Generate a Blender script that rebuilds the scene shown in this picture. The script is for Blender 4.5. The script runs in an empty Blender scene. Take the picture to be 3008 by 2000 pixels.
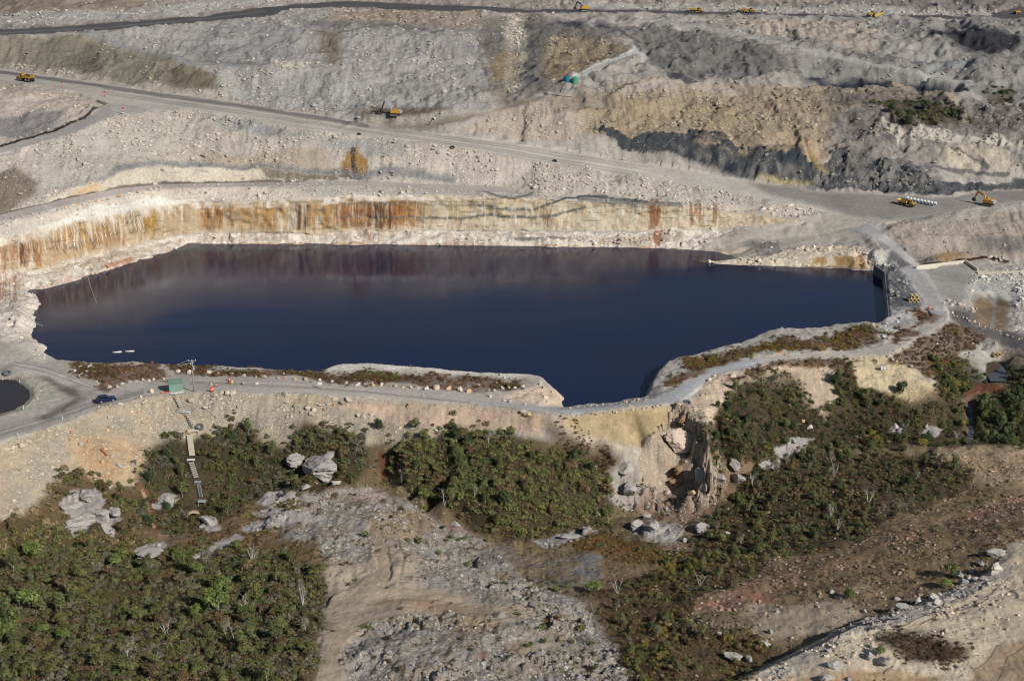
import bpy, bmesh, math, random
import numpy as np
from mathutils import Vector, Matrix
from mathutils.geometry import delaunay_2d_cdt

# ------------------------------------------------------------------ camera, sky, sun
S = bpy.context.scene
COL = S.collection
F, PITCH, ZC = 4440.0, math.radians(18), 132.0       # focal length in photo pixels, tilt, height above the lake
cam = bpy.data.cameras.new('camera'); co = bpy.data.objects.new('camera', cam); COL.objects.link(co)
co.location = (0, 0, ZC); co.rotation_euler = (math.pi/2 - PITCH, 0, 0)
cam.sensor_fit = 'HORIZONTAL'; cam.sensor_width = 36; cam.lens = 36*F/3008
cam.clip_start = 1; cam.clip_end = 6000
S.camera = co
SUN = Vector((0.62, -0.62, 0.56)).normalized()
W = bpy.data.worlds.new('World'); S.world = W; W.use_nodes = True
wn = W.node_tree.nodes; wl = W.node_tree.links
sky = wn.new('ShaderNodeTexSky'); sky.sky_type = 'NISHITA'; sky.sun_disc = False
sky.sun_elevation = math.asin(SUN.z); sky.sun_rotation = math.atan2(SUN.x, SUN.y)
sky.air_density = 1.0; sky.dust_density = 0.3
bg = wn['Background']; bg.inputs['Strength'].default_value = 0.06
wl.new(sky.outputs[0], bg.inputs[0])
sl = bpy.data.lights.new('sun', 'SUN'); sl.energy = 4.8; sl.angle = math.radians(0.5); sl.color = (1, 0.975, 0.935)
so = bpy.data.objects.new('sun', sl); COL.objects.link(so)
so.rotation_euler = (-SUN).to_track_quat('-Z', 'Y').to_euler(); so.location = (200, -200, 400)
S.view_settings.view_transform = 'Standard'; S.view_settings.look = 'None'
S.view_settings.exposure = 0.0; S.view_settings.gamma = 1
S.cycles.pixel_filter_type = 'BLACKMAN_HARRIS'; S.cycles.filter_width = 1.05
S.cycles.max_bounces = 4; S.cycles.diffuse_bounces = 2; S.cycles.glossy_bounces = 2
S.cycles.transmission_bounces = 2; S.cycles.transparent_max_bounces = 4

rng = np.random.default_rng(7); random.seed(7)
CT, ST = math.cos(PITCH), math.sin(PITCH)

# ------------------------------------------------------------------ helpers: numbers
def vhash(ix, iy, seed):
    h = (ix.astype(np.int64)*374761393 + iy.astype(np.int64)*668265263 + seed*974634777) & 0xffffffff
    h = ((h ^ (h >> 13))*1274126177) & 0xffffffff
    h = ((h ^ (h >> 16))*2246822519) & 0xffffffff
    return ((h ^ (h >> 15)) & 0xffff)/65535.0
def vnoise(x, y, seed=0):
    ix = np.floor(x); iy = np.floor(y); fx = x-ix; fy = y-iy
    fx = fx*fx*(3-2*fx); fy = fy*fy*(3-2*fy)
    ix = ix.astype(np.int64); iy = iy.astype(np.int64)
    a = vhash(ix, iy, seed); b = vhash(ix+1, iy, seed); c = vhash(ix, iy+1, seed); d = vhash(ix+1, iy+1, seed)
    return (a*(1-fx)+b*fx)*(1-fy)+(c*(1-fx)+d*fx)*fy - 0.5
def fbm(x, y, seed=0, octs=4, gain=0.5):
    r = 0; amp = 1
    for o in range(octs):
        r = r + amp*vnoise(x*2**o+17.3*o, y*2**o-9.1*o, seed+o); amp *= gain
    return r
def lin(c):
    c = np.asarray(c, float)/255.0
    return np.where(c <= 0.04045, c/12.92, ((c+0.055)/1.055)**2.4)
def ray(px, py):
    u = (px-1504)/F; v = (py-1000)/F
    return u, CT - v*ST, -ST - v*CT
def gp(px, py, z):                                   # point at height z seen along a survey line of sight
    dx, dy, dz = ray(px, py); t = (z-ZC)/dz
    return (dx*t, dy*t, z)

# ------------------------------------------------------------------ terrain survey: lines of (px, py, height)
ctrl = []
def dens(pts, step):
    out = []
    for a, b in zip(pts[:-1], pts[1:]):
        L = math.hypot(a[0]-b[0], a[1]-b[1]); n = max(1, int(L/step))
        for k in range(n): out.append(tuple(a[i]+(b[i]-a[i])*k/n for i in range(3)))
    out.append(tuple(pts[-1])); return out
def line(pts, step=5, shift=None, shifts=()):
    w = dens([gp(*p) for p in pts], step)
    ctrl.extend(w)
    for dx, dy, z in shifts: ctrl.extend([(x+dx, y+dy, z) for x, y, _ in w])
def wline(pts, step=8): ctrl.extend(dens(pts, step))
def gy(px, py, Y):                                   # the point at ground distance Y along a survey line of sight
    dx, dy, dz = ray(px, py); t = Y/dy; return (dx*t, Y, ZC+dz*t)
def yline(pts, step=5):                              # (px, py, distance)
    ctrl.extend(dens([gy(*p) for p in pts], step))
# beyond the frame
wline([(-700, 1300, 120), (700, 1300, 120)], 60); wline([(-600, 1000, 92), (0, 1000, 92), (600, 1000, 90)], 40)
wline([(-400, 860, 70), (0, 850, 70), (400, 860, 70)], 20)
wline([(-110, 150, 0), (110, 150, 6)], 10)
# upper road, both edges
line([(-400, 110, 58), (0, 86, 58), (300, 70, 58), (600, 46, 57.5), (800, 22, 57), (1000, 6, 57), (1300, 16, 56.5), (1650, 28, 56), (2000, 34, 55.5), (2300, 40, 55), (2500, 45, 55), (2800, 47, 55), (3060, 40, 55), (3500, 10, 56)])
line([(-400, 125, 58), (0, 102, 58), (300, 93, 57.8), (480, 80, 57.5), (650, 60, 57), (900, 28, 56.8), (1300, 32, 56.3), (1650, 40, 55.8), (2000, 42, 55.3), (2300, 48, 54.8), (2500, 53, 54.8), (2800, 56, 54.8), (3060, 52, 54.8), (3500, 30, 55.5)])
# slope breaks left of centre
line([(230, 100, 56.8), (330, 125, 54), (450, 160, 50.5), (560, 186, 48.5), (800, 193, 48)])
line([(560, 195, 47.8), (640, 228, 44.5), (660, 250, 42.5)])
line([(650, 100, 55), (800, 90, 55), (1000, 90, 54.6), (1300, 100, 53.8)])
line([(900, 72, 55.6), (1150, 72, 55.4), (1430, 88, 53.6)])
line([(900, 200, 47), (1100, 190, 46.5), (1300, 180, 46.5)])
line([(700, 270, 39), (1000, 300, 36.5), (1250, 320, 36)])
line([(1420, 90, 53), (1420, 170, 46.5), (1440, 250, 41.5), (1560, 290, 39)])
line([(1500, 60, 54), (1505, 160, 45.5), (1508, 265, 40)])
line([(1570, 80, 53), (1590, 160, 47.2), (1600, 240, 42.5)])
line([(1720, 90, 52.5), (1800, 125, 50.5), (1860, 145, 48.5)])
line([(1620, 240, 43.5), (1680, 238, 43.2), (1720, 232, 43.5), (1800, 190, 46), (1880, 160, 47.6)])
line([(1600, 285, 40), (1680, 275, 40), (1760, 262, 41)])
# haul road, back and front edges
HB = [(-300, 160, 47.5), (0, 204, 45.2), (100, 218, 44.8), (300, 246, 42.4), (500, 274, 39.6), (700, 302, 37), (900, 336, 34), (1100, 369, 31.4), (1300, 396, 28.8), (1500, 421, 25.6), (1700, 450, 21.8), (1900, 481, 18), (2100, 512, 15), (2300, 545, 12.2), (2440, 563, 11.2), (2600, 572, 11.3), (2750, 578, 11.5), (2850, 566, 12), (3060, 548, 13), (3400, 520, 15)]
HF = [(-300, 200, 47), (0, 240, 44.8), (100, 252, 44.4), (200, 264, 43.8), (320, 300, 41), (420, 318, 39.6), (560, 325, 38.2), (700, 347, 36.2), (900, 382, 33.2), (1100, 406, 30.8), (1300, 432, 28.2), (1500, 463, 24.3), (1800, 511, 17.5), (2000, 546, 14), (2250, 592, 10), (2400, 622, 8.6), (2520, 645, 8), (2600, 655, 8), (2720, 640, 9), (2850, 612, 10.8), (3060, 594, 12), (3400, 570, 14)]
line(HB); line(HF)
line([(1050, 338, 34.6), (1250, 335, 35.2), (1330, 322, 36.6)]); line([(1050, 352, 33.2), (1250, 350, 33.6)])
line([(1380, 372, 31), (1490, 310, 36.5), (1600, 295, 38.8)]); line([(1490, 330, 34.5), (1620, 380, 29.5)])
# tan hill and its hollow
line([(1640, 330, 35), (1750, 292, 38), (1830, 254, 40.6), (1950, 233, 41.6), (2150, 246, 40.2), (2350, 263, 38.6), (2560, 272, 37.6), (2790, 276, 37), (2900, 290, 35.5), (3060, 300, 35)], 4)
wline([(122, 628, 35), (150, 629, 34.5), (180, 631, 34)], 4)
line([(2380, 238, 38.6), (2560, 242, 37.8), (2780, 250, 37.2)], 4)
line([(1900, 190, 45.5), (2100, 205, 44), (2350, 215, 42)])
line([(1900, 100, 51.5), (2200, 125, 49.5), (2500, 175, 45.2), (2800, 230, 41), (3060, 250, 39.5)])
line([(1880, 62, 54), (2000, 78, 53.2), (2200, 108, 51), (2350, 138, 48.6), (2550, 165, 46.4)])
line([(2700, 70, 54), (2750, 95, 53.2), (2870, 95, 53.5), (3060, 90, 53.5)]); line([(2740, 118, 48.2), (2800, 135, 47.5), (2900, 150, 47)])
line([(2700, 108, 50.6), (2760, 112, 51.8)]); line([(2680, 160, 46.6), (2900, 180, 45.5), (3060, 190, 45)])
line([(1760, 372, 30), (2000, 400, 27), (2200, 430, 24.5), (2350, 430, 24.5), (2480, 440, 23.5), (2700, 470, 20.5), (2900, 500, 18), (3060, 500, 18)], 4)
line([(1780, 392, 28), (2000, 425, 25), (2200, 470, 20.5), (2400, 492, 18.5), (2560, 500, 18), (2700, 522, 16), (2900, 540, 14.6)], 4)
line([(1860, 440, 22.5), (2100, 490, 17.5), (2300, 525, 14.2), (2500, 548, 13), (2700, 562, 12.3)])
line([(2560, 340, 32), (2750, 345, 32), (2900, 345, 32), (3060, 350, 31.5)]); line([(2560, 400, 27.2), (2800, 405, 27), (3060, 425, 25.6)])
line([(2740, 440, 23.5), (2850, 410, 27), (2950, 450, 23), (2990, 505, 17.4)])
# small road on the left and slope under it
line([(-300, 500, 27), (0, 428, 32.8), (100, 402, 34.6), (200, 372, 36.8), (320, 315, 40.9)]); line([(-300, 525, 26.6), (0, 450, 32), (100, 424, 33.8), (200, 396, 36), (340, 338, 39.8)])
line([(-200, 300, 41), (0, 285, 43.2), (120, 285, 43), (250, 305, 41.6)])
# pit wall foot, crest, bench outer and inner edges, cut above the bench: each set back from the one below
WF = [(-200, 880, 3), (0, 802, 3.2), (60, 798, 3.2), (110, 788, 3.2), (250, 752, 3.2), (300, 742, 3.2), (420, 704, 3.4), (500, 688, 3.4), (600, 680, 3.4), (900, 682, 3.4), (1200, 679, 3.4), (1500, 677, 3.4), (2000, 677, 3.2), (2200, 668, 4), (2370, 660, 6.2)]
line(WF, 2.5)
fpx = [q[0] for q in WF]; fY = [gp(*q)[1] for q in WF]
def foot(px): return float(np.interp(px, fpx, fY))
def setback(pts, d, step): yline([(x, y, foot(x)+d) for x, y in pts], step)
setback([(-200, 770), (0, 702), (60, 690), (180, 664), (300, 636), (420, 608), (500, 599), (600, 592), (800, 585), (1000, 578), (1300, 575), (1500, 578), (1700, 588), (2000, 602), (2200, 634), (2370, 648)], 3.5, 2.5)
setback([(-300, 715), (0, 654), (100, 629), (200, 604), (350, 573), (480, 553), (700, 549), (1000, 546), (1300, 560), (1500, 568), (1750, 577), (2000, 592), (2200, 620)], 8.5, 3)
setback([(-300, 690), (0, 628), (200, 580), (330, 554), (470, 539), (700, 536), (1000, 531), (1150, 534), (1300, 542), (1500, 550)], 17, 3)
setback([(110, 592), (200, 560), (300, 522), (400, 492), (560, 488), (700, 492), (850, 510)], 19.5, 3)
# far and left shore of the lake (waterline), bed in front of it
line([(97, 850, .1), (120, 845, .1), (255, 811, .1), (370, 776, .1), (480, 746, .1), (560, 714, .1), (700, 713, .1), (1000, 717, .1), (1300, 719, .1), (1600, 723, .1), (1900, 728, .1), (2040, 735, .1), (2085, 745, .1)], 3, shifts=[(1, -4, -3.4)])
line([(560, 702, 1.6), (700, 700, 1.8), (1000, 704, 1.7), (1300, 705, 1.7), (1600, 709, 1.7), (1900, 713, 1.5)], 3)
line([(480, 735, 1.4), (370, 762, 1.6), (255, 796, 1.8), (130, 833, 1.6)], 3)
line([(97, 850, .1), (112, 880, .1), (102, 925, .1), (90, 965, .1), (108, 995, .1), (135, 1020, .1)], 2.5, shifts=[(4, 0, -3.4)])
line([(60, 850, 1.8), (60, 900, 2.2), (50, 960, 2.4), (85, 1010, 2.4)], 3)
# near shore: bank top, then down behind it into the water
NB = [(135, 1036, 2.2), (165, 1052, 2.4), (220, 1060, 2.6), (350, 1064, 2.6), (560, 1070, 2.6), (700, 1076, 2.6), (900, 1087, 2.4), (942, 1088, 2.2), (965, 1072, 2.4), (1000, 1066, 2.6), (1075, 1062, 2.8), (1150, 1070, 2.7), (1400, 1088, 2.7), (1560, 1097, 2.7), (1595, 1106, 2.7), (1630, 1138, 2.5)]
line(NB, 3, shifts=[(0.3, 3.5, -1.6)])
line([(1630, 1138, 2.5), (1645, 1170, 1.6), (1655, 1196, .3)], 2, shifts=[(3.5, 1.2, -1.8)])
line([(1660, 1197, .2), (1780, 1185, .2), (1890, 1170, .2)], 2.5, shifts=[(0, 4, -1.8)])
line([(1905, 1160, 1.8), (1915, 1120, 3.2), (1935, 1085, 3.4), (1965, 1058, 3.2), (2060, 1036, 3), (2150, 1014, 2.8), (2260, 974, 3), (2330, 958, 3.6), (2390, 962, 3), (2470, 950, 2.6), (2590, 938, 2.4)], 2.5, shifts=[(-1.6, 3.8, -1.8)])
line([(1905, 1160, 1.8), (1915, 1120, 3.2), (1935, 1085, 3.4)], 2, shifts=[(-4, 1, -1.8)])
# lake bed
for x in range(220, 2560, 90):
    for y in (800, 840, 890, 950, 1010):
        if not ((x < 360 and y < 880) or (x < 700 and y < 840) or (x > 1900 and y < 840) or (x > 2150 and y < 880) or (x > 2200 and y > 940) or (x > 2000 and y > 990)): ctrl.append(gp(x, y, -4.5))
for x in (1750, 1800, 1850):
    for y in (1070, 1130): ctrl.append(gp(x, y, -4.5))
# ramp, beach, spit on the right
line([(2085, 745, .1), (2210, 722, 1.2), (2300, 700, 3), (2400, 690, 4.2), (2500, 668, 6.5)])
line([(2100, 700, 2.4), (2300, 672, 4.4), (2480, 645, 7.8)])
line([(2040, 768, .15), (2200, 756, 1.6), (2400, 728, 3.6), (2540, 733, 4.6), (2565, 745, 4.8)], 3)
line([(2045, 771, .1), (2200, 779, .1), (2380, 785, .1), (2550, 788, .1), (2585, 797, .1)], 3, shifts=[(0, -3.5, -2)])
line([(2240, 762, 1.7), (2400, 755, 2.8), (2545, 758, 3.8)], 3)
line([(2100, 752, -1), (2180, 742, -.6)], 4)
# lake end wall, area right of it
line([(2602, 800, 2.6), (2606, 860, 2.6), (2612, 925, 2.6)], 2, shifts=[(-1.6, 0, -2.2)])
line([(2620, 800, 3.2), (2640, 860, 3), (2650, 920, 3)]); line([(2560, 690, 7), (2620, 730, 6), (2680, 775, 4.4), (2740, 840, 3), (2790, 930, 2.6)])
line([(2600, 1045, 2.8), (2700, 985, 2.6), (2770, 950, 2.4)]); line([(2440, 1030, 3), (2250, 1052, 3.2), (2100, 1085, 3.4), (2010, 1150, 3.4), (1950, 1185, 3.4)])
line([(2690, 792, 1.6), (2840, 776, 1), (2870, 802, .6), (3060, 806, .4)]); line([(2690, 770, .6), (2830, 758, 0), (3060, 775, -.4)])
line([(2600, 690, 6.5), (2700, 690, 6.8), (2900, 690, 6.4), (3060, 680, 7)]); line([(2640, 655, 9), (2800, 635, 9.6), (3060, 625, 10)])
line([(2650, 740, 3.6), (2750, 745, 3), (2830, 735, 2.8)])
line([(2880, 850, .4), (3060, 830, 0)]); line([(2860, 905, -.6), (2930, 900, -1.4), (2960, 900, -.6), (3060, 900, 1)]); line([(2930, 990, -1.2), (2950, 980, -.8), (3060, 1010, -1)])
line([(2780, 925, 1.4), (2880, 985, -.2), (2980, 1035, -.8), (3060, 1060, -1)]); line([(2720, 905, 2.6), (2760, 900, 2.4), (2860, 890, .6)])
# right-hand valley: pond and creek
line([(2890, 1030, -2.4), (2940, 1050, -4.4), (3000, 1060, -3.4)]); line([(2905, 1065, -5.2), (2945, 1065, -5.2), (2950, 1110, -5.4), (2915, 1115, -5.4)], 2)
line([(2850, 1165, -7), (2850, 1240, -8.2), (2850, 1300, -9.2)], 3); line([(2880, 1130, -5.2), (3008, 1140, -4)]); line([(2870, 1170, -5), (2885, 1290, -7.5)])
line([(2900, 1170, -3.6), (3060, 1160, -2.6)]); line([(2900, 1290, -6.4), (3060, 1285, -5)]); line([(2830, 1130, -4.6), (2830, 1290, -7.8)])
line([(2800, 1010, .4), (2880, 1030, -1.6)]); line([(2780, 1060, -1), (2830, 1100, -3.4)]); line([(2600, 1085, 1.6), (2700, 1115, .2), (2740, 1115, -.4)])
line([(2450, 1120, 0), (2600, 1150, -2.2), (2740, 1180, -3.6)]); line([(2450, 1240, -6), (2600, 1260, -7), (2760, 1270, -7.6)])
# embankment under the lakeside road
line([(-300, 1400, 4), (0, 1296, 4), (200, 1238, 4), (300, 1200, 4), (420, 1172, 4), (520, 1154, 4), (700, 1154, 3.9), (1100, 1168, 3.6), (1250, 1176, 3.6), (1400, 1188, 3.5), (1600, 1218, 3.5), (1660, 1219, 3.5), (1900, 1200, 3.5), (1990, 1184, 3.5)], 3)
line([(0, 1090, 3.2), (120, 1090, 3.2), (270, 1110, 3.2), (500, 1105, 3.2), (800, 1105, 3.1), (1200, 1130, 3), (1540, 1145, 3)])
line([(1560, 1150, 2.8), (1620, 1165, 2.2)]); line([(1500, 1185, 3.3), (1640, 1203, 3.4), (1780, 1194, 3.4), (1890, 1180, 3.4), (1960, 1150, 3.4)], 3)
line([(-100, 1102, 2.4), (50, 1106, 2.4), (96, 1145, 2.4), (98, 1172, 2.4), (70, 1206, 2.4), (-100, 1252, 2.4)], 3)
line([(-100, 1126, 1.1), (40, 1128, 1.1), (76, 1152, 1.1), (76, 1172, 1.1), (50, 1192, 1.1), (-100, 1230, 1.1)], 3); line([(-100, 1170, .8), (30, 1165, .8)], 4)
line([(-200, 1640, -10), (0, 1520, -7), (60, 1500, -7), (200, 1450, -7), (330, 1455, -8), (430, 1400, -7.2), (450, 1300, -4.2), (560, 1290, -4), (720, 1260, -3), (850, 1300, -4.2), (1090, 1300, -3.6), (1250, 1288, -1.6), (1400, 1262, -.6), (1600, 1262, 0.2)])
line([(1560, 1225, 2.9), (1600, 1290, -1.4), (1760, 1330, -4), (1820, 1360, -5.4)])
line([(1660, 1258, 1), (1760, 1292, -1), (1880, 1322, -2.8), (1940, 1272, 0), (1985, 1240, 1.6)], 2.5)
line([(500, 1480, -13), (620, 1470, -12.8), (860, 1430, -12.2)]); line([(480, 1400, -8.6), (620, 1380, -8), (760, 1350, -7), (860, 1330, -5.8), (1050, 1340, -6)])
line([(880, 1400, -7.4), (960, 1412, -7.6), (1010, 1390, -7)], 2, shifts=[(0, -1.2, -11.2)])
line([(1120, 1330, -5.4), (1130, 1420, -12.6)], 3); line([(1180, 1340, -4.4), (1300, 1330, -3.6), (1500, 1350, -4), (1680, 1380, -6)])
line([(1180, 1420, -10), (1300, 1460, -9.6), (1480, 1490, -10), (1640, 1490, -10.6), (1780, 1470, -10)])
line([(1180, 1462, -14), (1300, 1528, -15.4), (1440, 1580, -16), (1560, 1572, -15.8), (1700, 1556, -15.2), (1800, 1520, -14), (1900, 1500, -13.6)], 4)
# gorge
line([(2015, 1195, 3.4), (2060, 1245, 2.6), (2085, 1310, .6), (2085, 1370, -2.6)], 2); line([(2005, 1235, 1.0), (2020, 1290, -2.2), (2030, 1345, -4.6)], 2); line([(1985, 1222, 1), (1990, 1275, -3), (1965, 1325, -6.5)], 2)
line([(1950, 1310, -4), (2000, 1330, -4.5), (2050, 1370, -6.5), (2060, 1430, -9.2)], 3); line([(1890, 1340, -5), (1920, 1380, -8), (1960, 1400, -9)], 3)
line([(1980, 1440, -11.6), (2080, 1450, -11.6), (2120, 1470, -12.2)], 3); line([(2120, 1330, -6.6), (2140, 1400, -10.6), (2130, 1440, -11.6)], 3)
line([(1980, 1500, -13), (2080, 1505, -12.8)]); line([(1800, 1380, -6.4), (1880, 1400, -8)]); line([(1810, 1490, -12.2), (1890, 1470, -11.4)])
line([(2080, 1200, 2.6), (2150, 1130, 2.6), (2260, 1080, 2.6), (2420, 1065, 2.6)]); line([(2100, 1280, -1.6), (2250, 1250, -2.2), (2400, 1260, -4.6)]); line([(2180, 1330, -5.6), (2330, 1310, -6), (2450, 1310, -7.4)])
line([(2200, 1390, -10.4), (2140, 1470, -12.6)]); line([(2230, 1400, -10), (2330, 1350, -9), (2500, 1340, -8.6), (2700, 1340, -8)]); line([(2160, 1500, -11.8), (2300, 1480, -9.4), (2500, 1450, -7.6), (2700, 1400, -5.4)])
line([(2560, 1310, -7.6), (2760, 1312, -5.6), (2860, 1312, -4.6), (3060, 1312, -3)], 4)
line([(2850, 1400, -3.8), (3060, 1400, -2)]); line([(2250, 1600, -10), (2440, 1600, -7.6), (2600, 1520, -6), (2860, 1440, -4)])
# foreground
line([(600, 1500, -12.6), (760, 1470, -11.6), (960, 1440, -10.8), (1080, 1440, -11), (1190, 1480, -13), (1300, 1540, -14.6), (1440, 1600, -15.6)])
line([(1480, 1605, -15.8), (1620, 1590, -14.8), (1800, 1600, -14), (2000, 1620, -12.6)]); line([(1300, 1640, -13.6), (1500, 1690, -13.6), (1700, 1720, -12.6), (1800, 1700, -12.4)])
line([(0, 1600, -12), (200, 1600, -13), (400, 1600, -14), (560, 1570, -13.4)]); line([(-200, 1800, -8), (0, 1780, -9), (300, 1780, -10), (600, 1760, -9.4), (900, 1740, -8.4)])
line([(-200, 2000, -4), (0, 2000, -4), (300, 2000, -4), (600, 2000, -3.4), (1000, 2000, -2.4), (1500, 2000, -1), (1900, 2000, -2), (2200, 2000, -1), (2600, 2000, 1), (3200, 2000, 4)])
line([(-100, 2250, 1), (1500, 2250, 3), (3100, 2250, 7)])
line([(1000, 1600, -8.6), (1110, 1560, -9.4), (1220, 1640, -9), (1350, 1720, -8.6), (1500, 1760, -8)], 4); line([(1100, 1620, -8.6), (1120, 1700, -7.6)]); line([(1200, 1660, -8)]*2)
line([(980, 1780, -6.6), (1150, 1760, -7.4), (1350, 1770, -7.6)]); line([(1100, 1835, -4.4), (1200, 1805, -4.2), (1330, 1795, -4.2), (1450, 1815, -4.8), (1560, 1860, -4.6)], 4)
line([(1250, 1880, -2.6), (1400, 1890, -2.4)]); line([(1600, 1780, -7.6), (1700, 1800, -8), (1800, 1900, -5.8)]); line([(1800, 1760, -10.6), (1900, 1800, -9.4), (2000, 1900, -6)])
line([(2000, 1740, -9), (2200, 1720, -6.6), (2450, 1650, -5), (2700, 1560, -4), (3060, 1450, -2)]); line([(2100, 1850, -5), (2300, 1800, -4), (2600, 1720, -2.6), (2850, 1620, -1.6)])
line([(2130, 1990, -4), (2280, 1930, -3.8), (2430, 1855, -3.0), (2530, 1805, -2.6), (2700, 1760, -1.6), (2850, 1700, -.4), (2930, 1640, 0), (2960, 1590, .4), (3060, 1540, 1)], 3, shifts=[])
line([(2160, 1995, -.9), (2310, 1938, -.7), (2450, 1866, .2), (2550, 1818, .6), (2720, 1772, .8), (2880, 1710, 1), (2970, 1640, 1.4), (3060, 1570, 2)], 3)
line([(2550, 1920, 1.4), (2800, 1850, 2.2), (3060, 1750, 3)])

pts = np.array(ctrl); 
key = np.round(pts[:, :2]/0.4).astype(int); _, ui = np.unique(key, axis=0, return_index=True); pts = pts[np.sort(ui)]
res = delaunay_2d_cdt([Vector((p[0], p[1])) for p in pts], [], [], 0, 1e-5)
tv = np.array([tuple(v) for v in res[0]]); tz = np.array([pts[o[0], 2] if o else 0 for o in res[3]])
tri = np.array([f for f in res[2] if len(f) == 3])

# ------------------------------------------------------------------ terrain grid: fans of u = X/Y, rows of Y
def rows():
    y = 180.0; out = []
    while y < 1250:
        out.append(y)
        y += .42 if y < 330 else .55 if y < 462 else .17 if y < 532 else .35 if y < 545 else .6 if y < 640 else 1.0 if y < 800 else 3 if y < 900 else 8
    return np.array(out)
YR = rows(); UC = np.linspace(-.405, .405, 940)
NR, NC = len(YR), len(UC); DU = UC[1]-UC[0]
GZ = np.full((NR, NC), np.nan)
for t in tri:
    x, y, z = tv[t, 0], tv[t, 1], tz[t]
    r0, r1 = np.searchsorted(YR, y.min()-1e-6), np.searchsorted(YR, y.max()+1e-6)
    if r1 <= r0: continue
    uu = [xx/yy for xx in (x.min(), x.max()) for yy in (max(y.min(), 100), max(y.max(), 100))]
    c0 = max(0, int((min(uu)-UC[0])/DU)); c1 = min(NC, int((max(uu)-UC[0])/DU)+2)
    if c1 <= c0: continue
    YY = YR[r0:r1, None]; XX = UC[None, c0:c1]*YY; YY = YY+0*XX
    d = (y[1]-y[2])*(x[0]-x[2])+(x[2]-x[1])*(y[0]-y[2])
    if abs(d) < 1e-9: continue
    a = ((y[1]-y[2])*(XX-x[2])+(x[2]-x[1])*(YY-y[2]))/d; b = ((y[2]-y[0])*(XX-x[2])+(x[0]-x[2])*(YY-y[2]))/d; c = 1-a-b
    m = (a > -1e-5) & (b > -1e-5) & (c > -1e-5)
    sub = GZ[r0:r1, c0:c1]; sub[m] = (a*z[0]+b*z[1]+c*z[2])[m]
for _ in range(3000):                                # fill what lies outside the hull
    bad = np.isnan(GZ)
    if not bad.any(): break
    g = GZ.copy()
    g[:, 1:][bad[:, 1:]] = GZ[:, :-1][bad[:, 1:]]; b2 = np.isnan(g); g[:, :-1][b2[:, :-1]] = GZ[:, 1:][b2[:, :-1]]
    b2 = np.isnan(g); g[1:][b2[1:]] = GZ[:-1][b2[1:]]; b2 = np.isnan(g); g[:-1][b2[:-1]] = GZ[1:][b2[:-1]]
    GZ = g
GY = np.repeat(YR[:, None], NC, 1); GX = GY*UC[None, :]
def survey(x, y, z):                                 # where a ground point falls on the survey photograph
    zz = z-ZC; dep = y*CT - zz*ST; up = y*ST + zz*CT
    return 1504+F*x/dep, 1000-F*up/dep
def blur(a, n):
    for _ in range(n):
        a = np.concatenate([a[:1], (a[:-2]+2*a[1:-1]+a[2:])/4, a[-1:]], 0)
        a = np.concatenate([a[:, :1], (a[:, :-2]+2*a[:, 1:-1]+a[:, 2:])/4, a[:, -1:]], 1)
    return a
GZ = blur(GZ, 3)
PX, PY = survey(GX, GY, GZ)

# ------------------------------------------------------------------ what the ground is made of
# albedo with some shade painted in, loose-stone amount, rock-face amount, roughness of relief and road class, surveyed as outlines in photo pixels
NN = NR*NC
fx, fy, wx, wy = PX.ravel(), PY.ravel(), GX.ravel(), GY.ravel()
n1 = fbm(wx/9, wy/9, 11, 4); n2 = fbm(wx/9, wy/9, 31, 4); n3 = fbm(wx/2.2, wy/2.2, 51, 3); n4 = fbm(wx/2.2, wy/2.2, 71, 3)
AL = np.tile(lin((168, 160, 151)), (NN, 1)); RUB = np.full(NN, .35); CLF = np.zeros(NN); ROU = np.ones(NN); CLS = np.zeros(NN, int); VEG = np.zeros(NN)
RIL = np.full(NN, .5); CRG = np.zeros(NN); SOFT = [(.35, -.2), (-.3, .3), (.1, .6), (-.65, -.1), (.6, .35), (-.2, -.65), (.9, -.5), (-.9, .5), (0, 0)]
def inside(poly, warp, soft=4):
    p = np.array(poly, float)
    m0 = np.where((fx > p[:, 0].min()-25) & (fx < p[:, 0].max()+25) & (fy > p[:, 1].min()-15) & (fy < p[:, 1].max()+15))[0]
    x0 = fx[m0]+warp*(n1[m0]*22+n3[m0]*7); y0 = fy[m0]+warp*(n2[m0]*11+n4[m0]*4)
    tot = np.zeros(len(m0))
    kk = SOFT if soft > 5 else SOFT[:3]
    for ox, oy in kk:
        c = np.zeros(len(m0), bool); x = x0+ox*soft*1.3; y = y0+oy*soft*.8
        for (xa, ya), (xb, yb) in zip(p, np.roll(p, -1, 0)):
            if ya == yb: continue
            c ^= ((ya > y) != (yb > y)) & (x < (xb-xa)*(y-ya)/(yb-ya)+xa)
        tot += c/len(kk)
    return m0, tot
def put(m0, a, col, rub=None, clf=None, rou=None, ril=None, cls=None, crg=None):
    if col is not None: AL[m0] = AL[m0]*(1-a[:, None])+lin(col)*a[:, None]
    for arr, v in ((RUB, rub), (CLF, clf), (ROU, rou), (RIL, ril), (CRG, crg)):
        if v is not None: arr[m0] = arr[m0]*(1-a)+v*a
    if cls is not None: CLS[m0[a > .5]] = cls
def zone(col, poly, rub=None, clf=None, rou=None, ril=None, cls=None, warp=1.0, op=1.0, mott=0, crg=None, soft=None):
    m0, a = inside(poly, warp, soft if soft is not None else 3 if (cls or clf) else 13)
    if mott: a = a*np.clip(.5+mott*(n3[m0]+n2[m0]*.6), 0, 1)
    put(m0, a*op, col, rub, clf, rou, ril, cls, crg); return m0, a
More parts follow.
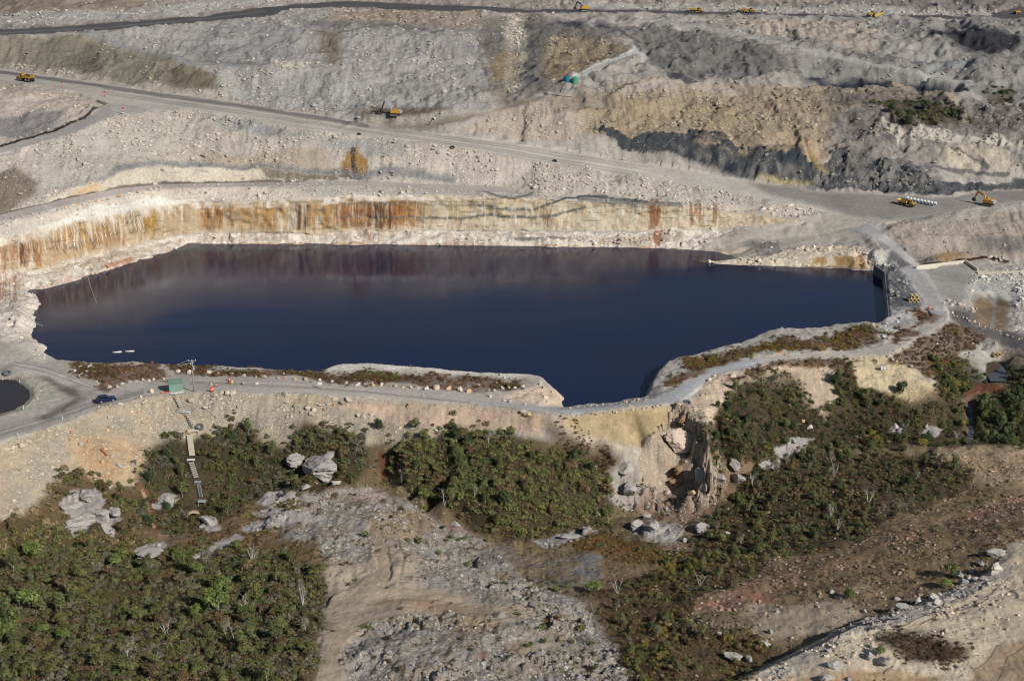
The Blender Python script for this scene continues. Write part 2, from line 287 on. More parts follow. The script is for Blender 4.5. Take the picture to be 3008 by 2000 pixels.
def stroke(col, w, pts, op=1.0, warp=.6, **k):
    p = np.array(pts, float)
    m0 = np.where((fx > p[:, 0].min()-w-15) & (fx < p[:, 0].max()+w+15) & (fy > p[:, 1].min()-w-12) & (fy < p[:, 1].max()+w+12))[0]
    x = fx[m0]+warp*(n1[m0]*10+n3[m0]*5); y = fy[m0]+warp*(n2[m0]*6+n4[m0]*3)
    best = np.full(len(m0), 1e9)
    for a, b in zip(p[:-1], p[1:]):
        d = b-a; t = np.clip(((x-a[0])*d[0]+(y-a[1])*d[1])/(d@d+1e-9), 0, 1)
        best = np.minimum(best, np.hypot(x-a[0]-t*d[0], y-a[1]-t*d[1]))
    a = np.clip((w/2+1.2-best)/2.4, 0, 1)*op
    put(m0, a, col, **k); return m0, a
G = 1.0
# lake bed stays low
put(*inside([(110, 860), (270, 820), (490, 755), (570, 722), (1900, 737), (2080, 770), (2590, 805), (2600, 930), (2300, 955), (2000, 1040), (1880, 1100), (1890, 1160), (1670, 1190), (1640, 1110), (1400, 1085), (1070, 1055), (940, 1080), (350, 1060), (150, 1040)], 0), (60, 50, 40), .1, rou=.1, ril=0)
# far slopes
zone((162, 151, 141), [(-900, -400), (3900, -400), (3900, 46), (2000, 36), (1300, 22), (1000, 8), (600, 44), (-900, 170)], .5)
zone((142, 126, 110), [(-60, -80), (440, -60), (420, 22), (200, 40), (-60, 45)], .3, op=.8)
zone((124, 120, 117), [(1950, -60), (3060, -60), (3060, 24), (2700, 30), (2100, 18)], .6, op=.85)
zone((158, 146, 135), [(2080, -40), (2480, -40), (2450, 18), (2150, 16)], .3)
zone((172, 169, 163), [(-60, 60), (200, 40), (430, 26), (620, 8), (1000, -18), (1000, 4), (760, 12), (600, 38), (300, 62), (-60, 88)], .7)
# country below the upper road
zone((164, 160, 154), [(230, 95), (480, 82), (620, 65), (800, 55), (1000, 38), (1350, 33), (1420, 60), (1405, 130), (1440, 240), (1420, 320), (1250, 350), (1050, 350), (900, 330), (660, 292), (640, 230), (560, 190), (450, 160), (330, 122)], .55, ril=1.0)
zone((168, 165, 160), [(590, 205), (760, 195), (950, 220), (1100, 260), (1000, 320), (880, 325), (660, 288)], .8)
zone((150, 148, 146), [(600, 75), (820, 70), (900, 150), (860, 190), (640, 180), (540, 160)], .35, op=.6)
zone((136, 124, 110), [(905, 88), (985, 82), (1010, 130), (1000, 185), (960, 192), (930, 150), (935, 110)], .4, ril=1.2)
zone((162, 146, 130), [(980, 32), (1150, 26), (1400, 34), (1425, 72), (1360, 86), (1100, 74), (960, 62)], .6)
zone((104, 101, 98), [(870, 62), (960, 64), (1150, 76), (1420, 90), (1425, 98), (1150, 86), (960, 76), (870, 76)], .2, op=.8)  # dark road strip, with its shadow line painted into the colour
stroke((156, 154, 151), 14, [(235, 98), (330, 124), (450, 162), (560, 184), (700, 190), (830, 186)], rou=.3)
stroke((120, 118, 116), 5, [(480, 160), (600, 180), (760, 190), (860, 186)], op=.6)
stroke((118, 116, 113), 16, [(760, 200), (768, 240), (755, 290)], op=.6)
stroke((122, 119, 114), 26, [(960, 230), (950, 280), (965, 310)], op=.6)
zone((190, 185, 172), [(800, 185), (900, 178), (930, 198), (830, 202)], 1)
zone((134, 126, 111), [(-300, 112), (100, 106), (240, 104), (280, 122), (400, 150), (550, 186), (640, 226), (658, 284), (500, 262), (300, 240), (200, 230), (100, 212), (-300, 160)], .4, ril=1.0)
zone((108, 101, 92), [(205, 170), (260, 135), (290, 140), (285, 190), (300, 215), (230, 225), (200, 205)], .35, warp=1.5)
zone((112, 102, 84), [(500, 200), (600, 215), (650, 262), (560, 265), (480, 245)], .3, op=.8)
zone((190, 182, 165), [(590, 272), (670, 272), (672, 288), (590, 282)], 1)
# drain and mounds right of centre
zone((126, 119, 111), [(1410, 62), (1560, 48), (1720, 70), (1860, 140), (1800, 172), (1690, 226), (1600, 275), (1560, 285), (1435, 275)], .5)
zone((112, 109, 106), [(1530, 72), (1630, 80), (1640, 130), (1600, 250), (1530, 262), (1535, 160)], .35, ril=1.0)
zone((116, 111, 107), [(1415, 80), (1470, 95), (1465, 150), (1425, 180), (1405, 120)], .35)
zone((146, 130, 106), [(1620, 108), (1780, 128), (1845, 150), (1690, 215), (1605, 245), (1590, 170)], .75, ril=.9)
zone((140, 122, 92), [(1440, 190), (1490, 150), (1490, 230), (1450, 240)], .5)
zone((190, 180, 162), [(1480, 30), (1540, 34), (1540, 150), (1528, 262), (1488, 270), (1500, 160), (1484, 90)], 1.2, warp=.7)
zone((120, 102, 72), [(1508, 150), (1524, 150), (1516, 255), (1500, 255)], .5)
for p in ([(1612, 58), (1690, 56), (1722, 72), (1705, 86), (1645, 78)], [(1752, 76), (1782, 74), (1790, 100), (1765, 104)], [(1792, 78), (1820, 82), (1812, 112), (1790, 106)]): zone((76, 77, 82), p, .3, warp=.5)
zone((122, 119, 115), [(1820, 90), (1900, 75), (2000, 90), (2230, 128), (2330, 185), (2300, 215), (2150, 236), (2000, 225), (1900, 190), (1870, 130)], .35, ril=1.0)
zone((142, 139, 134), [(2330, 150), (2560, 185), (2800, 235), (3060, 250), (3060, 290), (2900, 290), (2780, 262), (2380, 240), (2320, 215)], .4)
zone((146, 142, 137), [(1990, 60), (2300, 52), (2750, 60), (3060, 56), (3060, 250), (2900, 244), (2560, 178), (2350, 140), (2200, 106)], .5)
zone((180, 167, 153), [(2050, 54), (2450, 62), (2600, 92), (2570, 150), (2440, 130), (2250, 100), (2130, 80)], .5, ril=.9)
zone((162, 157, 150), [(2560, 105), (2720, 100), (2860, 160), (2760, 175), (2600, 165)], .3)
zone((96, 94, 92), [(2720, 85), (2800, 75), (2880, 85), (2960, 110), (2940, 150), (2860, 168), (2790, 130), (2740, 110)], .3, op=.75)
zone((150, 150, 146), [(2650, 215), (2760, 170), (2880, 178), (2850, 190), (2720, 225)], .3)
stroke((176, 172, 166), 15, [(1885, 58), (2000, 76), (2200, 108), (2350, 146), (2550, 184), (2800, 236), (2900, 250)], rou=.25)
stroke((202, 197, 189), 18, [(1690, 232), (1760, 198), (1830, 170), (1872, 154), (1862, 138)], rou=.1, rub=.1, ril=0, warp=.35); stroke((202, 197, 189), 12, [(1872, 154), (1896, 168), (1886, 180)], rou=.1, rub=.1, warp=.35); stroke((120, 96, 64), 4, [(1610, 240), (1690, 205), (1780, 170), (1840, 150)], op=.7)
zone((56, 60, 68), [(2365, 232), (2420, 236), (2440, 246), (2480, 240), (2600, 243), (2700, 243), (2760, 236), (2792, 255), (2780, 271), (2700, 269), (2620, 272), (2560, 270), (2400, 262), (2370, 248)], .2, warp=.6)  # near-black band filling the hollow behind the crest
zone((180, 162, 130), [(2610, 250), (2650, 245), (2690, 268), (2640, 271)], 1.2, warp=.5)
zone((62, 62, 64), [(2745, 98), (2800, 82), (2850, 84), (2930, 95), (3008, 125), (2960, 150), (2900, 172), (2850, 150), (2800, 125), (2760, 112)], .25, warp=1.2)  # shadowed side of the mound, painted dark into the ground colour
# tan hill
zone((166, 148, 125), [(1620, 385), (1690, 330), (1750, 292), (1830, 256), (1950, 233), (2150, 246), (2380, 262), (2600, 272), (2790, 276), (2850, 330), (2800, 400), (2600, 425), (2400, 472), (2200, 432), (1900, 400), (1750, 405)], .75, ril=1.0)
zone((146, 128, 104), [(1760, 300), (2300, 280), (2750, 300), (2600, 420), (2200, 420), (1800, 390)], mott=2.5, op=.7)
zone((178, 163, 150), [(1830, 262), (1950, 236), (2150, 248), (2180, 270), (2000, 270), (1880, 285), (1800, 300)], .2)
zone((166, 148, 116), [(1800, 320), (2000, 300), (2200, 350), (2250, 380), (2100, 380), (1850, 350)], .8, op=.5)
zone((122, 113, 104), [(2400, 275), (2780, 278), (2800, 320), (2650, 330), (2420, 310)], .4, ril=1.0)
zone((138, 131, 124), [(2450, 330), (2640, 320), (3060, 300), (3060, 430), (2800, 405), (2600, 470), (2460, 460), (2420, 400)], .7, crg=1.2); zone((96, 92, 90), [(2420, 300), (3060, 290), (3060, 520), (2700, 470), (2480, 440)], mott=3, op=.6)
zone((188, 180, 168), [(2560, 345), (2650, 385), (2740, 385), (2900, 400), (3060, 420), (3060, 448), (2750, 412), (2640, 420)], .8, clf=.25, crg=1.4)
zone((180, 165, 149), [(1350, 385), (1480, 318), (1600, 292), (1640, 340), (1720, 335), (1700, 425), (1560, 420)], .7, ril=.8)
zone((150, 138, 122), [(1600, 290), (1760, 262), (1800, 290), (1700, 330), (1630, 335)], .6)
# coal seam
zone((70, 72, 75), [(1735, 368), (1850, 393), (1990, 398), (2060, 392), (2200, 432), (2350, 430), (2380, 480), (2440, 478), (2470, 440), (2600, 470), (2690, 500), (2720, 535), (2880, 542), (3060, 522), (3060, 548), (2850, 566), (2700, 572), (2560, 566), (2420, 556), (2250, 528), (2000, 470), (1850, 438)], .45, warp=1.6, crg=1.5, soft=5)
zone((52, 57, 65), [(2000, 430), (2200, 485), (2290, 515), (2260, 530), (2080, 496), (1950, 455)], .3, warp=1.3)
zone((56, 60, 67), [(2260, 425), (2350, 425), (2360, 470), (2290, 480)], .2, warp=1.2); zone((60, 64, 70), [(2520, 500), (2620, 470), (2700, 500), (2720, 520), (2560, 520)], .3)
zone((118, 116, 112), [(1900, 420), (2200, 470), (2400, 500), (2700, 510), (2900, 535), (2700, 560), (2420, 545), (2100, 500)], mott=3, op=.8, rub=.7); zone((160, 144, 120), [(1990, 395), (2200, 432), (2350, 430), (2340, 450), (2200, 455), (2050, 425)], mott=4, op=.9)
zone((120, 116, 112), [(2480, 430), (2700, 470), (2760, 520), (2600, 540), (2440, 490)], mott=3, op=.8)
zone((172, 158, 120), [(2200, 522), (2300, 525), (2390, 540), (2380, 552), (2260, 540)], .5)
zone((150, 130, 92), [(2350, 420), (2390, 440), (2440, 500), (2420, 510), (2380, 470)], .5); stroke((108, 60, 30), 5, [(2362, 405), (2385, 460), (2400, 490)], op=.7)
zone((192, 180, 160), [(2740, 435), (2790, 412), (2860, 414), (2940, 445), (2985, 500), (2955, 520), (2900, 490), (2850, 510), (2790, 500)], .5)
zone((150, 142, 134), [(2610, 440), (2680, 400), (2740, 430), (2760, 500), (2700, 490)], .5)
# tipping lines and rills down the spoil
def rills(x0, x1, y0, y1, n, cols, lean=0, ln=(18, 70)):
    for _ in range(n):
        x = random.uniform(x0, x1); y = random.uniform(y0, y1); L_ = random.uniform(*ln); dx = lean*L_+random.uniform(-.25, .25)*L_
        stroke(random.choice(cols), random.uniform(1.5, 5), [(x, y), (x+dx*.5+random.uniform(-4, 4), y+L_*.5), (x+dx, min(y+L_, y1+20))], op=random.uniform(.2, .55), warp=.7)
rills(600, 1400, 80, 300, 130, [(126, 122, 118), (112, 108, 104), (182, 178, 170), (142, 130, 116)]); rills(1800, 2400, 255, 360, 110, [(132, 114, 92), (118, 102, 84), (186, 168, 142)], .25); rills(2050, 2560, 56, 120, 60, [(140, 130, 120), (190, 178, 162), (120, 112, 106)], -.1, (12, 40))
rills(20, 640, 110, 250, 70, [(104, 98, 86), (150, 140, 122), (116, 100, 80)], .15); rills(1860, 2330, 95, 215, 80, [(96, 94, 93), (138, 134, 130)], -.15); rills(1440, 1860, 100, 270, 60, [(104, 100, 96), (150, 136, 112)], .1); rills(2400, 3000, 280, 480, 70, [(106, 100, 96), (168, 160, 150), (92, 90, 90)])
stroke((104, 100, 97), 5, [(930, 92), (1000, 96), (1120, 80), (1300, 92)], op=.7); stroke((110, 106, 102), 6, [(1410, 95), (1404, 150), (1430, 230)], op=.7, warp=1); stroke((96, 94, 92), 6, [(1640, 130), (1600, 200), (1590, 260)], op=.6, warp=1); stroke((92, 76, 58), 4, [(1600, 235), (1700, 190), (1810, 150)], op=.7)
stroke((82, 82, 84), 7, [(1815, 95), (1850, 110), (1900, 130)], op=.7); stroke((62, 64, 70), 16, [(1960, 218), (2000, 226), (2040, 236)], op=.8, warp=1); stroke((100, 97, 95), 5, [(2050, 205), (2150, 225), (2300, 212), (2360, 225)], op=.6); stroke((104, 102, 100), 6, [(2440, 150), (2560, 165), (2680, 172), (2800, 178)], op=.7, warp=1)
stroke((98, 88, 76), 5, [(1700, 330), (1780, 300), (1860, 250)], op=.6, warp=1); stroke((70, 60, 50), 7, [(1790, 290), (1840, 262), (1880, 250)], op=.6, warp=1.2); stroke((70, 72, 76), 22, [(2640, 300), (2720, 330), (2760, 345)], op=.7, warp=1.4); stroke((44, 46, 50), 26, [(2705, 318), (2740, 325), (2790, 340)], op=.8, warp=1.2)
stroke((70, 70, 74), 9, [(2790, 430), (2850, 450), (2900, 500)], op=.7, warp=1.3); stroke((60, 62, 66), 10, [(2740, 500), (2860, 510), (2960, 520)], op=.7, warp=1.3); stroke((80, 78, 78), 14, [(2980, 300), (2920, 340), (2960, 380)], op=.6, warp=1.4)
# haul road and the slopes under it
zone((178, 168, 156), [(-300, 480), (0, 450), (200, 396), (340, 338), (560, 322), (700, 348), (1100, 408), (1500, 465), (1800, 512), (2100, 560), (2250, 600), (2000, 590), (1500, 562), (1100, 535), (480, 542), (0, 630), (-300, 700)], .85, ril=.8)
zone((166, 160, 148), [(120, 420), (480, 350), (600, 380), (480, 470), (250, 540), (100, 560)], .9, op=.6)
zone((124, 113, 98), [(-60, 520), (60, 500), (110, 530), (105, 580), (30, 618), (-60, 630)], .5)
zone((150, 148, 146), [(600, 338), (800, 362), (900, 402), (800, 402), (690, 382)], .9)
zone((156, 141, 122), [(560, 450), (700, 455), (960, 440), (1000, 528), (850, 522), (600, 480)], .5, op=.7)
zone((150, 148, 144), [(900, 395), (1200, 420), (1180, 470), (960, 440)], 1, op=.7)
zone((150, 116, 72), [(1008, 445), (1038, 430), (1064, 462), (1066, 512), (1010, 522)], 1.0, warp=1.2, soft=4); zone((96, 70, 44), [(1018, 440), (1050, 436), (1062, 512), (1012, 520)], mott=4, soft=3, op=.7); stroke((48, 38, 30), 14, [(1033, 435), (1035, 470), (1040, 500)], warp=1, op=.8); stroke((60, 46, 36), 7, [(1000, 518), (1060, 520)], op=.8)
zone((98, 102, 106), [(200, 548), (380, 488), (480, 478), (700, 484), (900, 498), (1060, 500), (1150, 496), (1350, 512), (1345, 532), (1180, 530), (1000, 520), (800, 506), (600, 496), (450, 494), (330, 520)], .4, warp=1.2, op=.75)
zone((190, 180, 162), [(100, 608), (150, 580), (210, 552), (300, 532), (400, 500), (560, 494), (720, 500), (860, 516), (860, 530), (600, 532), (475, 536), (330, 552), (200, 580), (110, 606)], .3, clf=.55, warp=.6)
zone((176, 144, 100), [(215, 560), (280, 535), (300, 545), (290, 562), (220, 578)], .3, op=.7)
zone((96, 88, 76), [(760, 505), (1000, 520), (1000, 530), (780, 530)], .3, clf=.6, op=.8)
zone((182, 168, 155), [(-300, 220), (0, 244), (200, 265), (290, 290), (310, 308), (240, 345), (150, 385), (0, 424), (-300, 490)], .6)
zone((130, 126, 124), [(-60, 350), (100, 335), (195, 330), (150, 385), (60, 408), (-60, 410)], .5)
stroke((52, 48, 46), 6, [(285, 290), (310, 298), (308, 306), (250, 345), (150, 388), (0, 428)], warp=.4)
zone((172, 165, 158), [(-300, 515), (0, 432), (180, 382), (260, 348), (315, 300), (480, 312), (560, 320), (340, 342), (200, 398), (0, 452), (-300, 530)], .1, rou=.15, ril=0, cls=1, warp=.3)
HRP = [(p[0], p[1]) for p in HB]+[(p[0], p[1]) for p in reversed(HF)]
zone((188, 179, 168), HRP, .08, rou=.12, ril=0, cls=1, warp=.45)
zone((142, 136, 128), [(2180, 528), (2300, 545), (2440, 563), (2600, 572), (2750, 578), (2850, 566), (3060, 548), (3400, 520), (3400, 580), (3060, 592), (2850, 610), (2720, 638), (2600, 650), (2520, 640), (2400, 606), (2250, 570)], .1, warp=.8)
stroke((112, 109, 107), 10, [(-300, 178), (0, 212), (100, 226), (300, 254), (500, 283), (700, 310), (900, 342), (1080, 370)], op=.85, warp=.4)
for o, cc_ in ((8, (146, 138, 130)), (14, (150, 142, 132)), (19, (202, 193, 181)), (24, (152, 143, 133)), (30, (148, 139, 129)), (36, (200, 190, 178))): stroke(cc_, 3, [(300, 246+o), (700, 303+o), (1100, 368+o*.8), (1500, 420+o), (1900, 480+o*1.4)], op=.6, warp=.3)
zone((176, 164, 152), [(0, 192), (100, 204), (300, 232), (660, 286), (900, 322), (900, 334), (700, 300), (300, 245), (0, 203)], .9, op=.8)
# excavator bench and its ramp
zone((112, 98, 84), [(1060, 328), (1150, 322), (1260, 322), (1320, 325), (1320, 334), (1260, 340), (1100, 342), (1050, 340)], .4)
zone((172, 162, 150), [(1100, 343), (1290, 338), (1290, 355), (1180, 366), (1080, 362)], .6)
zone((134, 123, 110), [(1110, 368), (1280, 362), (1330, 345), (1440, 330), (1520, 298), (1600, 285), (1600, 292), (1500, 318), (1440, 335), (1330, 368), (1240, 386)], .15, rou=.2, warp=.5)
zone((136, 124, 110), [(1370, 260), (1440, 265), (1500, 290), (1490, 312), (1450, 285)], .2)
zone((84, 72, 62), [(1125, 345), (1165, 345), (1150, 365), (1130, 365)], .3, op=.7); zone((84, 74, 66), [(1045, 342), (1085, 342), (1080, 356), (1050, 356)], .3, op=.7)
# upper road
zone((184, 181, 173), [(1700, 12), (2000, 20), (2300, 28), (2500, 32), (2800, 36), (2930, 36), (2930, 46), (2800, 47), (2500, 45), (2300, 40), (2000, 34), (1720, 29)], .9, rou=.4, warp=.4)
zone((96, 93, 92), [(-400, 112), (0, 88), (300, 71), (600, 47), (800, 18), (1000, 4), (1200, 12), (1500, 26), (1650, 29), (2000, 35), (2300, 41), (2500, 46), (2800, 48), (2900, 46), (2990, 20), (3200, 20), (3200, 54), (2800, 57), (2500, 53), (2300, 48), (2000, 43), (1650, 41), (1300, 33), (960, 24), (850, 32), (800, 50), (650, 60), (480, 80), (250, 95), (0, 103), (-400, 126)], .08, rou=.12, ril=0, cls=2, warp=.45)
stroke((122, 120, 118), 4, [(0, 97), (300, 83), (600, 56), (780, 34)], op=.7, warp=.3)
# bench and rock face over the lake
zone((196, 184, 170), [(-300, 715), (0, 655), (200, 606), (350, 574), (480, 554), (700, 550), (1000, 547), (1300, 562), (1550, 572), (1900, 588), (2200, 612), (2330, 600), (2420, 625), (2380, 645), (2200, 640), (2000, 606), (1600, 584), (1200, 580), (800, 588), (600, 594), (420, 612), (180, 668), (0, 706), (-300, 770)], .9, rou=.6)
zone((208, 202, 190), [(100, 668), (300, 600), (480, 580), (600, 585), (420, 612), (200, 660), (110, 690)], .4, clf=.2)
zone((150, 146, 138), [(900, 545), (1250, 552), (1420, 568), (1400, 580), (1100, 578), (900, 570)], .6, op=.6)
zone((184, 170, 148), [(-200, 770), (0, 704), (60, 692), (180, 666), (300, 638), (420, 610), (600, 594), (800, 587), (1000, 580), (1300, 577), (1500, 580), (1700, 590), (2000, 602), (2200, 634), (2370, 648), (2330, 662), (2200, 668), (2000, 675), (1500, 675), (1200, 678), (900, 683), (600, 679), (500, 689), (420, 705), (300, 743), (250, 753), (110, 789), (60, 799), (0, 803), (-200, 880)], .1, clf=1, rou=.4, ril=0, cls=5, warp=.5)
zone((178, 166, 150), [(250, 660), (420, 615), (560, 605), (560, 660), (420, 690), (300, 720)], .1, op=.7)
zone((192, 182, 162), [(1300, 600), (1900, 605), (2150, 640), (1900, 660), (1400, 660)], .1, op=.6)
zone((172, 148, 116), [(100, 680), (420, 612), (575, 596), (570, 680), (420, 704), (250, 752), (100, 790)], op=.8, warp=.5)
zone((182, 160, 128), [(575, 596), (900, 588), (1230, 582), (1230, 676), (900, 682), (580, 680)], op=.8, warp=.5); zone((176, 158, 126), [(1230, 582), (1500, 580), (1950, 600), (2150, 640), (1500, 640), (1230, 650)], op=.7, mott=2)
zone((142, 108, 70), [(590, 600), (1230, 590), (1230, 672), (590, 674)], op=.75, mott=2.2); zone((148, 116, 80), [(20, 705), (180, 672), (420, 620), (420, 690), (110, 785), (20, 795)], op=.7, mott=2.2)
RUST, DK = (122, 70, 36), (70, 44, 30)
def stain(x0, x1, y0, y1, c, n, wmin=3, wmax=14, op=.75):
    c = tuple(.66*q+.34*w_ for q, w_ in zip(c, (120, 100, 84))); wmin, wmax = wmin*.4, wmax*.55
    for _ in range(int(n*3)):
        x = random.uniform(x0, x1); a = y0+random.uniform(0, 1)**2*34; b = y1-random.uniform(0, 1)**1.5*48
        stroke(c, random.uniform(wmin, wmax), [(x, a), (x+random.uniform(-3, 3), (a+b)/2), (x+random.uniform(-4, 4), b)], op=op*random.uniform(.5, 1), warp=.35)
stain(590, 690, 600, 665, (176, 112, 44), 10); stain(640, 680, 605, 660, RUST, 3); stain(690, 860, 595, 668, (196, 150, 80), 12); stain(860, 910, 590, 672, DK, 5, 6, 16); stain(905, 990, 595, 665, (190, 140, 66), 10)
stain(990, 1180, 588, 672, (124, 62, 26), 22, 5, 18); stain(1100, 1150, 590, 672, DK, 5, 6, 16); stain(1160, 1250, 592, 660, (180, 120, 50), 10)
stain(1250, 1900, 610, 668, (196, 156, 88), 34, 3, 10, .5); stain(1905, 1945, 585, 676, (128, 70, 36), 7, 6, 18); stain(2025, 2060, 592, 664, (134, 74, 38), 7, 4, 10); stain(2090, 2104, 596, 664, (134, 80, 46), 3, 4, 8)
stain(1590, 1620, 600, 668, RUST, 3, 3, 8); stain(1950, 2300, 610, 664, (190, 152, 90), 16, 3, 9, .5)
stain(25, 120, 700, 790, (166, 98, 36), 9, 4, 10); stain(55, 72, 704, 780, (88, 46, 24), 4, 5, 9, .9); stain(96, 112, 700, 770, (140, 74, 30), 3, 4, 8); stain(160, 185, 672, 745, (150, 84, 32), 3, 4, 8)
stain(185, 320, 650, 730, (178, 128, 50), 10, 4, 14); stain(410, 455, 615, 690, (182, 134, 40), 7, 5, 14); stain(-60, 20, 720, 800, (140, 86, 42), 10, 4, 12)
for k in range(22): x = 125+k*14+random.uniform(-4, 4); y = 672-(x-125)*.16; stroke((226, 214, 192), 2.5, [(x, y), (x+4, y+35), (x+7, y+66-k)], op=.8, warp=.15)
SEAM = (92, 94, 92)
stroke(SEAM, 7, [(1220, 642), (1350, 640), (1440, 632), (1550, 640), (1620, 632), (1720, 608)], warp=.8); stroke(SEAM, 8, [(1400, 603), (1480, 612), (1560, 618), (1610, 600), (1660, 580), (1720, 574), (1800, 582), (1900, 594)], warp=.8)
stroke((104, 106, 104), 12, [(1700, 584), (1800, 592), (1900, 598), (2000, 606)], warp=1, op=.8); stroke(SEAM, 4, [(1000, 638), (1100, 640), (1220, 642)], op=.7); stroke((90, 90, 86), 6, [(1000, 600), (1200, 602), (1400, 603)], op=.6)
stroke((86, 88, 90), 6, [(190, 722), (230, 722), (275, 700)], warp=.4); stroke((92, 92, 92), 9, [(1400, 558), (1500, 580), (1560, 570)], op=.8, warp=1)
stroke((96, 80, 60), 3, [(700, 598), (860, 590), (1000, 592), (1200, 596), (1400, 590)], op=.6)
zone((178, 167, 158), [(-300, 690), (0, 629), (200, 581), (330, 555), (470, 540), (700, 537), (1000, 532), (1150, 535), (1300, 543), (1500, 551), (1500, 567), (1300, 559), (1000, 545), (700, 548), (480, 552), (350, 572), (200, 603), (0, 653), (-300, 715)], .1, rou=.1, ril=0, cls=4, warp=.2)
stroke((84, 72, 62), 5, [(-300, 690), (0, 628), (200, 580), (330, 554), (470, 539), (700, 535), (900, 531)], op=.85, warp=.15)
zone((204, 194, 180), [(-60, 690), (60, 690), (180, 664), (300, 636), (420, 608), (600, 592), (800, 585), (1000, 580), (1300, 580), (1300, 592), (1000, 600), (800, 608), (600, 612), (420, 634), (300, 662), (180, 690), (0, 728)], mott=2.6, soft=3, clf=.5)
for k in range(60):
    x = random.uniform(560, 2150); y = random.uniform(596, 668); L_ = random.uniform(20, 110); stroke(random.choice([(84, 70, 54), (104, 90, 70), (96, 88, 78)]), random.uniform(1.2, 3.0), [(x, y), (x+L_*.5, y+random.uniform(-4, 4)), (x+L_, y+random.uniform(-5, 5))], op=random.uniform(.2, .6), warp=.8)
for k in range(26):
    x = random.uniform(20, 540); y = 790-(x*.19)-random.uniform(15, 85); L_ = random.uniform(15, 60); stroke((126, 108, 86), random.uniform(1.0, 2.0), [(x, y), (x+L_, y-L_*.2+random.uniform(-6, 6))], op=.4, warp=.9)
# white ledge at the waterline
zone((214, 203, 188), [(-100, 890), (0, 806), (60, 800), (110, 791), (250, 755), (300, 745), (420, 708), (500, 692), (600, 682), (900, 686), (1200, 681), (1500, 678), (2000, 678), (2150, 672), (2100, 702), (2040, 740), (1500, 728), (1000, 722), (560, 718), (480, 752), (255, 816), (120, 850), (140, 900), (120, 960), (160, 1050), (100, 1010), (0, 940), (-100, 930)], .6, rou=1.25, clf=.2, warp=.6, crg=.9)
zone((178, 160, 140), [(-100, 890), (60, 800), (300, 745), (500, 692), (600, 682), (900, 686), (1200, 681), (1500, 678), (2000, 678), (2100, 700), (2040, 740), (1000, 722), (560, 718), (480, 752), (255, 816), (120, 850), (60, 900)], mott=3, op=.7)
zone((176, 160, 140), [(130, 800), (300, 748), (420, 712), (560, 690), (560, 700), (430, 725), (300, 770), (150, 820)], .3, op=.8)
stroke((160, 92, 46), 12, [(300, 786), (340, 774), (385, 758)], op=.7, warp=1.2)
stroke((150, 96, 44), 4, [(97, 851), (255, 812), (480, 747), (560, 715), (1000, 719), (1600, 725), (1900, 730), (2040, 737)], op=.75, warp=.3)
stain(640, 1100, 686, 716, (186, 130, 56), 12, 4, 10, .5); stain(1905, 1945, 680, 728, (150, 82, 40), 5, 8, 16, .8); stain(1060, 1120, 688, 716, (120, 66, 32), 3, 5, 9)
stroke((110, 110, 108), 8, [(1510, 698), (1580, 702), (1660, 700)], warp=1, op=.8)
zone((160, 150, 138), [(0, 850), (80, 880), (60, 960), (120, 1040), (0, 1000)], .5, op=.5)
stain(-40, 60, 800, 900, (150, 96, 54), 10, 3, 9, .6)
# ramp, beach, spit and the right shore
zone((178, 168, 155), [(2080, 705), (2200, 672), (2330, 660), (2440, 632), (2560, 655), (2560, 692), (2400, 724), (2300, 732), (2210, 724), (2100, 728)], .2, rou=.4)
zone((164, 152, 134), [(2070, 734), (2150, 728), (2215, 722), (2225, 742), (2170, 756), (2080, 764)], .05, rou=.1, warp=.5)
zone((110, 108, 104), [(2150, 715), (2200, 708), (2300, 722), (2280, 732), (2200, 722)], .8)
zone((206, 190, 168), [(2035, 770), (2200, 752), (2400, 726), (2540, 733), (2570, 748), (2585, 798), (2550, 790), (2380, 787), (2200, 781)], .8, clf=.2)
zone((158, 130, 90), [(2340, 766), (2450, 756), (2545, 762), (2560, 790), (2400, 786)], .3, clf=.5, mott=2)
stroke((110, 78, 48), 5, [(2360, 785), (2470, 788), (2560, 791)], op=.8)
zone((156, 144, 132), [(2560, 692), (2600, 655), (2760, 630), (3060, 625), (3060, 760), (2900, 752), (2760, 780), (2690, 785), (2640, 745)], .45, ril=.8)
zone((98, 94, 92), [(2620, 740), (2690, 745), (2760, 765), (2700, 785), (2650, 760)], .4, op=.8); zone((100, 96, 94), [(2830, 690), (2960, 700), (3060, 690), (3060, 740), (2900, 735)], .5, op=.7)
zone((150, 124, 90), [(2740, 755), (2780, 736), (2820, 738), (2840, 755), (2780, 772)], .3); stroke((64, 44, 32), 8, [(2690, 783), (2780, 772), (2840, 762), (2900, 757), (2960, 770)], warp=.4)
zone((150, 146, 138), [(2640, 640), (2760, 600), (2870, 640), (2850, 655), (2700, 660)], .2, op=.6)
zone((186, 182, 172), [(2560, 745), (2580, 740), (2640, 790), (2660, 830), (2600, 800), (2570, 790)], 1)
zone((94, 95, 98), [(2604, 795), (2660, 790), (2730, 850), (2690, 905), (2625, 925), (2612, 920)], .6)
zone((170, 168, 164), [(2570, 955), (2620, 900), (2680, 900), (2670, 940), (2600, 1000), (2580, 970)], .7)
zone((146, 143, 137), [(2680, 790), (2840, 775), (2872, 803), (2880, 850), (2865, 905), (2780, 890), (2720, 850)], .2, rou=.25)
zone((184, 181, 172), [(2870, 806), (3060, 804), (3060, 880), (2960, 900), (2882, 850)], 1.4, rou=.7); zone((170, 166, 158), [(2960, 900), (3060, 870), (3060, 1010), (2960, 988), (2950, 950)], 1.4, rou=1.3)
zone((190, 186, 178), [(2845, 830), (2880, 810), (2885, 900), (2860, 925), (2840, 905)], 1.4)
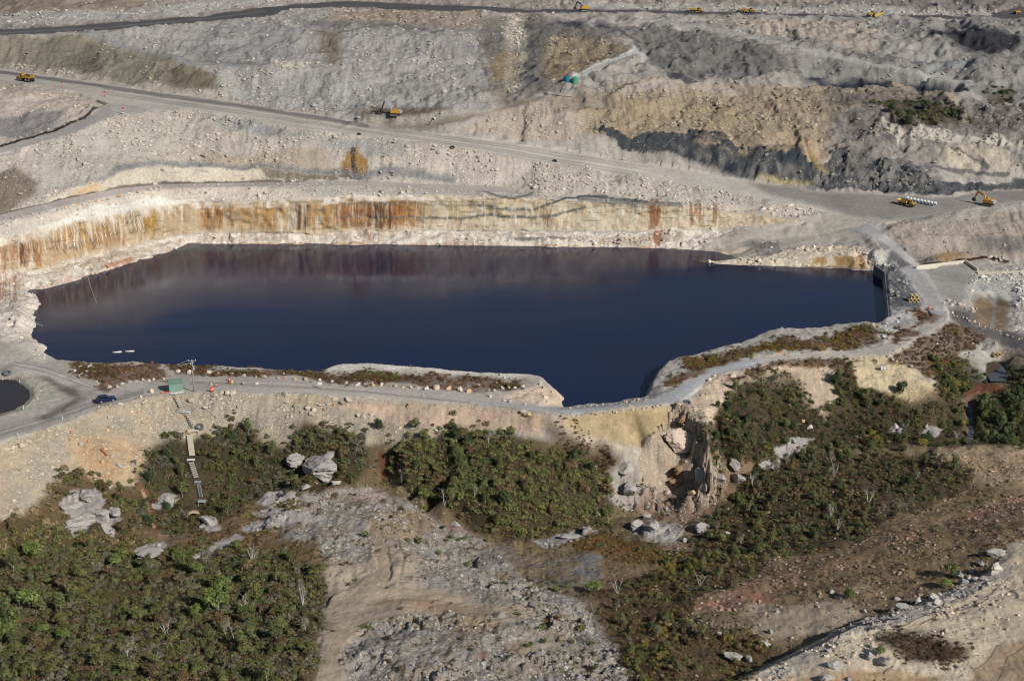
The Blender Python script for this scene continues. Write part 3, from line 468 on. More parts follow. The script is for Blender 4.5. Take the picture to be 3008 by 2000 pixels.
zone((126, 108, 86), [(2865, 858), (2970, 890), (2960, 985), (2905, 970), (2862, 940)], .15, rou=.5); stroke((128, 122, 120), 12, [(2905, 870), (2925, 895), (2920, 930), (2912, 965)], warp=.3); zone((106, 92, 76), [(2925, 880), (2970, 895), (2955, 970), (2930, 960)], .2, mott=2)
zone((96, 92, 90), [(2760, 890), (2860, 905), (2870, 950), (3060, 1000), (3060, 1050), (2960, 1030), (2870, 985), (2790, 930)], .2, rou=.4)
zone((168, 162, 150), [(2830, 1010), (2870, 1015), (2930, 1040), (2900, 1075), (2850, 1060), (2800, 1025)], .5); zone((112, 100, 86), [(2930, 1030), (3060, 1040), (3060, 1140), (2960, 1130), (2950, 1080)], .5)
# lakeside
zone((178, 168, 156), [(-300, 1000), (0, 1000), (100, 1005), (150, 1048), (350, 1062), (600, 1070), (900, 1084), (940, 1086), (970, 1070), (1075, 1060), (1400, 1086), (1600, 1102), (1640, 1150), (1650, 1210), (1400, 1190), (1100, 1168), (700, 1154), (520, 1154), (420, 1172), (300, 1200), (200, 1238), (0, 1297), (-300, 1400)], .2, rou=.3)
zone((214, 204, 188), [(940, 1086), (970, 1070), (1075, 1060), (1400, 1086), (1580, 1100), (1560, 1110), (1300, 1100), (1075, 1085), (960, 1092)], .4); zone((206, 196, 180), [(0, 930), (80, 1000), (160, 1046), (120, 1062), (60, 1020), (0, 985)], .5)
zone((206, 180, 156), [(1500, 1150), (1590, 1140), (1640, 1150), (1655, 1196), (1560, 1192), (1480, 1180)], .4, rou=.8)
LR = [(-300, 1170), (0, 1075), (40, 1062), (140, 1068), (200, 1085), (290, 1148), (430, 1125), (540, 1105), (640, 1105), (800, 1116), (1000, 1132), (1250, 1148), (1420, 1160), (1660, 1202), (1900, 1178), (1980, 1145), (2080, 1078), (2220, 1052), (2440, 1032), (2560, 1024), (2700, 960), (2735, 930), (2720, 890), (2640, 790), (2560, 700), (2490, 672), (2560, 655), (2640, 720), (2720, 800), (2790, 915), (2780, 950), (2700, 995), (2610, 1045), (2440, 1050), (2250, 1066), (2110, 1100), (2010, 1170), (1960, 1190), (1650, 1218), (1380, 1188), (1100, 1166), (700, 1152), (520, 1152), (420, 1170), (300, 1198), (200, 1236), (0, 1294), (-300, 1395), (-300, 1270), (0, 1220), (85, 1195), (180, 1175), (150, 1130), (60, 1098), (0, 1090)]
zone((178, 168, 158), LR, .08, rou=.12, ril=0, cls=3, warp=.4)
zone((166, 166, 165), [(1370, 1178), (1640, 1202), (1900, 1180), (1985, 1142), (2085, 1078), (2210, 1053), (2260, 1066), (2115, 1100), (2010, 1172), (1900, 1200), (1650, 1217), (1400, 1190)], .1, warp=.3)
zone((164, 161, 158), [(2490, 672), (2560, 655), (2640, 720), (2720, 800), (2790, 915), (2770, 950), (2730, 930), (2640, 790), (2560, 700)], .1, warp=.3)
for k in range(16): y = random.uniform(-20, 20); stroke(random.choice([(132, 124, 116), (196, 188, 178), (146, 138, 130)]), random.uniform(2, 5), [(-60, 1285+y), (120, 1236+y*.9), (260, 1190+y*.6), (420, 1150+y*.4)], op=.6, warp=.3)
for k in range(10): y = random.uniform(-12, 14); stroke(random.choice([(130, 122, 114), (194, 186, 176)]), random.uniform(2, 4), [(40, 1072+y), (140, 1095+y*1.2), (240, 1130+y), (330, 1160)], op=.6, warp=.3)
for k in range(10): y = random.uniform(-14, 12); stroke(random.choice([(140, 130, 120), (198, 188, 176)]), random.uniform(2, 4), [(560, 1128+y), (800, 1138+y), (1050, 1150+y*.6), (1380, 1182)], op=.5, warp=.3)
for p in ([(100, 1103), (150, 1108), (165, 1118), (190, 1140), (160, 1140), (130, 1120)], [(170, 1128), (215, 1135), (235, 1160), (215, 1166), (180, 1150)], [(170, 1195), (235, 1160), (245, 1166), (200, 1200), (130, 1235), (100, 1238), (140, 1215)], [(130, 1225), (160, 1220), (155, 1235), (130, 1236)]): zone((92, 86, 78), p, .1, warp=.8, op=.9)
for x, y in ((208, 1113), (222, 1134), (262, 1151), (374, 1155), (590, 1137), (610, 1139)): zone((98, 92, 88), [(x-12, y), (x, y-5), (x+12, y), (x, y+5)], .1, warp=.4, op=.8)
zone((168, 164, 148), [(-60, 1080), (60, 1090), (160, 1140), (175, 1170), (60, 1215), (-60, 1240), (-60, 1210), (70, 1170), (60, 1120), (-60, 1105)], .5, rou=.5)
zone((120, 104, 84), [(-60, 1108), (60, 1112), (90, 1160), (60, 1205), (-60, 1245), (-60, 1210), (60, 1190)], .3, op=.7)
zone((118, 102, 80), [(2120, 1110), (2440, 1150), (2760, 1130), (3300, 1060), (3300, 1420), (2860, 1420), (2000, 1620), (2000, 1500), (2130, 1430), (2080, 1260)], .4); zone((104, 90, 68), [(-300, 1500), (430, 1300), (1100, 1290), (1560, 1290), (1800, 1340), (1900, 1480), (1900, 1620), (-300, 1620)], .4)
# embankment
zone((168, 152, 129), [(-300, 1402), (0, 1299), (200, 1240), (300, 1202), (420, 1174), (520, 1156), (700, 1156), (1100, 1170), (1380, 1187), (1600, 1220), (1600, 1262), (1400, 1264), (1200, 1295), (1080, 1310), (850, 1310), (640, 1290), (450, 1300), (430, 1410), (330, 1460), (150, 1420), (60, 1510), (0, 1530), (-300, 1640)], .85, rou=.8, ril=.6)
rills(100, 1560, 1190, 1270, 110, [(150, 134, 112), (190, 172, 146), (132, 116, 96)], -.1, (15, 60)); zone((150, 142, 130), [(0, 1400), (200, 1250), (500, 1180), (1000, 1190), (1400, 1230), (1000, 1300), (430, 1400), (60, 1500)], mott=3, op=.6)
zone((160, 148, 130), [(580, 1165), (760, 1165), (900, 1210), (860, 1260), (700, 1260), (590, 1230)], 1.2); zone((176, 152, 120), [(190, 1280), (330, 1270), (430, 1310), (430, 1410), (330, 1440), (230, 1390)], 1.1)
zone((168, 128, 92), [(230, 1320), (300, 1300), (360, 1380), (330, 1430), (270, 1400)], .9, op=.45); zone((184, 160, 138), [(1000, 1185), (1380, 1190), (1590, 1225), (1580, 1290), (1400, 1255), (1150, 1240)], .3)
zone((192, 172, 152), [(1580, 1225), (1650, 1225), (1760, 1290), (1840, 1330), (1760, 1320), (1640, 1285)], .3)
zone((172, 152, 116), [(1655, 1224), (1760, 1215), (1985, 1192), (1988, 1235), (1945, 1270), (1885, 1320), (1760, 1290), (1660, 1258)], .1, rou=.3, ril=.3, warp=.4)
zone((150, 130, 98), [(1700, 1225), (1980, 1215), (1885, 1318), (1760, 1288)], mott=3, op=.6)
stroke((196, 178, 158), 6, [(1655, 1262), (1760, 1298), (1885, 1326)], op=.8)
zone((180, 168, 150), [(1780, 1300), (1880, 1325), (1900, 1370), (1850, 1350)], 1)
zone((194, 172, 148), [(2000, 1192), (2090, 1115), (2250, 1072), (2420, 1062), (2440, 1140), (2420, 1230), (2330, 1200), (2250, 1110), (2150, 1150), (2080, 1250), (2040, 1240)], .6)
zone((200, 180, 140), [(2480, 1050), (2620, 1040), (2700, 1110), (2740, 1120), (2690, 1180), (2560, 1130)], .7, op=.9)
zone((160, 143, 124), [(1890, 1290), (1960, 1260), (1985, 1195), (2050, 1200), (2110, 1290), (2130, 1430), (2100, 1480), (1990, 1510), (1900, 1480), (1860, 1400), (1870, 1340)], .9, clf=.3, rou=1.3, crg=2.6, soft=4)
zone((120, 72, 34), [(1965, 1360), (2000, 1355), (2005, 1400), (1965, 1410)], .1); zone((154, 146, 136), [(1790, 1360), (1850, 1350), (1895, 1400), (1900, 1450), (1850, 1490), (1780, 1460)], .3, crg=1.6)
zone((128, 104, 86), [(1880, 1450), (1960, 1440), (2100, 1500), (2130, 1440), (2200, 1360), (2180, 1420), (2130, 1490), (2060, 1530), (1900, 1520)], .5)
stroke((98, 66, 46), 20, [(1120, 1335), (1128, 1380), (1130, 1420)], warp=1.2, op=.8); stroke((128, 78, 50), 20, [(412, 1430), (430, 1455), (440, 1490), (462, 1520), (455, 1570)], warp=.6); stroke((178, 128, 84), 8, [(425, 1460), (445, 1500), (450, 1540)], warp=.6); stroke((150, 96, 50), 24, [(895, 1375), (905, 1400), (890, 1430)], op=.6)
stroke((118, 84, 70), 18, [(2850, 1180), (2850, 1240), (2845, 1320)], warp=.5); zone((120, 72, 52), [(2840, 1140), (2900, 1125), (2950, 1135), (2900, 1150), (2850, 1160)], .6)
# foreground knoll and right-hand slope
zone((120, 104, 82), [(-300, 1560), (600, 1500), (960, 1435), (1300, 1530), (1480, 1600), (2000, 1600), (2540, 1540), (2860, 1390), (3300, 1300), (3300, 2300), (-300, 2300)], .4, rou=.9)
zone((150, 145, 139), [(760, 1500), (960, 1435), (1080, 1435), (1190, 1475), (1300, 1535), (1440, 1600), (1480, 1650), (1540, 1700), (1700, 1765), (1770, 1850), (1880, 2010), (1900, 2250), (900, 2250), (960, 1820), (970, 1690), (940, 1600), (800, 1580)], 1.5, rou=1.2, crg=1.0)
zone((130, 116, 96), [(760, 1500), (960, 1435), (1200, 1475), (1480, 1620), (1760, 1850), (1900, 2250), (1000, 2250), (1200, 1850), (1000, 1700)], mott=2.6, op=.6)
zone((168, 153, 134), [(940, 1640), (1060, 1660), (1110, 1600), (1200, 1600), (1230, 1660), (1220, 1730), (1100, 1740), (960, 1730)], .6, crg=.3)
zone((178, 160, 138), [(940, 1790), (1000, 1735), (1240, 1722), (1420, 1770), (1540, 1790), (1500, 1805), (1300, 1795), (1200, 1810), (1080, 1840), (1010, 1890), (1010, 2250), (900, 2250), (950, 1900)], .3, rou=.5, crg=.08)
stroke((176, 158, 134), 44, [(1100, 1560), (1120, 1620), (1130, 1690), (1060, 1730), (990, 1760), (960, 1830), (990, 1880), (960, 1950), (940, 2040)], crg=.05, rou=.5); stroke((178, 160, 136), 26, [(990, 1760), (1150, 1745), (1300, 1760), (1420, 1790), (1560, 1800)], crg=.05, rou=.5); stroke((84, 76, 66), 7, [(1170, 1580), (1190, 1640), (1180, 1690)], op=.6); stroke((82, 76, 68), 6, [(1080, 1850), (1110, 1880), (1090, 1930)], op=.6); stroke((80, 74, 66), 6, [(1500, 1720), (1540, 1750), (1570, 1770)], op=.6)
zone((190, 152, 118), [(1180, 1775), (1290, 1765), (1390, 1785), (1300, 1798)], .1, op=.6); zone((150, 126, 98), [(1090, 1760), (1280, 1745), (1250, 1765), (1100, 1775)], .2, op=.7)
zone((146, 124, 94), [(1080, 1530), (1240, 1500), (1290, 1550), (1200, 1590), (1090, 1570)], .3, op=.8); zone((146, 120, 84), [(1300, 1830), (1400, 1790), (1480, 1830), (1440, 1860), (1320, 1850)], .5, op=.7); zone((150, 124, 88), [(1480, 1880), (1560, 1880), (1540, 1920), (1480, 1910)], .4, op=.7)
zone((188, 150, 142), [(1040, 1448), (1120, 1440), (1110, 1470), (1050, 1468)], .2, op=.5); zone((150, 98, 84), [(1390, 1915), (1440, 1910), (1430, 1935), (1395, 1935)], .6, op=.7); zone((150, 122, 118), [(1280, 1530), (1370, 1560), (1400, 1575), (1330, 1565)], .2)
zone((116, 113, 110), [(1270, 1600), (1400, 1610), (1500, 1610), (1600, 1625), (1760, 1640), (1800, 1700), (1700, 1740), (1560, 1705), (1470, 1700), (1380, 1650)], .5, rou=.8, mott=1.6); zone((126, 104, 80), [(1740, 1660), (1980, 1640), (1990, 1700), (1800, 1735)], .4); zone((138, 116, 88), [(1470, 1600), (1600, 1600), (1620, 1650), (1540, 1660)], .7, op=.7)
zone((132, 112, 86), [(2180, 1640), (2540, 1560), (2860, 1400), (3300, 1330), (3300, 1560), (2900, 1610), (2800, 1700), (2600, 1740), (2300, 1800), (2050, 1850), (2000, 1800), (2050, 1750)], .5, rou=.8)
zone((160, 138, 108), [(2730, 1310), (3300, 1310), (3300, 1420), (3008, 1450), (2860, 1430), (2780, 1360)], .5)
zone((152, 108, 92), [(2020, 1795), (2060, 1760), (2200, 1700), (2450, 1640), (2700, 1545), (2960, 1470), (3300, 1440), (3300, 1480), (2960, 1500), (2700, 1585), (2480, 1672), (2300, 1735), (2230, 1790), (2100, 1800)], 1.3, mott=1.5)
zone((150, 136, 116), [(2180, 1785), (2480, 1755), (2550, 1800), (2430, 1855), (2230, 1870)], .3)
zone((206, 188, 162), [(2080, 2250), (2150, 1992), (2290, 1935), (2430, 1862), (2540, 1812), (2700, 1768), (2850, 1706), (2930, 1645), (2960, 1594), (3300, 1480), (3300, 2250)], .3, rou=.55, clf=.18, crg=.22)
zone((162, 156, 150), [(2430, 1870), (2530, 1815), (2700, 1772), (2850, 1712), (2960, 1650), (2960, 1690), (2860, 1740), (2740, 1800), (2640, 1830), (2480, 1880)], .6, op=.85, crg=1.3); zone((168, 162, 154), [(2200, 1990), (2400, 1900), (2480, 1900), (2300, 1990)], .4, op=.7); zone((184, 156, 122), [(2300, 2000), (2560, 1970), (2760, 1990), (2760, 2100), (2300, 2100)], .2)
zone((158, 132, 104), [(2860, 1960), (2920, 1890), (3060, 1860), (3060, 2060), (2850, 2060)], .05, op=.8)
for c in ([(2860, 1970), (2900, 1930), (2930, 1890)], [(2930, 2000), (2960, 1920), (3008, 1890)], [(2700, 1830), (2760, 1800), (2890, 1770), (2960, 1700)], [(2740, 1770), (2750, 1800), (2735, 1830)], [(2850, 1740), (2800, 1760), (2640, 1840)]): stroke((96, 84, 68), 3, c, warp=.7)
zone((188, 170, 140), [(2510, 1715), (2550, 1705), (2555, 1740), (2520, 1740)], .2)
# ground under plants
VEGZ = {}
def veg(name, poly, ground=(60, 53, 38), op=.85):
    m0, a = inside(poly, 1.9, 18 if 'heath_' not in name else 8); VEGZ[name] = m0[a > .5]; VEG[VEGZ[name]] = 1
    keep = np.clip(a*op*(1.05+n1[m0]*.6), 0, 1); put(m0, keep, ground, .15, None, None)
veg('forest', [(-300, 1620), (0, 1640), (120, 1600), (250, 1600), (340, 1620), (480, 1640), (600, 1600), (700, 1615), (780, 1640), (850, 1630), (905, 1665), (960, 1720), (930, 1770), (955, 1830), (905, 1890), (930, 1950), (890, 2010), (880, 2250), (-300, 2250)], (54, 49, 35))  # dark litter soil, deepened in colour for the shade between plants
veg('leftscrub', [(-300, 1640), (0, 1535), (60, 1515), (160, 1420), (260, 1395), (310, 1430), (400, 1440), (420, 1500), (440, 1570), (480, 1640), (300, 1620), (0, 1640)], (96, 80, 56))
veg('stairs', [(435, 1300), (520, 1295), (640, 1270), (720, 1240), (770, 1290), (800, 1330), (850, 1300), (860, 1245), (960, 1240), (1010, 1270), (1075, 1310), (1095, 1380), (1050, 1420), (900, 1440), (800, 1440), (700, 1480), (620, 1560), (480, 1560), (420, 1560), (425, 1400)])
veg('heathleft', [(620, 1500), (760, 1480), (900, 1440), (960, 1450), (900, 1520), (800, 1600), (880, 1610), (960, 1640), (900, 1670), (760, 1620), (480, 1640), (560, 1560)], (112, 90, 62), .7)
veg('thicket', [(1140, 1340), (1190, 1300), (1260, 1280), (1340, 1250), (1500, 1290), (1580, 1330), (1700, 1345), (1785, 1400), (1800, 1490), (1760, 1545), (1600, 1570), (1520, 1592), (1430, 1575), (1360, 1505), (1260, 1460), (1180, 1430), (1130, 1375)])
veg('tongue', [(1570, 1222), (1592, 1226), (1640, 1270), (1760, 1300), (1820, 1335), (1780, 1375), (1650, 1345), (1600, 1305)], (84, 66, 44))
veg('eastslope', [(2075, 1255), (2140, 1170), (2210, 1095), (2330, 1110), (2390, 1190), (2410, 1270), (2420, 1120), (2480, 1062), (2560, 1130), (2680, 1190), (2740, 1150), (2780, 1090), (2840, 1100), (2835, 1190), (2840, 1310), (2600, 1310), (2450, 1320), (2300, 1330), (2200, 1390), (2100, 1330)])
veg('eastwood', [(2140, 1440), (2220, 1385), (2330, 1330), (2450, 1320), (2600, 1335), (2750, 1350), (2860, 1390), (2850, 1430), (2700, 1490), (2540, 1560), (2440, 1600), (2300, 1640), (2180, 1640), (2000, 1640), (2080, 1540)])
veg('creekeast', [(2875, 1165), (3300, 1150), (3300, 1290), (3008, 1306), (2880, 1305)]); veg('creekbank', [(2745, 1060), (2780, 1030), (2830, 1040), (2890, 1090), (2900, 1130), (2840, 1160), (2780, 1180), (2760, 1120)]); veg('pondbank', [(2955, 1080), (3060, 1080), (3060, 1150), (2960, 1150)])
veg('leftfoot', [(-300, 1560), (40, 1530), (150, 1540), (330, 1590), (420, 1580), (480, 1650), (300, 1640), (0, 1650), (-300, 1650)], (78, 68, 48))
HE = (92, 64, 44)
veg('heath_west', [(225, 1066), (330, 1066), (470, 1074), (470, 1110), (380, 1120), (300, 1145), (275, 1140), (280, 1110), (230, 1095)], HE); veg('heath_shore', [(490, 1076), (600, 1084), (750, 1086), (900, 1094), (1000, 1086), (1200, 1104), (1400, 1110), (1520, 1116), (1560, 1130), (1535, 1140), (1400, 1148), (1280, 1140), (1000, 1118), (800, 1106), (600, 1098), (500, 1092)], HE)
veg('heath_east', [(1960, 1132), (2020, 1055), (2200, 1025), (2300, 1000), (2400, 985), (2560, 965), (2590, 990), (2560, 1012), (2400, 1026), (2280, 1032), (2200, 1052), (2100, 1072), (2000, 1135), (1968, 1145)], HE); veg('heath_fork', [(2612, 1012), (2650, 965), (2690, 962), (2702, 978), (2640, 1012)], HE); veg('heath_cap', [(2670, 905), (2705, 902), (2745, 932), (2742, 948), (2700, 936)], HE)
veg('heath_big', [(2600, 1048), (2700, 998), (2780, 945), (2850, 962), (2888, 1000), (2868, 1020), (2812, 1022), (2800, 1052), (2740, 1108), (2700, 1110), (2660, 1082)], HE); veg('heath_edge', [(2135, 1118), (2200, 1085), (2300, 1066), (2400, 1062), (2530, 1064), (2560, 1105), (2530, 1130), (2480, 1105), (2400, 1085), (2250, 1085), (2150, 1130)], HE)
veg('heath_mid', [(1670, 1592), (1800, 1572), (1900, 1590), (1990, 1630), (2060, 1640), (1900, 1652), (1740, 1642)], (104, 76, 44)); veg('southeast', [(1720, 1735), (1850, 1692), (2000, 1655), (2170, 1645), (2280, 1645), (2150, 1702), (2040, 1765), (2010, 1830), (2060, 1860), (2230, 1868), (2290, 1900), (2210, 1980), (2150, 2010), (2060, 2250), (1900, 2250), (1870, 2000), (1790, 1860)], (80, 66, 44))
veg('patch', [(2600, 1862), (2680, 1850), (2720, 1868), (2770, 1880), (2860, 1900), (2840, 1935), (2760, 1952), (2640, 1932), (2590, 1892)], (70, 54, 40)); veg('ridge', [(2160, 1700), (2540, 1580), (2860, 1440), (3060, 1420), (3060, 1560), (2800, 1690), (2560, 1740), (2300, 1780)], (112, 94, 72), .4)
veg('cliffa', [(2590, 315), (2640, 295), (2690, 290), (2690, 380), (2650, 385), (2590, 350)], (84, 76, 60)); veg('cliffb', [(2705, 310), (2760, 305), (2830, 330), (2810, 370), (2730, 375)], (84, 76, 60)); veg('cliffc', [(2900, 262), (2960, 258), (2985, 270), (2970, 292), (2905, 292)], (84, 76, 60)); veg('cliffd', [(2840, 340), (2880, 350), (2915, 385), (2890, 385)], (84, 76, 60), .6)
veg('knoll', [(700, 1500), (960, 1440), (1180, 1470), (1300, 1540), (1480, 1620), (1560, 1700), (1760, 1850), (1880, 2000), (1900, 2200), (1000, 2200), (1000, 1900), (1080, 1840), (1300, 1790), (1200, 1720), (960, 1700), (960, 1560)], (140, 124, 104), .25)

# bare rock and streams that stay free of plants
EXC = np.zeros(NN, bool)
def bare(res): EXC[res[0][res[1] > .5]] = True
GR = (160, 153, 147)
for p in ([(175, 1475), (225, 1445), (290, 1440), (325, 1470), (300, 1490), (335, 1500), (362, 1525), (330, 1545), (270, 1550), (215, 1575), (190, 1560), (205, 1530), (180, 1510)], [(440, 1488), (460, 1456), (515, 1450), (526, 1468), (486, 1500)], [(586, 1556), (606, 1512), (636, 1516), (644, 1550), (610, 1564)], [(380, 1642), (396, 1606), (470, 1590), (492, 1602), (440, 1650)],
          [(755, 1472), (800, 1440), (900, 1436), (980, 1446), (930, 1466), (860, 1462), (800, 1482)], [(740, 1500), (800, 1478), (850, 1488), (830, 1510), (760, 1512)], [(560, 1640), (640, 1590), (690, 1565), (720, 1580), (640, 1630), (600, 1650)], [(690, 1545), (790, 1520), (900, 1500), (940, 1520), (820, 1550), (730, 1565)],
          [(1860, 1560), (1880, 1540), (1960, 1545), (2010, 1562), (1990, 1578), (1900, 1572)], [(2030, 1556), (2080, 1545), (2112, 1566), (2060, 1580)], [(1560, 1590), (1640, 1572), (1720, 1556), (1760, 1560), (1700, 1590), (1620, 1606)], [(2270, 1320), (2330, 1290), (2400, 1285), (2370, 1325), (2300, 1345)], [(2230, 1395), (2260, 1360), (2300, 1350), (2290, 1385)], [(2610, 1275), (2625, 1250), (2665, 1246), (2660, 1280)], [(2700, 1270), (2720, 1250), (2760, 1255), (2745, 1285)]):
    bare(zone(GR, p, .4, crg=1.3, soft=4, op=.9))
bare(stroke((110, 80, 60), 17, [(412, 1430), (430, 1455), (440, 1490), (462, 1520), (455, 1570)], warp=.8)); bare(stroke((168, 138, 108), 7, [(420, 1445), (440, 1500), (452, 1545)], warp=.8)); bare(stroke((96, 64, 44), 9, [(1120, 1335), (1128, 1380), (1130, 1420)], warp=1))
bare(stroke((112, 88, 80), 22, [(2852, 1165), (2852, 1240), (2846, 1315)], warp=.6)); bare(stroke((104, 66, 50), 18, [(2846, 1150), (2890, 1130), (2950, 1140)], warp=1)); bare(zone((124, 104, 84), [(2150, 1360), (2200, 1345), (2230, 1370), (2190, 1440), (2120, 1480), (2110, 1440)], soft=4))
bare(zone((186, 166, 142), [(2425, 1075), (2450, 1130), (2470, 1160), (2440, 1190), (2400, 1150), (2395, 1090)], .8, soft=5)); bare(zone((190, 172, 140), [(2490, 1070), (2600, 1050), (2690, 1115), (2620, 1150), (2530, 1140)], .7, soft=5))

put(*inside([(2895, 1066), (2945, 1060), (2966, 1100), (2955, 1122), (2905, 1122), (2895, 1098)], .3), (70, 60, 50), .1, rou=.08, ril=0); bare(inside([(2890, 1060), (2945, 1055), (2966, 1100), (2955, 1125), (2900, 1125)], .3))
put(*inside([(-200, 1104), (50, 1108), (96, 1145), (98, 1172), (70, 1204), (-200, 1270)], .2), None, .1, rou=.1, ril=0)

# ------------------------------------------------------------------ relief
rz = fbm(wx/14, wy/14, 101, 3)*1.6 + fbm(wx/3.2, wy/3.2, 121, 3)*.75 + fbm(wx/.9, wy/.9, 141, 2)*.22*(.4+RUB)
ril = (np.abs(fbm(wx/3.4+n1*.9, wy/26, 161, 3))-.22)*.9+(np.abs(fbm(wx/1.1+n1*1.2, wy/22, 171, 2))-.2)*.45
def blocks(x, y, s, seed):                           # broken bedrock: a jumble of tilted blocks
    a = x/s+fbm(x/s/1.7, y/s/1.7, seed, 2)*1.1; b = y/s+fbm(x/s/1.5+9, y/s/1.5, seed+3, 2)*1.1; ia = np.floor(a).astype(np.int64); ib = np.floor(b).astype(np.int64)
    return vhash(ia, ib, seed)-.5+(a-ia-.5)*(vhash(ia, ib, seed+7)-.5)*.9+(b-ib-.5)*(vhash(ia, ib, seed+11)-.5)*.9
CRG *= np.clip(.55+n1*2.2+n2*1.2, .08, 1.5)
crag = blocks(wx, wy, 3.4, 201)*.95+blocks(wx, wy, 1.3, 221)*.45
far = np.clip((wy-535)/25, 0, 1)*(CLS == 0)
ridge = (.28-np.abs(fbm(wx/17+n1*.6, wy/30, 241, 4)))*3.2+(.2-np.abs(fbm(wx/6+n2*.5, wy/11, 251, 3)))*1.1
GZf = GZ.ravel() + ROU*(rz*.8) + RIL*ROU*ril + CRG*crag + far*ROU*ridge*(1+.7*np.clip((fx-1450)/300, 0, 1))
wy = wy + np.clip(CRG-.8, 0, 1.6)*blocks(wx*1.1, GZ.ravel()*1.5, 1.9, 261)*1.1
m = CLF > .3                                         # the quarried face: ledges and joints
GYf = wy + CLF*(fbm(wx/5, GZ.ravel()/3.5, 181, 4)*1.5+blocks(wx, GZ.ravel()*1.6, 2.2, 191)*.38+blocks(wx, GZ.ravel()*1.2, 6.5, 197)*.5)
GZf = np.where(VEG > .5, GZf+0, GZf)
GZ = GZf.reshape(NR, NC)
def height(x, y):
    r = np.searchsorted(YR, y)-1; r = np.clip(r, 0, NR-2); u = x/y; c = np.clip(((u-UC[0])/DU).astype(int), 0, NC-2)
    fr = np.clip((y-YR[r])/(YR[r+1]-YR[r]), 0, 1); fc = np.clip((u-UC[c])/DU, 0, 1)
    return (GZ[r, c]*(1-fc)+GZ[r, c+1]*fc)*(1-fr)+(GZ[r+1, c]*(1-fc)+GZ[r+1, c+1]*fc)*fr
def hz(x, y): return float(height(np.array([x]), np.array([y]))[0])
def at(px, py):                                      # the ground point surveyed at a photo pixel
    dx, dy, dz = ray(px, py); y = np.arange(182, 1240, .25); t = y/dy
    zr = ZC+dz*t; h = height(dx*t, y); k = np.argmax(zr <= h); k = k if zr[k] <= h[k] else len(y)-1
    return Vector((dx*t[k], y[k], h[k]))
def mesh_from(name, co, faces, nper, colname=None, col=None, smooth=True, extra=None):
    me = bpy.data.meshes.new(name); me.vertices.add(len(co)); me.vertices.foreach_set('co', np.ascontiguousarray(co, np.float32).ravel())
    nf = len(faces); me.loops.add(nf*nper); me.polygons.add(nf)
    me.loops.foreach_set('vertex_index', np.ascontiguousarray(faces, np.int32).ravel())
    me.polygons.foreach_set('loop_start', np.arange(0, nf*nper, nper, dtype=np.int32))
    me.polygons.foreach_set('use_smooth', np.full(nf, smooth, bool))
    me.update(calc_edges=True)
    if col is not None:
        a = me.attributes.new(colname or 'Col', 'FLOAT_COLOR', 'POINT'); a.data.foreach_set('color', np.ascontiguousarray(col, np.float32).ravel())
    for k, v in (extra or {}).items():
        a = me.attributes.new(k, 'FLOAT', 'POINT'); a.data.foreach_set('value', np.ascontiguousarray(v, np.float32))
    return me
def link(name, me, mat=None, parent=None, **props):
    o = bpy.data.objects.new(name, me); COL.objects.link(o)
    if mat is not None and me is not None: me.materials.clear(); me.materials.append(mat)
    if parent: o.parent = parent
    for k, v in props.items():
        if v is not None: o[k] = v
    return o
# ------------------------------------------------------------------ materials
def newmat(name, col=(.5, .5, .5), rough=.8, metal=0.0):
    m = bpy.data.materials.new(name); m.use_nodes = True; b = m.node_tree.nodes['Principled BSDF']
    b.inputs['Base Color'].default_value = (*col[:3], 1); b.inputs['Roughness'].default_value = rough; b.inputs['Metallic'].default_value = metal
    b.inputs['Specular IOR Level'].default_value = .25
    return m
class N:                                             # short node writer
    def __init__(s, m): s.t = m.node_tree; s.n = s.t.nodes; s.l = s.t.links
    def __call__(s, kind, **kw):
        nd = s.n.new(kind)
        for k, v in kw.items():
            if k.startswith('_'): setattr(nd, k[1:], v)
            else: s.set(nd, k, v)
        return nd
    def set(s, nd, k, v):
        i = nd.inputs[int(k[1:])] if k[0] == 'i' and k[1:].isdigit() else nd.inputs[k.replace('__', ' ')]
        if isinstance(v, bpy.types.NodeSocket): s.l.new(v, i)
        else: i.default_value = v
    def math(s, op, a, b=0.0, clamp=False):
        nd = s('ShaderNodeMath', _operation=op, i0=a, i1=b); nd.use_clamp = clamp; return nd.outputs[0]
    def mix(s, f, a, b, blend='MIX'):
        nd = s.n.new('ShaderNodeMix'); nd.data_type = 'RGBA'; nd.blend_type = blend
        for k, v in ((0, f), (6, a), (7, b)):
            if isinstance(v, bpy.types.NodeSocket): s.l.new(v, nd.inputs[k])
            else: nd.inputs[k].default_value = v
        return nd.outputs[2]
    def noise(s, vec, scale, detail=4, rough=.55):
        return s('ShaderNodeTexNoise', Vector=vec, Scale=scale, Detail=detail, Roughness=rough).outputs
    def rng(s, v, a, b, c, d):
        nd = s('ShaderNodeMapRange', Value=v); nd.inputs[1].default_value = a; nd.inputs[2].default_value = b; nd.inputs[3].default_value = c; nd.inputs[4].default_value = d
        return nd.outputs[0]
def speckled(name, col, amt=.35, scale=3.0, rough=.85, metal=0.0):
    m = newmat(name, col, rough, metal); n = N(m); g = n('ShaderNodeTexCoord').outputs['Object']
    f = n.rng(n.noise(g, scale, 5)[0], .3, .7, 1-amt, 1+amt*.6)
    c = n.mix(1.0, (*col[:3], 1), n('ShaderNodeCombineColor', Red=f, Green=f, Blue=f).outputs[0], 'MULTIPLY')
    n.l.new(c, m.node_tree.nodes['Principled BSDF'].inputs['Base Color']); return m

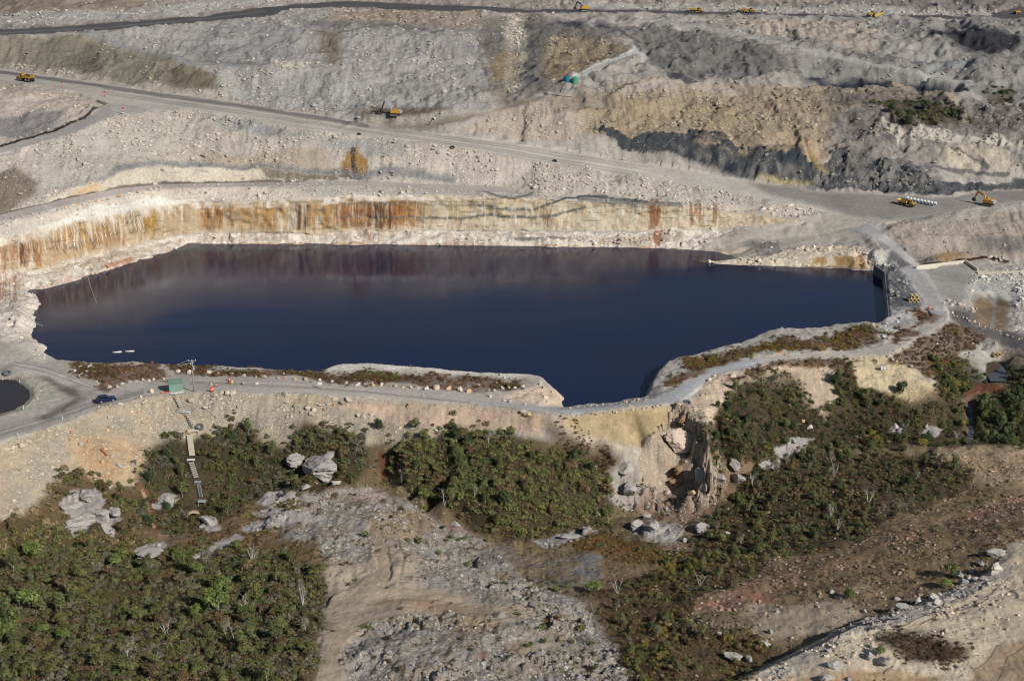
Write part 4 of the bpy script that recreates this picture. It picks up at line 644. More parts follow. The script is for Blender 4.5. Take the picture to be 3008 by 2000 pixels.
M_ground = newmat('ground', rough=.95); n = N(M_ground); B = n.n['Principled BSDF']; B.inputs['Specular IOR Level'].default_value = .1
pos = n('ShaderNodeNewGeometry').outputs['Position']
at_ = n('ShaderNodeAttribute', _attribute_name='Col'); base, rub = at_.outputs['Color'], n.math('MULTIPLY', at_.outputs['Alpha'], n.rng(n.noise(pos, .11, 4)[0], .38, .64, .15, 1.5))
clf = n('ShaderNodeAttribute', _attribute_name='cliff').outputs['Fac']
big = n.rng(n.noise(pos, .07, 6)[0], .3, .7, .82, 1.16); mid = n.rng(n.noise(pos, .9, 6, .65)[0], .3, .7, .78, 1.2); fine = n.rng(n.noise(pos, 4.5, 3)[0], .3, .7, .82, 1.16)
k = n.math('MULTIPLY', n.math('MULTIPLY', big, mid), fine)
c = n.mix(1.0, base, n('ShaderNodeCombineColor', Red=k, Green=k, Blue=k).outputs[0], 'MULTIPLY')
tint = n.noise(pos, .35, 4)[1]                       # slight hue drift
c = n.mix(.12, c, n.mix(1.0, base, n.mix(.5, tint, (1, 1, 1, 1), 'ADD'), 'MULTIPLY'))
wpos = n('ShaderNodeVectorMath', _operation='ADD', i0=pos, i1=n('ShaderNodeVectorMath', _operation='SCALE', i0=n.noise(pos, 2.2, 3)[1], Scale=.55).outputs[0]).outputs[0]
def stones(c, scale, thr):
    v = n('ShaderNodeTexVoronoi', _distance='CHEBYCHEV', Vector=wpos, Scale=scale, Randomness=1.0); d, rc = v.outputs['Distance'], v.outputs['Color']
    sp = n('ShaderNodeSeparateColor', Color=rc)
    on = n.math('GREATER_THAN', n.math('MULTIPLY', sp.outputs[0], n.math('ADD', rub, 0.12)), thr)
    m = n.math('MULTIPLY', n.rng(d, .3, .42, 1, 0), on)
    tone = n.rng(sp.outputs[1], 0, 1, .7, 1.5)
    sc = n.mix(1.0, n.mix(.22, base, (.50, .45, .37, 1)), n('ShaderNodeCombineColor', Red=tone, Green=tone, Blue=tone).outputs[0], 'MULTIPLY')
    ring = n.math('MULTIPLY', n.math('MULTIPLY', n.rng(d, .36, .55, 1, 0), on), .35)
    return n.mix(m, n.mix(ring, c, (.10, .085, .07, 1)), sc), m
c, m1 = stones(c, 2.4, .40); c, m2 = stones(c, 1.1, .62)
# streaks and beds of the quarried face
sx = n('ShaderNodeSeparateXYZ', Vector=pos); wv = n('ShaderNodeCombineXYZ', X=sx.outputs[0], Y=n.math('MULTIPLY', sx.outputs[1], .3), Z=n.math('MULTIPLY', sx.outputs[2], .09)).outputs[0]
st = n.noise(wv, .55, 6, .6)[0]; st2 = n.noise(wv, 1.6, 4)[0]
dark = n.rng(st, .5, .68, 0, .55); c2 = n.mix(dark, c, n.mix(n.rng(st2, .35, .6, 0, 1), (.23, .115, .045, 1), (.36, .26, .14, 1)))
lite = n.rng(n.noise(wv, .9, 5)[0], .55, .68, 0, .55); c2 = n.mix(lite, c2, (.60, .55, .48, 1))
bedv = n('ShaderNodeCombineXYZ', X=n.math('MULTIPLY', sx.outputs[0], .12), Y=n.math('MULTIPLY', sx.outputs[1], .12), Z=n.math('MULTIPLY', sx.outputs[2], 1.2)).outputs[0]
crack = n.rng(n.noise(bedv, 1.2, 5, .6)[0], .59, .65, 0, .55); c2 = n.mix(crack, c2, (.10, .08, .06, 1))
c = n.mix(clf, c, c2)
n.l.new(c, B.inputs['Base Color'])
hgt = n.math('ADD', n.math('MULTIPLY', n.noise(pos, 1.3, 8, .65)[0], .6), n.math('MULTIPLY', n.math('ADD', m1, n.math('MULTIPLY', m2, 1.6)), .35))
n.l.new(n('ShaderNodeBump', Strength=.55, Distance=.6, Height=hgt).outputs[0], B.inputs['Normal'])

M_lake = newmat('lake_water', (.010, .012, .040), .12); n = N(M_lake); B = n.n['Principled BSDF']; B.inputs['IOR'].default_value = 1.33; B.inputs['Specular IOR Level'].default_value = .22
g = n('ShaderNodeNewGeometry').outputs['Position']
n.l.new(n('ShaderNodeBump', Strength=.10, Distance=.1, Height=n.noise(g, 1.2, 3)[0]).outputs[0], B.inputs['Normal'])
n.l.new(n.mix(n.rng(n.noise(g, .03, 3)[0], .35, .65, 0, 1), (.007, .0125, .042, 1), (.0115, .013, .037, 1)), B.inputs['Base Color'])
n.l.new(n.rng(n.noise(n('ShaderNodeMapping', Vector=g, Scale=(.012, .05, 1)).outputs[0], 1.0, 4)[0], .35, .65, .07, .19), B.inputs['Roughness'])
M_creek = newmat('creek_water', (.075, .072, .072), .14); M_pond = newmat('pond_water', (.035, .026, .020), .12); M_pond.node_tree.nodes['Principled BSDF'].inputs['IOR'].default_value = 1.33

idx = np.arange(NN).reshape(NR, NC)
Q = np.stack([idx[:-1, :-1], idx[:-1, 1:], idx[1:, 1:], idx[1:, :-1]], -1).reshape(-1, 4)
qc = CLS[Q].max(1)
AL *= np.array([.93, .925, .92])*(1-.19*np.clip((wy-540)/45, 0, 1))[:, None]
VCO = np.stack([wx, GYf, GZf], 1); VC4 = np.concatenate([AL, RUB[:, None]], 1)
for k, nm in enumerate(('ground', 'haul_road', 'upper_road', 'lakeside_road', 'bench_road', 'rock_face')):
    q = Q[qc == k]
    if not len(q): continue
    u, inv = np.unique(q, return_inverse=True)
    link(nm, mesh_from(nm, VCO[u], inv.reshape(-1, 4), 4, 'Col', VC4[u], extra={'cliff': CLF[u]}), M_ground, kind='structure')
OUT_ = np.array([0, 4, 12, 30, 70, 150, 300.0])        # the country on either side of the survey
sk_v, sk_f, sk_c = [], [], []
for side, cc_ in ((-1, 0), (1, NC-1)):
    ro = np.arange(0, NR, 4); b0 = len(sk_v) and sum(len(q) for q in sk_v)
    X = GX[ro, cc_][:, None]+side*OUT_[None]; Y = np.repeat(GY[ro, cc_][:, None], len(OUT_), 1)
    Zs = blur(np.repeat(GZ[ro, cc_][:, None], len(OUT_), 1), 0)+fbm(X/14, Y/14, 101, 3)*2.2*(OUT_[None] > 0)+fbm(X/60, Y/60, 77, 2)*8*np.clip(OUT_[None]/60, 0, 1)
    cs = np.repeat(AL.reshape(NR, NC, 3)[ro, cc_][:, None], len(OUT_), 1); sk_v.append(np.stack([X, Y, Zs], -1).reshape(-1, 3)); sk_c.append(np.concatenate([cs, np.full(cs.shape[:2]+(1,), .5)], -1).reshape(-1, 4))
    ii = np.arange(len(ro)*len(OUT_)).reshape(len(ro), len(OUT_))+b0; f_ = np.stack([ii[:-1, :-1], ii[:-1, 1:], ii[1:, 1:], ii[1:, :-1]], -1).reshape(-1, 4); sk_f.append(f_ if side > 0 else f_[:, ::-1])
sv = np.concatenate(sk_v); link('terrain', mesh_from('terrain', sv, np.concatenate(sk_f), 4, 'Col', np.concatenate(sk_c), extra={'cliff': np.zeros(len(sv))}), M_ground, kind='structure')
def sheet(name, xy, z, mat):
    bm = bmesh.new(); f = bm.faces.new([bm.verts.new((x, y, z)) for x, y in xy])
    if f.normal.z < 0: f.normal_flip()
    me = bpy.data.meshes.new(name); bm.to_mesh(me); bm.free(); return link(name, me, mat, kind='structure')
LK = [(60, 845, 1), (120, 835, 1), (250, 800, 1), (475, 735, 1), (555, 703, 1), (700, 703, 1), (1900, 716, 1), (2100, 735, .5), (2230, 764, 1), (2400, 772, 1), (2560, 778, 1), (2606, 797, 1), (2616, 930, 1)]
LK += [(2590, 945, 2.4), (2470, 958, 2.6), (2330, 968, 3), (2260, 985, 3), (2150, 1024, 2.8), (2060, 1045, 3), (1970, 1066, 3.2), (1945, 1090, 3.4), (1925, 1125, 3.2), (1905, 1168, 1), (1780, 1190, .2), (1655, 1203, .3)]
LK += [(1632, 1150, 2.5), (1595, 1116, 2.7), (1400, 1098, 2.7), (1075, 1072, 2.8), (965, 1082, 2.4), (940, 1098, 2.2), (700, 1086, 2.6), (350, 1072, 2.6), (160, 1060, 2.4), (80, 1015, 2), (60, 960, 2)]
sheet('lake', [gp(*q)[:2] for q in LK], 0, M_lake)
# ------------------------------------------------------------------ shape writer for man-made things
class MB:
    def __init__(s): s.v = []; s.f = []
    def add(s, vs, fs): k = len(s.v); s.v += [tuple(v) for v in vs]; s.f += [tuple(i+k for i in f) for f in fs]; return s
    def box(s, c, d, rz=0, ry=0, taper=1.0):
        R = Matrix.Rotation(rz, 3, 'Z') @ Matrix.Rotation(ry, 3, 'Y'); vs = []
        for z in (-1, 1):
            t = taper if z > 0 else 1
            for x, y in ((-1, -1), (1, -1), (1, 1), (-1, 1)): vs.append(Vector(c)+R @ Vector((x*d[0]/2*t, y*d[1]/2*t, z*d[2]/2)))
        return s.add(vs, [(3, 2, 1, 0), (4, 5, 6, 7), (0, 1, 5, 4), (1, 2, 6, 5), (2, 3, 7, 6), (3, 0, 4, 7)])
    def bar(s, a, b, w, h=None):
        a, b = Vector(a), Vector(b); d = (b-a).normalized(); up = Vector((0, 0, 1)) if abs(d.z) < .95 else Vector((1, 0, 0))
        y = up.cross(d).normalized()*(w/2); z = d.cross(y).normalized()*((h or w)/2); vs = []
        for p in (a, b):
            for i, j in ((-1, -1), (1, -1), (1, 1), (-1, 1)): vs.append(p+y*i+z*j)
        return s.add(vs, [(3, 2, 1, 0), (4, 5, 6, 7), (0, 1, 5, 4), (1, 2, 6, 5), (2, 3, 7, 6), (3, 0, 4, 7)])
    def cyl(s, a, b, r0, r1=None, n=14, caps=True):
        a, b = Vector(a), Vector(b); r1 = r0 if r1 is None else r1; d = (b-a).normalized()
        x = d.orthogonal().normalized(); y = d.cross(x); vs = []
        for p, r in ((a, r0), (b, r1)):
            for k in range(n): t = 2*math.pi*k/n; vs.append(p+x*math.cos(t)*r+y*math.sin(t)*r)
        fs = [(k, (k+1) % n, n+(k+1) % n, n+k) for k in range(n)]
        if caps: fs += [tuple(range(n-1, -1, -1)), tuple(range(n, 2*n))]
        return s.add(vs, fs)
    def tube(s, pts, r, n=6):
        for a, b in zip(pts[:-1], pts[1:]): s.cyl(a, b, r, n=n)
        return s
    def ring(s, a, b, ro, ri, n=18):                 # open pipe or tyre carcass
        a, b = Vector(a), Vector(b); d = (b-a).normalized(); x = d.orthogonal().normalized(); y = d.cross(x); vs = []
        for p, r in ((a, ro), (b, ro), (b, ri), (a, ri)):
            for k in range(n): t = 2*math.pi*k/n; vs.append(p+(x*math.cos(t)+y*math.sin(t))*r)
        return s.add(vs, [(q*n+k, q*n+(k+1) % n, ((q+1) % 4)*n+(k+1) % n, ((q+1) % 4)*n+k) for q in range(4) for k in range(n)])
    def torus(s, c, R, r, n=22, m=9, axis=(0, 0, 1), sq=1.0):
        d = Vector(axis).normalized(); x = d.orthogonal().normalized(); y = d.cross(x); vs = []
        for k in range(n):
            t = 2*math.pi*k/n; e = x*math.cos(t)+y*math.sin(t)
            for j in range(m): q = 2*math.pi*j/m; vs.append(Vector(c)+e*(R+r*math.cos(q))+d*(r*math.sin(q)*sq))
        return s.add(vs, [(k*m+j, ((k+1) % n)*m+j, ((k+1) % n)*m+(j+1) % m, k*m+(j+1) % m) for k in range(n) for j in range(m)])
    def prism(s, prof, y0, y1, inset=0.0):           # side outline in x, z run across y; both ends inset
        n = len(prof); cx = sum(p[0] for p in prof)/n; cz = sum(p[1] for p in prof)/n
        vs = [(x, y0, z) for x, z in prof]+[(x, y1, z) for x, z in prof]
        return s.add(vs, [(k, (k+1) % n, n+(k+1) % n, n+k) for k in range(n)]+[tuple(range(n-1, -1, -1)), tuple(range(n, 2*n))])
    def build(s, name, mat, parent=None, bevel=0.0, smooth=False, **props):
        me = bpy.data.meshes.new(name); me.from_pydata(s.v, [], s.f); bm = bmesh.new(); bm.from_mesh(me)
        bmesh.ops.recalc_face_normals(bm, faces=bm.faces)
        if bevel: bmesh.ops.bevel(bm, geom=bm.edges[:], offset=bevel, segments=1, affect='EDGES', clamp_overlap=True)
        bm.to_mesh(me); bm.free()
        if smooth: me.polygons.foreach_set('use_smooth', [True]*len(me.polygons))
        return link(name, me, mat, parent, **props)
def thing(name, label, cat, loc, rz=0, group=None, scale=1.0, ry=0):
    o = bpy.data.objects.new(name, None); COL.objects.link(o); o.location = loc; o.rotation_euler = (0, ry, rz); o.scale = (scale,)*3
    o['label'] = label; o['category'] = cat
    if group: o['group'] = group
    o.empty_display_size = .5
    return o
def dup(o, parent=None):
    c = o.copy(); COL.objects.link(c); c.parent = parent
    for ch in list(o.children): dup(ch, c)
    return c
def head(a, b): pa, pb = at(*a), at(*b); return math.atan2(pb.y-pa.y, pb.x-pa.x)
def L3(c): return tuple(float(v) for v in lin(c))

YEL = speckled('yellow_paint', L3((190, 144, 64)), .35, 2.5, .5); DRK = speckled('dark_rubber', L3((48, 47, 46)), .25, 4, .9); STL = speckled('grey_steel', L3((150, 153, 158)), .2, 3, .6); RIM = speckled('dusty_rim', L3((168, 160, 148)), .2, 5, .7)
GLS = newmat('dark_glass', (.012, .014, .016), .12); COALM = speckled('load_rock', L3((62, 56, 50)), .5, 2.2, .95); BEDM = speckled('worn_bed', L3((206, 168, 92)), .3, 2, .7)
WHT = speckled('white_paint', L3((216, 214, 206)), .12, 3, .6); CONC = speckled('concrete', L3((196, 186, 168)), .2, 1.2, .9); CONG = speckled('grey_concrete', L3((104, 108, 110)), .3, .8, .9); ORG = speckled('orange_plastic', L3((232, 84, 40)), .15, 5, .55); REDM = speckled('red_paint', L3((178, 52, 46)), .2, 5, .6)
WOOD = speckled('weathered_timber', L3((204, 192, 170)), .2, 4, .85); POLE = speckled('pole_timber', L3((152, 148, 138)), .25, 3, .9); TANKB = speckled('blue_tank_plastic', L3((30, 106, 132)), .15, 2, .5); TANKG = speckled('green_tank_plastic', L3((66, 138, 110)), .15, 2, .5)
GRN = speckled('green_sheet_metal', L3((116, 140, 126)), .1, 1.5, .5); GRNR = speckled('green_roof_metal', L3((110, 134, 120)), .1, 1.5, .45); CARM = newmat('dark_blue_paint', L3((22, 36, 66)), .22); CARM.node_tree.nodes['Principled BSDF'].inputs['Specular IOR Level'].default_value = .6
TYRE = speckled('old_tyre', L3((86, 88, 92)), .3, 3, .9); PIPE = speckled('tan_concrete_pipe', L3((206, 182, 134)), .2, 2, .85); PIPW = speckled('pale_concrete_pipe', L3((206, 210, 210)), .15, 2, .8); HOSE = newmat('black_hose', L3((40, 44, 50)), .6); WIRE = newmat('grey_cable', L3((190, 188, 182)), .6)

# ------------------------------------------------------------------ rocks
def ico(sub):
    bm = bmesh.new(); bmesh.ops.create_icosphere(bm, subdivisions=sub, radius=1); v = np.array([q.co[:] for q in bm.verts]); f = np.array([[q.index for q in p.verts] for p in bm.faces]); bm.free(); return v, f
I1, I2, I3, I4 = ico(1), ico(2), ico(3), ico(4)
def rock_shape(seed, ic):
    r = np.random.default_rng(seed); v, f = ic[0].copy(), ic[1]
    for _ in range(9):                               # cut flat faces like broken sandstone
        nrm = r.normal(size=3); nrm /= np.linalg.norm(nrm); d = r.uniform(.45, .85); s = v @ nrm; m = s > d; v[m] -= np.outer(s[m]-d, nrm)
    v *= 1+r.normal(size=(len(v), 1))*.03
    v *= np.array([1, r.uniform(.6, .95), r.uniform(.5, .8)]); return v, f
RS1 = [rock_shape(100+i, I1) for i in range(8)]; RS2 = [rock_shape(200+i, I2) for i in range(10)]; RS3 = [rock_shape(300+i, I3) for i in range(6)]
def crag_shape(seed):                                # bedded, jointed rock mass
    v, f = rock_shape(seed, I4); a = fbm(v[:, 0]*2.2+seed, v[:, 2]*3.5+v[:, 1]*1.7, seed, 4); b = fbm(v[:, 1]*2.6-seed, v[:, 0]*2.4+v[:, 2]*4, seed+5, 4)
    v = v*(1+.17*a[:, None]+.12*b[:, None]); bed = np.floor((v[:, 2]+b*.12)*5)/5; v[:, :2] *= (1+.10*np.sin(bed*37.7+seed))[:, None]; return v, f
RS4 = [crag_shape(700+i) for i in range(6)]
M_rock = newmat('loose_rock', rough=.95); n = N(M_rock); B = n.n['Principled BSDF']; B.inputs['Specular IOR Level'].default_value = .1
cc = n('ShaderNodeAttribute', _attribute_name='Col').outputs['Color']; gpos = n('ShaderNodeNewGeometry').outputs['Position']
q = n.rng(n.noise(gpos, 3, 5, .65)[0], .3, .7, .72, 1.2)
n.l.new(n.mix(1.0, cc, n('ShaderNodeCombineColor', Red=q, Green=q, Blue=q).outputs[0], 'MULTIPLY'), B.inputs['Base Color'])
n.l.new(n('ShaderNodeBump', Strength=.5, Distance=.15, Height=n.noise(gpos, 4, 6)[0]).outputs[0], B.inputs['Normal'])
def scatter(name, shapes, P, size, col, yaw, mat, nper=3, smooth=False, squash=None, **props):
    V, Fc, Cc, off = [], [], [], 0
    pick = rng.integers(0, len(shapes), len(P))
    for s, sh in enumerate(shapes):
        m = np.where(pick == s)[0]
        if not len(m): continue
        v, f = sh[0], sh[1]; tone = sh[2] if len(sh) > 2 else None
        ca, sa = np.cos(yaw[m])[:, None], np.sin(yaw[m])[:, None]; sz = size[m][:, None]
        sq = np.ones((len(m), 1)) if squash is None else squash[m][:, None]
        X = (v[None, :, 0]*ca-v[None, :, 1]*sa)*sz+P[m, 0:1]; Y = (v[None, :, 0]*sa+v[None, :, 1]*ca)*sz+P[m, 1:2]; Z = v[None, :, 2]*sz*sq+P[m, 2:3]
        V.append(np.stack([X, Y, Z], -1).reshape(-1, 3)); Fc.append((f[None]+(np.arange(len(m))*len(v))[:, None, None]).reshape(-1, nper)+off)
        c = np.repeat(col[m][:, None, :], len(v), 1)
        if tone is not None: c = c*tone[None]
        Cc.append(np.concatenate([c, np.ones(c.shape[:2]+(1,))], -1).reshape(-1, 4)); off += len(m)*len(v)
    me = mesh_from(name, np.concatenate(V), np.concatenate(Fc), nper, 'Col', np.concatenate(Cc), smooth)
    return link(name, me, mat, **props)
DYR = np.gradient(YR); AREA = (DU*GY*DYR[:, None]).ravel()
INFR0 = (fx > -10) & (fx < 3015) & (fy > 0) & (fy < 2010); INFR = (fx > -280) & (fx < 3290) & (fy > -40) & (fy < 2120)
def sample(w, nmax):
    w = w*INFR; c = np.cumsum(w); k = np.searchsorted(c, rng.random(nmax)*c[-1]); return np.clip(k, 0, NN-1)
def ground_pts(k, jit=.4, sink=0.0):
    x = wx[k]+rng.normal(size=len(k))*jit; y = wy[k]+rng.normal(size=len(k))*jit; return np.stack([x, y, height(x, y)-sink], 1)
w = AREA*np.clip(RUB-.25, 0, 2)**1.5*(CLS == 0)*(VEG < .5)*(GZ.ravel() > .1)*(.08+np.clip(n2*4.5+.3, 0, 3))
k = sample(w, 40000); size = np.clip(.16*rng.random(len(k))**-.55, .17, 1.1); P = ground_pts(k); P[:, 2] += size*.1
col = AL[k]*(rng.uniform(.8, 1.35, (len(k), 1)))*.7+.3*lin((205, 196, 176))[None]*rng.uniform(.6, 1.2, (len(k), 1))
sm = size < .45
scatter('rubble', RS1, P[sm], size[sm], col[sm], rng.random(sm.sum())*6.28, M_rock, kind='stuff'); scatter('loose_stones', RS2, P[~sm], size[~sm], col[~sm], rng.random((~sm).sum())*6.28, M_rock, kind='stuff')
kn = np.where((fy > 1430) & (fx > 560) & (CRG > .2) & INFR & (GZ.ravel() > -30))[0]; w = np.zeros(NN); w[kn] = AREA[kn]*np.clip(CRG[kn], 0, 1.2)*np.clip(.3+n4[kn]*2.5, .02, 2); k = sample(w, 11000); size = np.clip(.10*rng.random(len(k))**-.5, .1, .6); P = ground_pts(k, .2); P[:, 2] += size*.15
scatter('bedrock_debris', RS1, P, size, lin((160, 153, 145))[None]*rng.uniform(.55, 1.25, (len(k), 1)), rng.random(len(k))*6.28, M_rock, kind='stuff')
rs = np.where((fy > 1330) & (fx > 1950) & INFR & (VEG < .5) | (fy > 1450) & (fx > 2000) & INFR)[0]; w = np.zeros(NN); w[rs] = AREA[rs]*np.clip(RUB[rs]-.1, .05, 1.4)*np.clip(.3+n4[rs]*2.5+n1[rs], .02, 2); k = sample(w, 8000); size = np.clip(.09*rng.random(len(k))**-.6, .09, .6); P = ground_pts(k, .2); P[:, 2] += size*.12
scatter('hillside_stones', RS1, P, size, (AL[k]*.6+.4*lin((170, 150, 134))[None])*rng.uniform(.7, 1.5, (len(k), 1)), rng.random(len(k))*6.28, M_rock, kind='stuff')
ROCKM = {}
def tint_mesh(base, col):
    key = (base, col)
    if key not in ROCKM:
        v, f = RS3[base] if base < 10 else RS4[base-10]; c = np.tile(np.append(lin(col), 1), (len(v), 1)); ROCKM[key] = mesh_from('boulder', v, f, 3, 'Col', c, False)
    return ROCKM[key]
TONES = {'pale': (176, 168, 154), 'white': (190, 183, 170), 'grey': (164, 157, 150), 'tan': (196, 166, 128), 'pinkish': (196, 174, 156), 'orange': (178, 140, 104), 'brown': (150, 124, 96)}
def boulder(px, py, wpx, tone, label, group=None, name='boulder', flat=1.0, sink=.25):
    wpx = wpx*.87 if wpx < 28 and name == 'boulder' else wpx
    p = at(px, py); s = wpx/2*(p.y*CT-(p.z-ZC)*ST)/F
    o = link(name, tint_mesh(random.randrange(6)+(10 if wpx > 28 else 0), TONES[tone]), M_rock); o.location = (p.x, p.y, p.z+s*.55*flat-s*sink); sx_ = random.uniform(.9, 1.15)
    o.scale = (s*1.12*sx_, s*1.12, s*1.15*flat); o.rotation_euler = (random.uniform(-.25, .25), random.uniform(-.25, .25), random.uniform(0, 6.28))
    o['label'] = label; o['category'] = 'boulder' if name == 'boulder' else 'rock'
    if group: o['group'] = group
    return o
def ordn(i): return f"{i}{'th' if 10 <= i % 100 <= 20 else {1: 'st', 2: 'nd', 3: 'rd'}.get(i % 10, 'th')}"
def size_word(w): return 'small' if w < 13 else 'large' if w > 22 else 'mid-sized'
def row(pts, fmt, group, tones=('pale', 'pale', 'white', 'grey', 'tan')):
    for i, q in enumerate(sorted(pts)):
        x, y = q[:2]; wd = q[2] if len(q) > 2 else random.uniform(9, 15); t = q[3] if len(q) > 3 else random.choice(tones)
        boulder(x, y, wd, t, fmt.format(size=size_word(wd), tone=t, nth=ordn(i+1)), group)
row([(285, 1122, 10, 'white'), (290, 1128, 10, 'white'), (320, 1140, 24, 'pale'), (345, 1137, 14, 'white'), (361, 1130, 16, 'white'), (380, 1125, 14, 'white'), (399, 1122, 14), (420, 1118, 18, 'grey'), (437, 1120, 13, 'white'), (452, 1116, 15, 'white'), (481, 1115, 12)],
    '{size} {tone} boulder edging the heath mound by the hut, {nth} from left', 'boulders around the heath mound by the hut')
row([(221, 1090, 16, 'white'), (236, 1080, 14, 'grey'), (266, 1078, 22, 'pale'), (255, 1094, 18, 'pale'), (240, 1102, 13, 'white'), (268, 1101, 12), (232, 1106, 10)], '{size} {tone} boulder in the pile left of the heath mound, {nth} from left', 'jumbled boulders left of the heath mound')
A = [(522, 1094, 17), (557, 1096, 24, 'white'), (613, 1097, 20, 'white'), (641, 1099, 13, 'tan'), (681, 1101, 16, 'white'), (716, 1105, 18, 'grey'), (753, 1108, 13, 'tan'), (776, 1110, 20), (817, 1112, 13, 'grey'), (838, 1113, 12), (866, 1115, 14, 'tan'), (897, 1117, 18, 'grey'), (940, 1118, 13, 'white'), (976, 1123, 14), (1017, 1129, 19), (1034, 1131, 9, 'grey'), (1050, 1132, 19, 'white'), (1072, 1132, 16, 'grey'), (1096, 1133, 21), (1122, 1132, 18, 'white'), (1145, 1134, 12, 'brown'), (1162, 1135, 17, 'grey'), (1184, 1139, 12), (1206, 1140, 17), (1227, 1142, 13), (1254, 1143, 21, 'white'), (1285, 1141, 28, 'pinkish'), (1319, 1143, 22), (1351, 1148, 26, 'pinkish'), (1376, 1152, 20, 'tan'), (1436, 1149, 12), (1454, 1149, 12), (1476, 1142, 16, 'white'), (1495, 1139, 13), (1513, 1140, 14), (1536, 1137, 18, 'pinkish')]
row(A, '{size} {tone} boulder in the lakeside road row, {nth} from the pole end', 'row of boulders along the lakeside road')
row([(446, 1153, 24, 'pinkish'), (413, 1167, 16, 'white'), (403, 1170, 10), (622, 1130, 12, 'pale'), (679, 1127, 22, 'tan'), (714, 1130, 16, 'grey'), (756, 1129, 17, 'white'), (1441, 1166, 16, 'white'), (1481, 1179, 15), (1498, 1181, 17, 'grey'), (1542, 1189, 13, 'pinkish'), (1589, 1131, 20, 'pale'), (1595, 1140, 15, 'grey')], '{size} {tone} loose boulder on the lakeside road flat, {nth} from left', 'loose boulders on the lakeside flat')
row([(802, 1079, 16, 'pale'), (832, 1080, 16, 'tan'), (834, 1100, 12, 'white'), (1306, 1121, 9), (1404, 1133, 11), (1458, 1125, 9), (1471, 1102, 15), (1483, 1111, 13), (1500, 1112, 10), (1520, 1113, 10)], '{size} {tone} boulder among the near-bank red heath, {nth} from left', 'boulders in the heath on the near bank')
def along(poly, n, jit=1.5, a=9, b=14):
    p = [np.array(q, float) for q in poly]; seg = [np.linalg.norm(v-u) for u, v in zip(p[:-1], p[1:])]; T = sum(seg); out = []
    for k in range(n):
        d = T*(k+.5)/n
        for u, v, s in zip(p[:-1], p[1:], seg):
            if d <= s: w_ = u+(v-u)*d/s; break
            d -= s
        out.append((w_[0]+random.uniform(-7, 7), w_[1]+random.uniform(-jit, jit)*1.6, random.uniform(a*.6, b*1.1)))
    return out
row(along([(1642, 1222), (1760, 1217), (1880, 1204), (1990, 1187)], 26, 1, 8, 13), '{size} {tone} edging stone on the valley side of the causeway, {nth} from left', 'edging stones below the causeway', ('tan', 'pinkish', 'pale', 'brown'))
row(along([(1666, 1200), (1760, 1190), (1850, 1180), (1905, 1168)], 24, 1.5, 7, 12), '{size} {tone} stone on the lake side of the causeway, {nth} from left', 'stones on the lake side of the causeway', ('pale', 'pinkish', 'tan'))
bench = [(35, 643), (65, 637), (96, 631, 14), (116, 629, 11, 'grey'), (137, 625, 14, 'grey'), (169, 619, 13), (194, 613, 13, 'tan'), (215, 607, 14, 'white'), (230, 603, 13), (243, 601, 12, 'white'), (264, 597, 14), (282, 594, 13, 'orange'), (301, 591, 11), (317, 587, 13), (350, 580, 17, 'orange'), (379, 573, 13, 'white'), (395, 573, 9), (405, 568, 13, 'orange'), (434, 560, 10), (444, 559, 11), (455, 555, 12), (471, 553, 11)]+along([(500, 546), (700, 543), (1000, 540)], 26, 1.2, 7, 11)
row(bench, '{size} {tone} boulder on the bench edge above the pit wall, {nth} from left', 'boulders along the bench edge')
row([(2565, 957, 18, 'tan'), (2580, 962, 14, 'orange'), (2643, 938, 14, 'pale'), (2637, 946, 12, 'white'), (2654, 1027, 13, 'orange'), (2753, 1014, 12, 'white'), (2677, 1078, 16, 'pale'), (2607, 1050, 15, 'grey'), (2621, 1057, 15, 'grey'), (2634, 1063, 12, 'grey'), (2648, 1066, 12, 'grey'), (2296, 1038, 20, 'orange'), (2286, 1044, 14, 'pale'), (2308, 1044, 12, 'orange'), (2286, 1096, 18, 'tan'), (2858, 1012, 9, 'white'), (2926, 1012, 13, 'tan')], '{size} {tone} boulder by the tracks right of the lake, {nth} from left', 'boulders around the right-hand tracks')
row(along([(2775, 914), (2830, 935), (2880, 955), (2953, 984), (3000, 1000)], 26, 2, 7, 13), '{size} {tone} stone lining the dark track, {nth} from its upper end', 'stones along the dark track', ('pale', 'tan', 'white'))
row(along([(2768, 886), (2800, 896), (2840, 905), (2870, 915)], 12, 4, 12, 20), '{size} {tone} block in the row below the gravel pad, {nth} from left', 'white blocks below the gravel pad', ('white', 'white', 'pinkish', 'pale'))
row([(2908, 756, 16, 'white'), (2922, 758, 15, 'pale'), (2934, 763, 16, 'pale'), (2945, 758, 14, 'white'), (2940, 768, 14, 'pale'), (2925, 768, 12, 'pale'), (2962, 675, 13, 'white'), (2842, 648, 12, 'pale'), (2862, 662, 12, 'pale'), (2950, 722, 12, 'grey')], '{size} {tone} boulder above the concrete weir wall, {nth} from left', 'boulders above the weir wall')
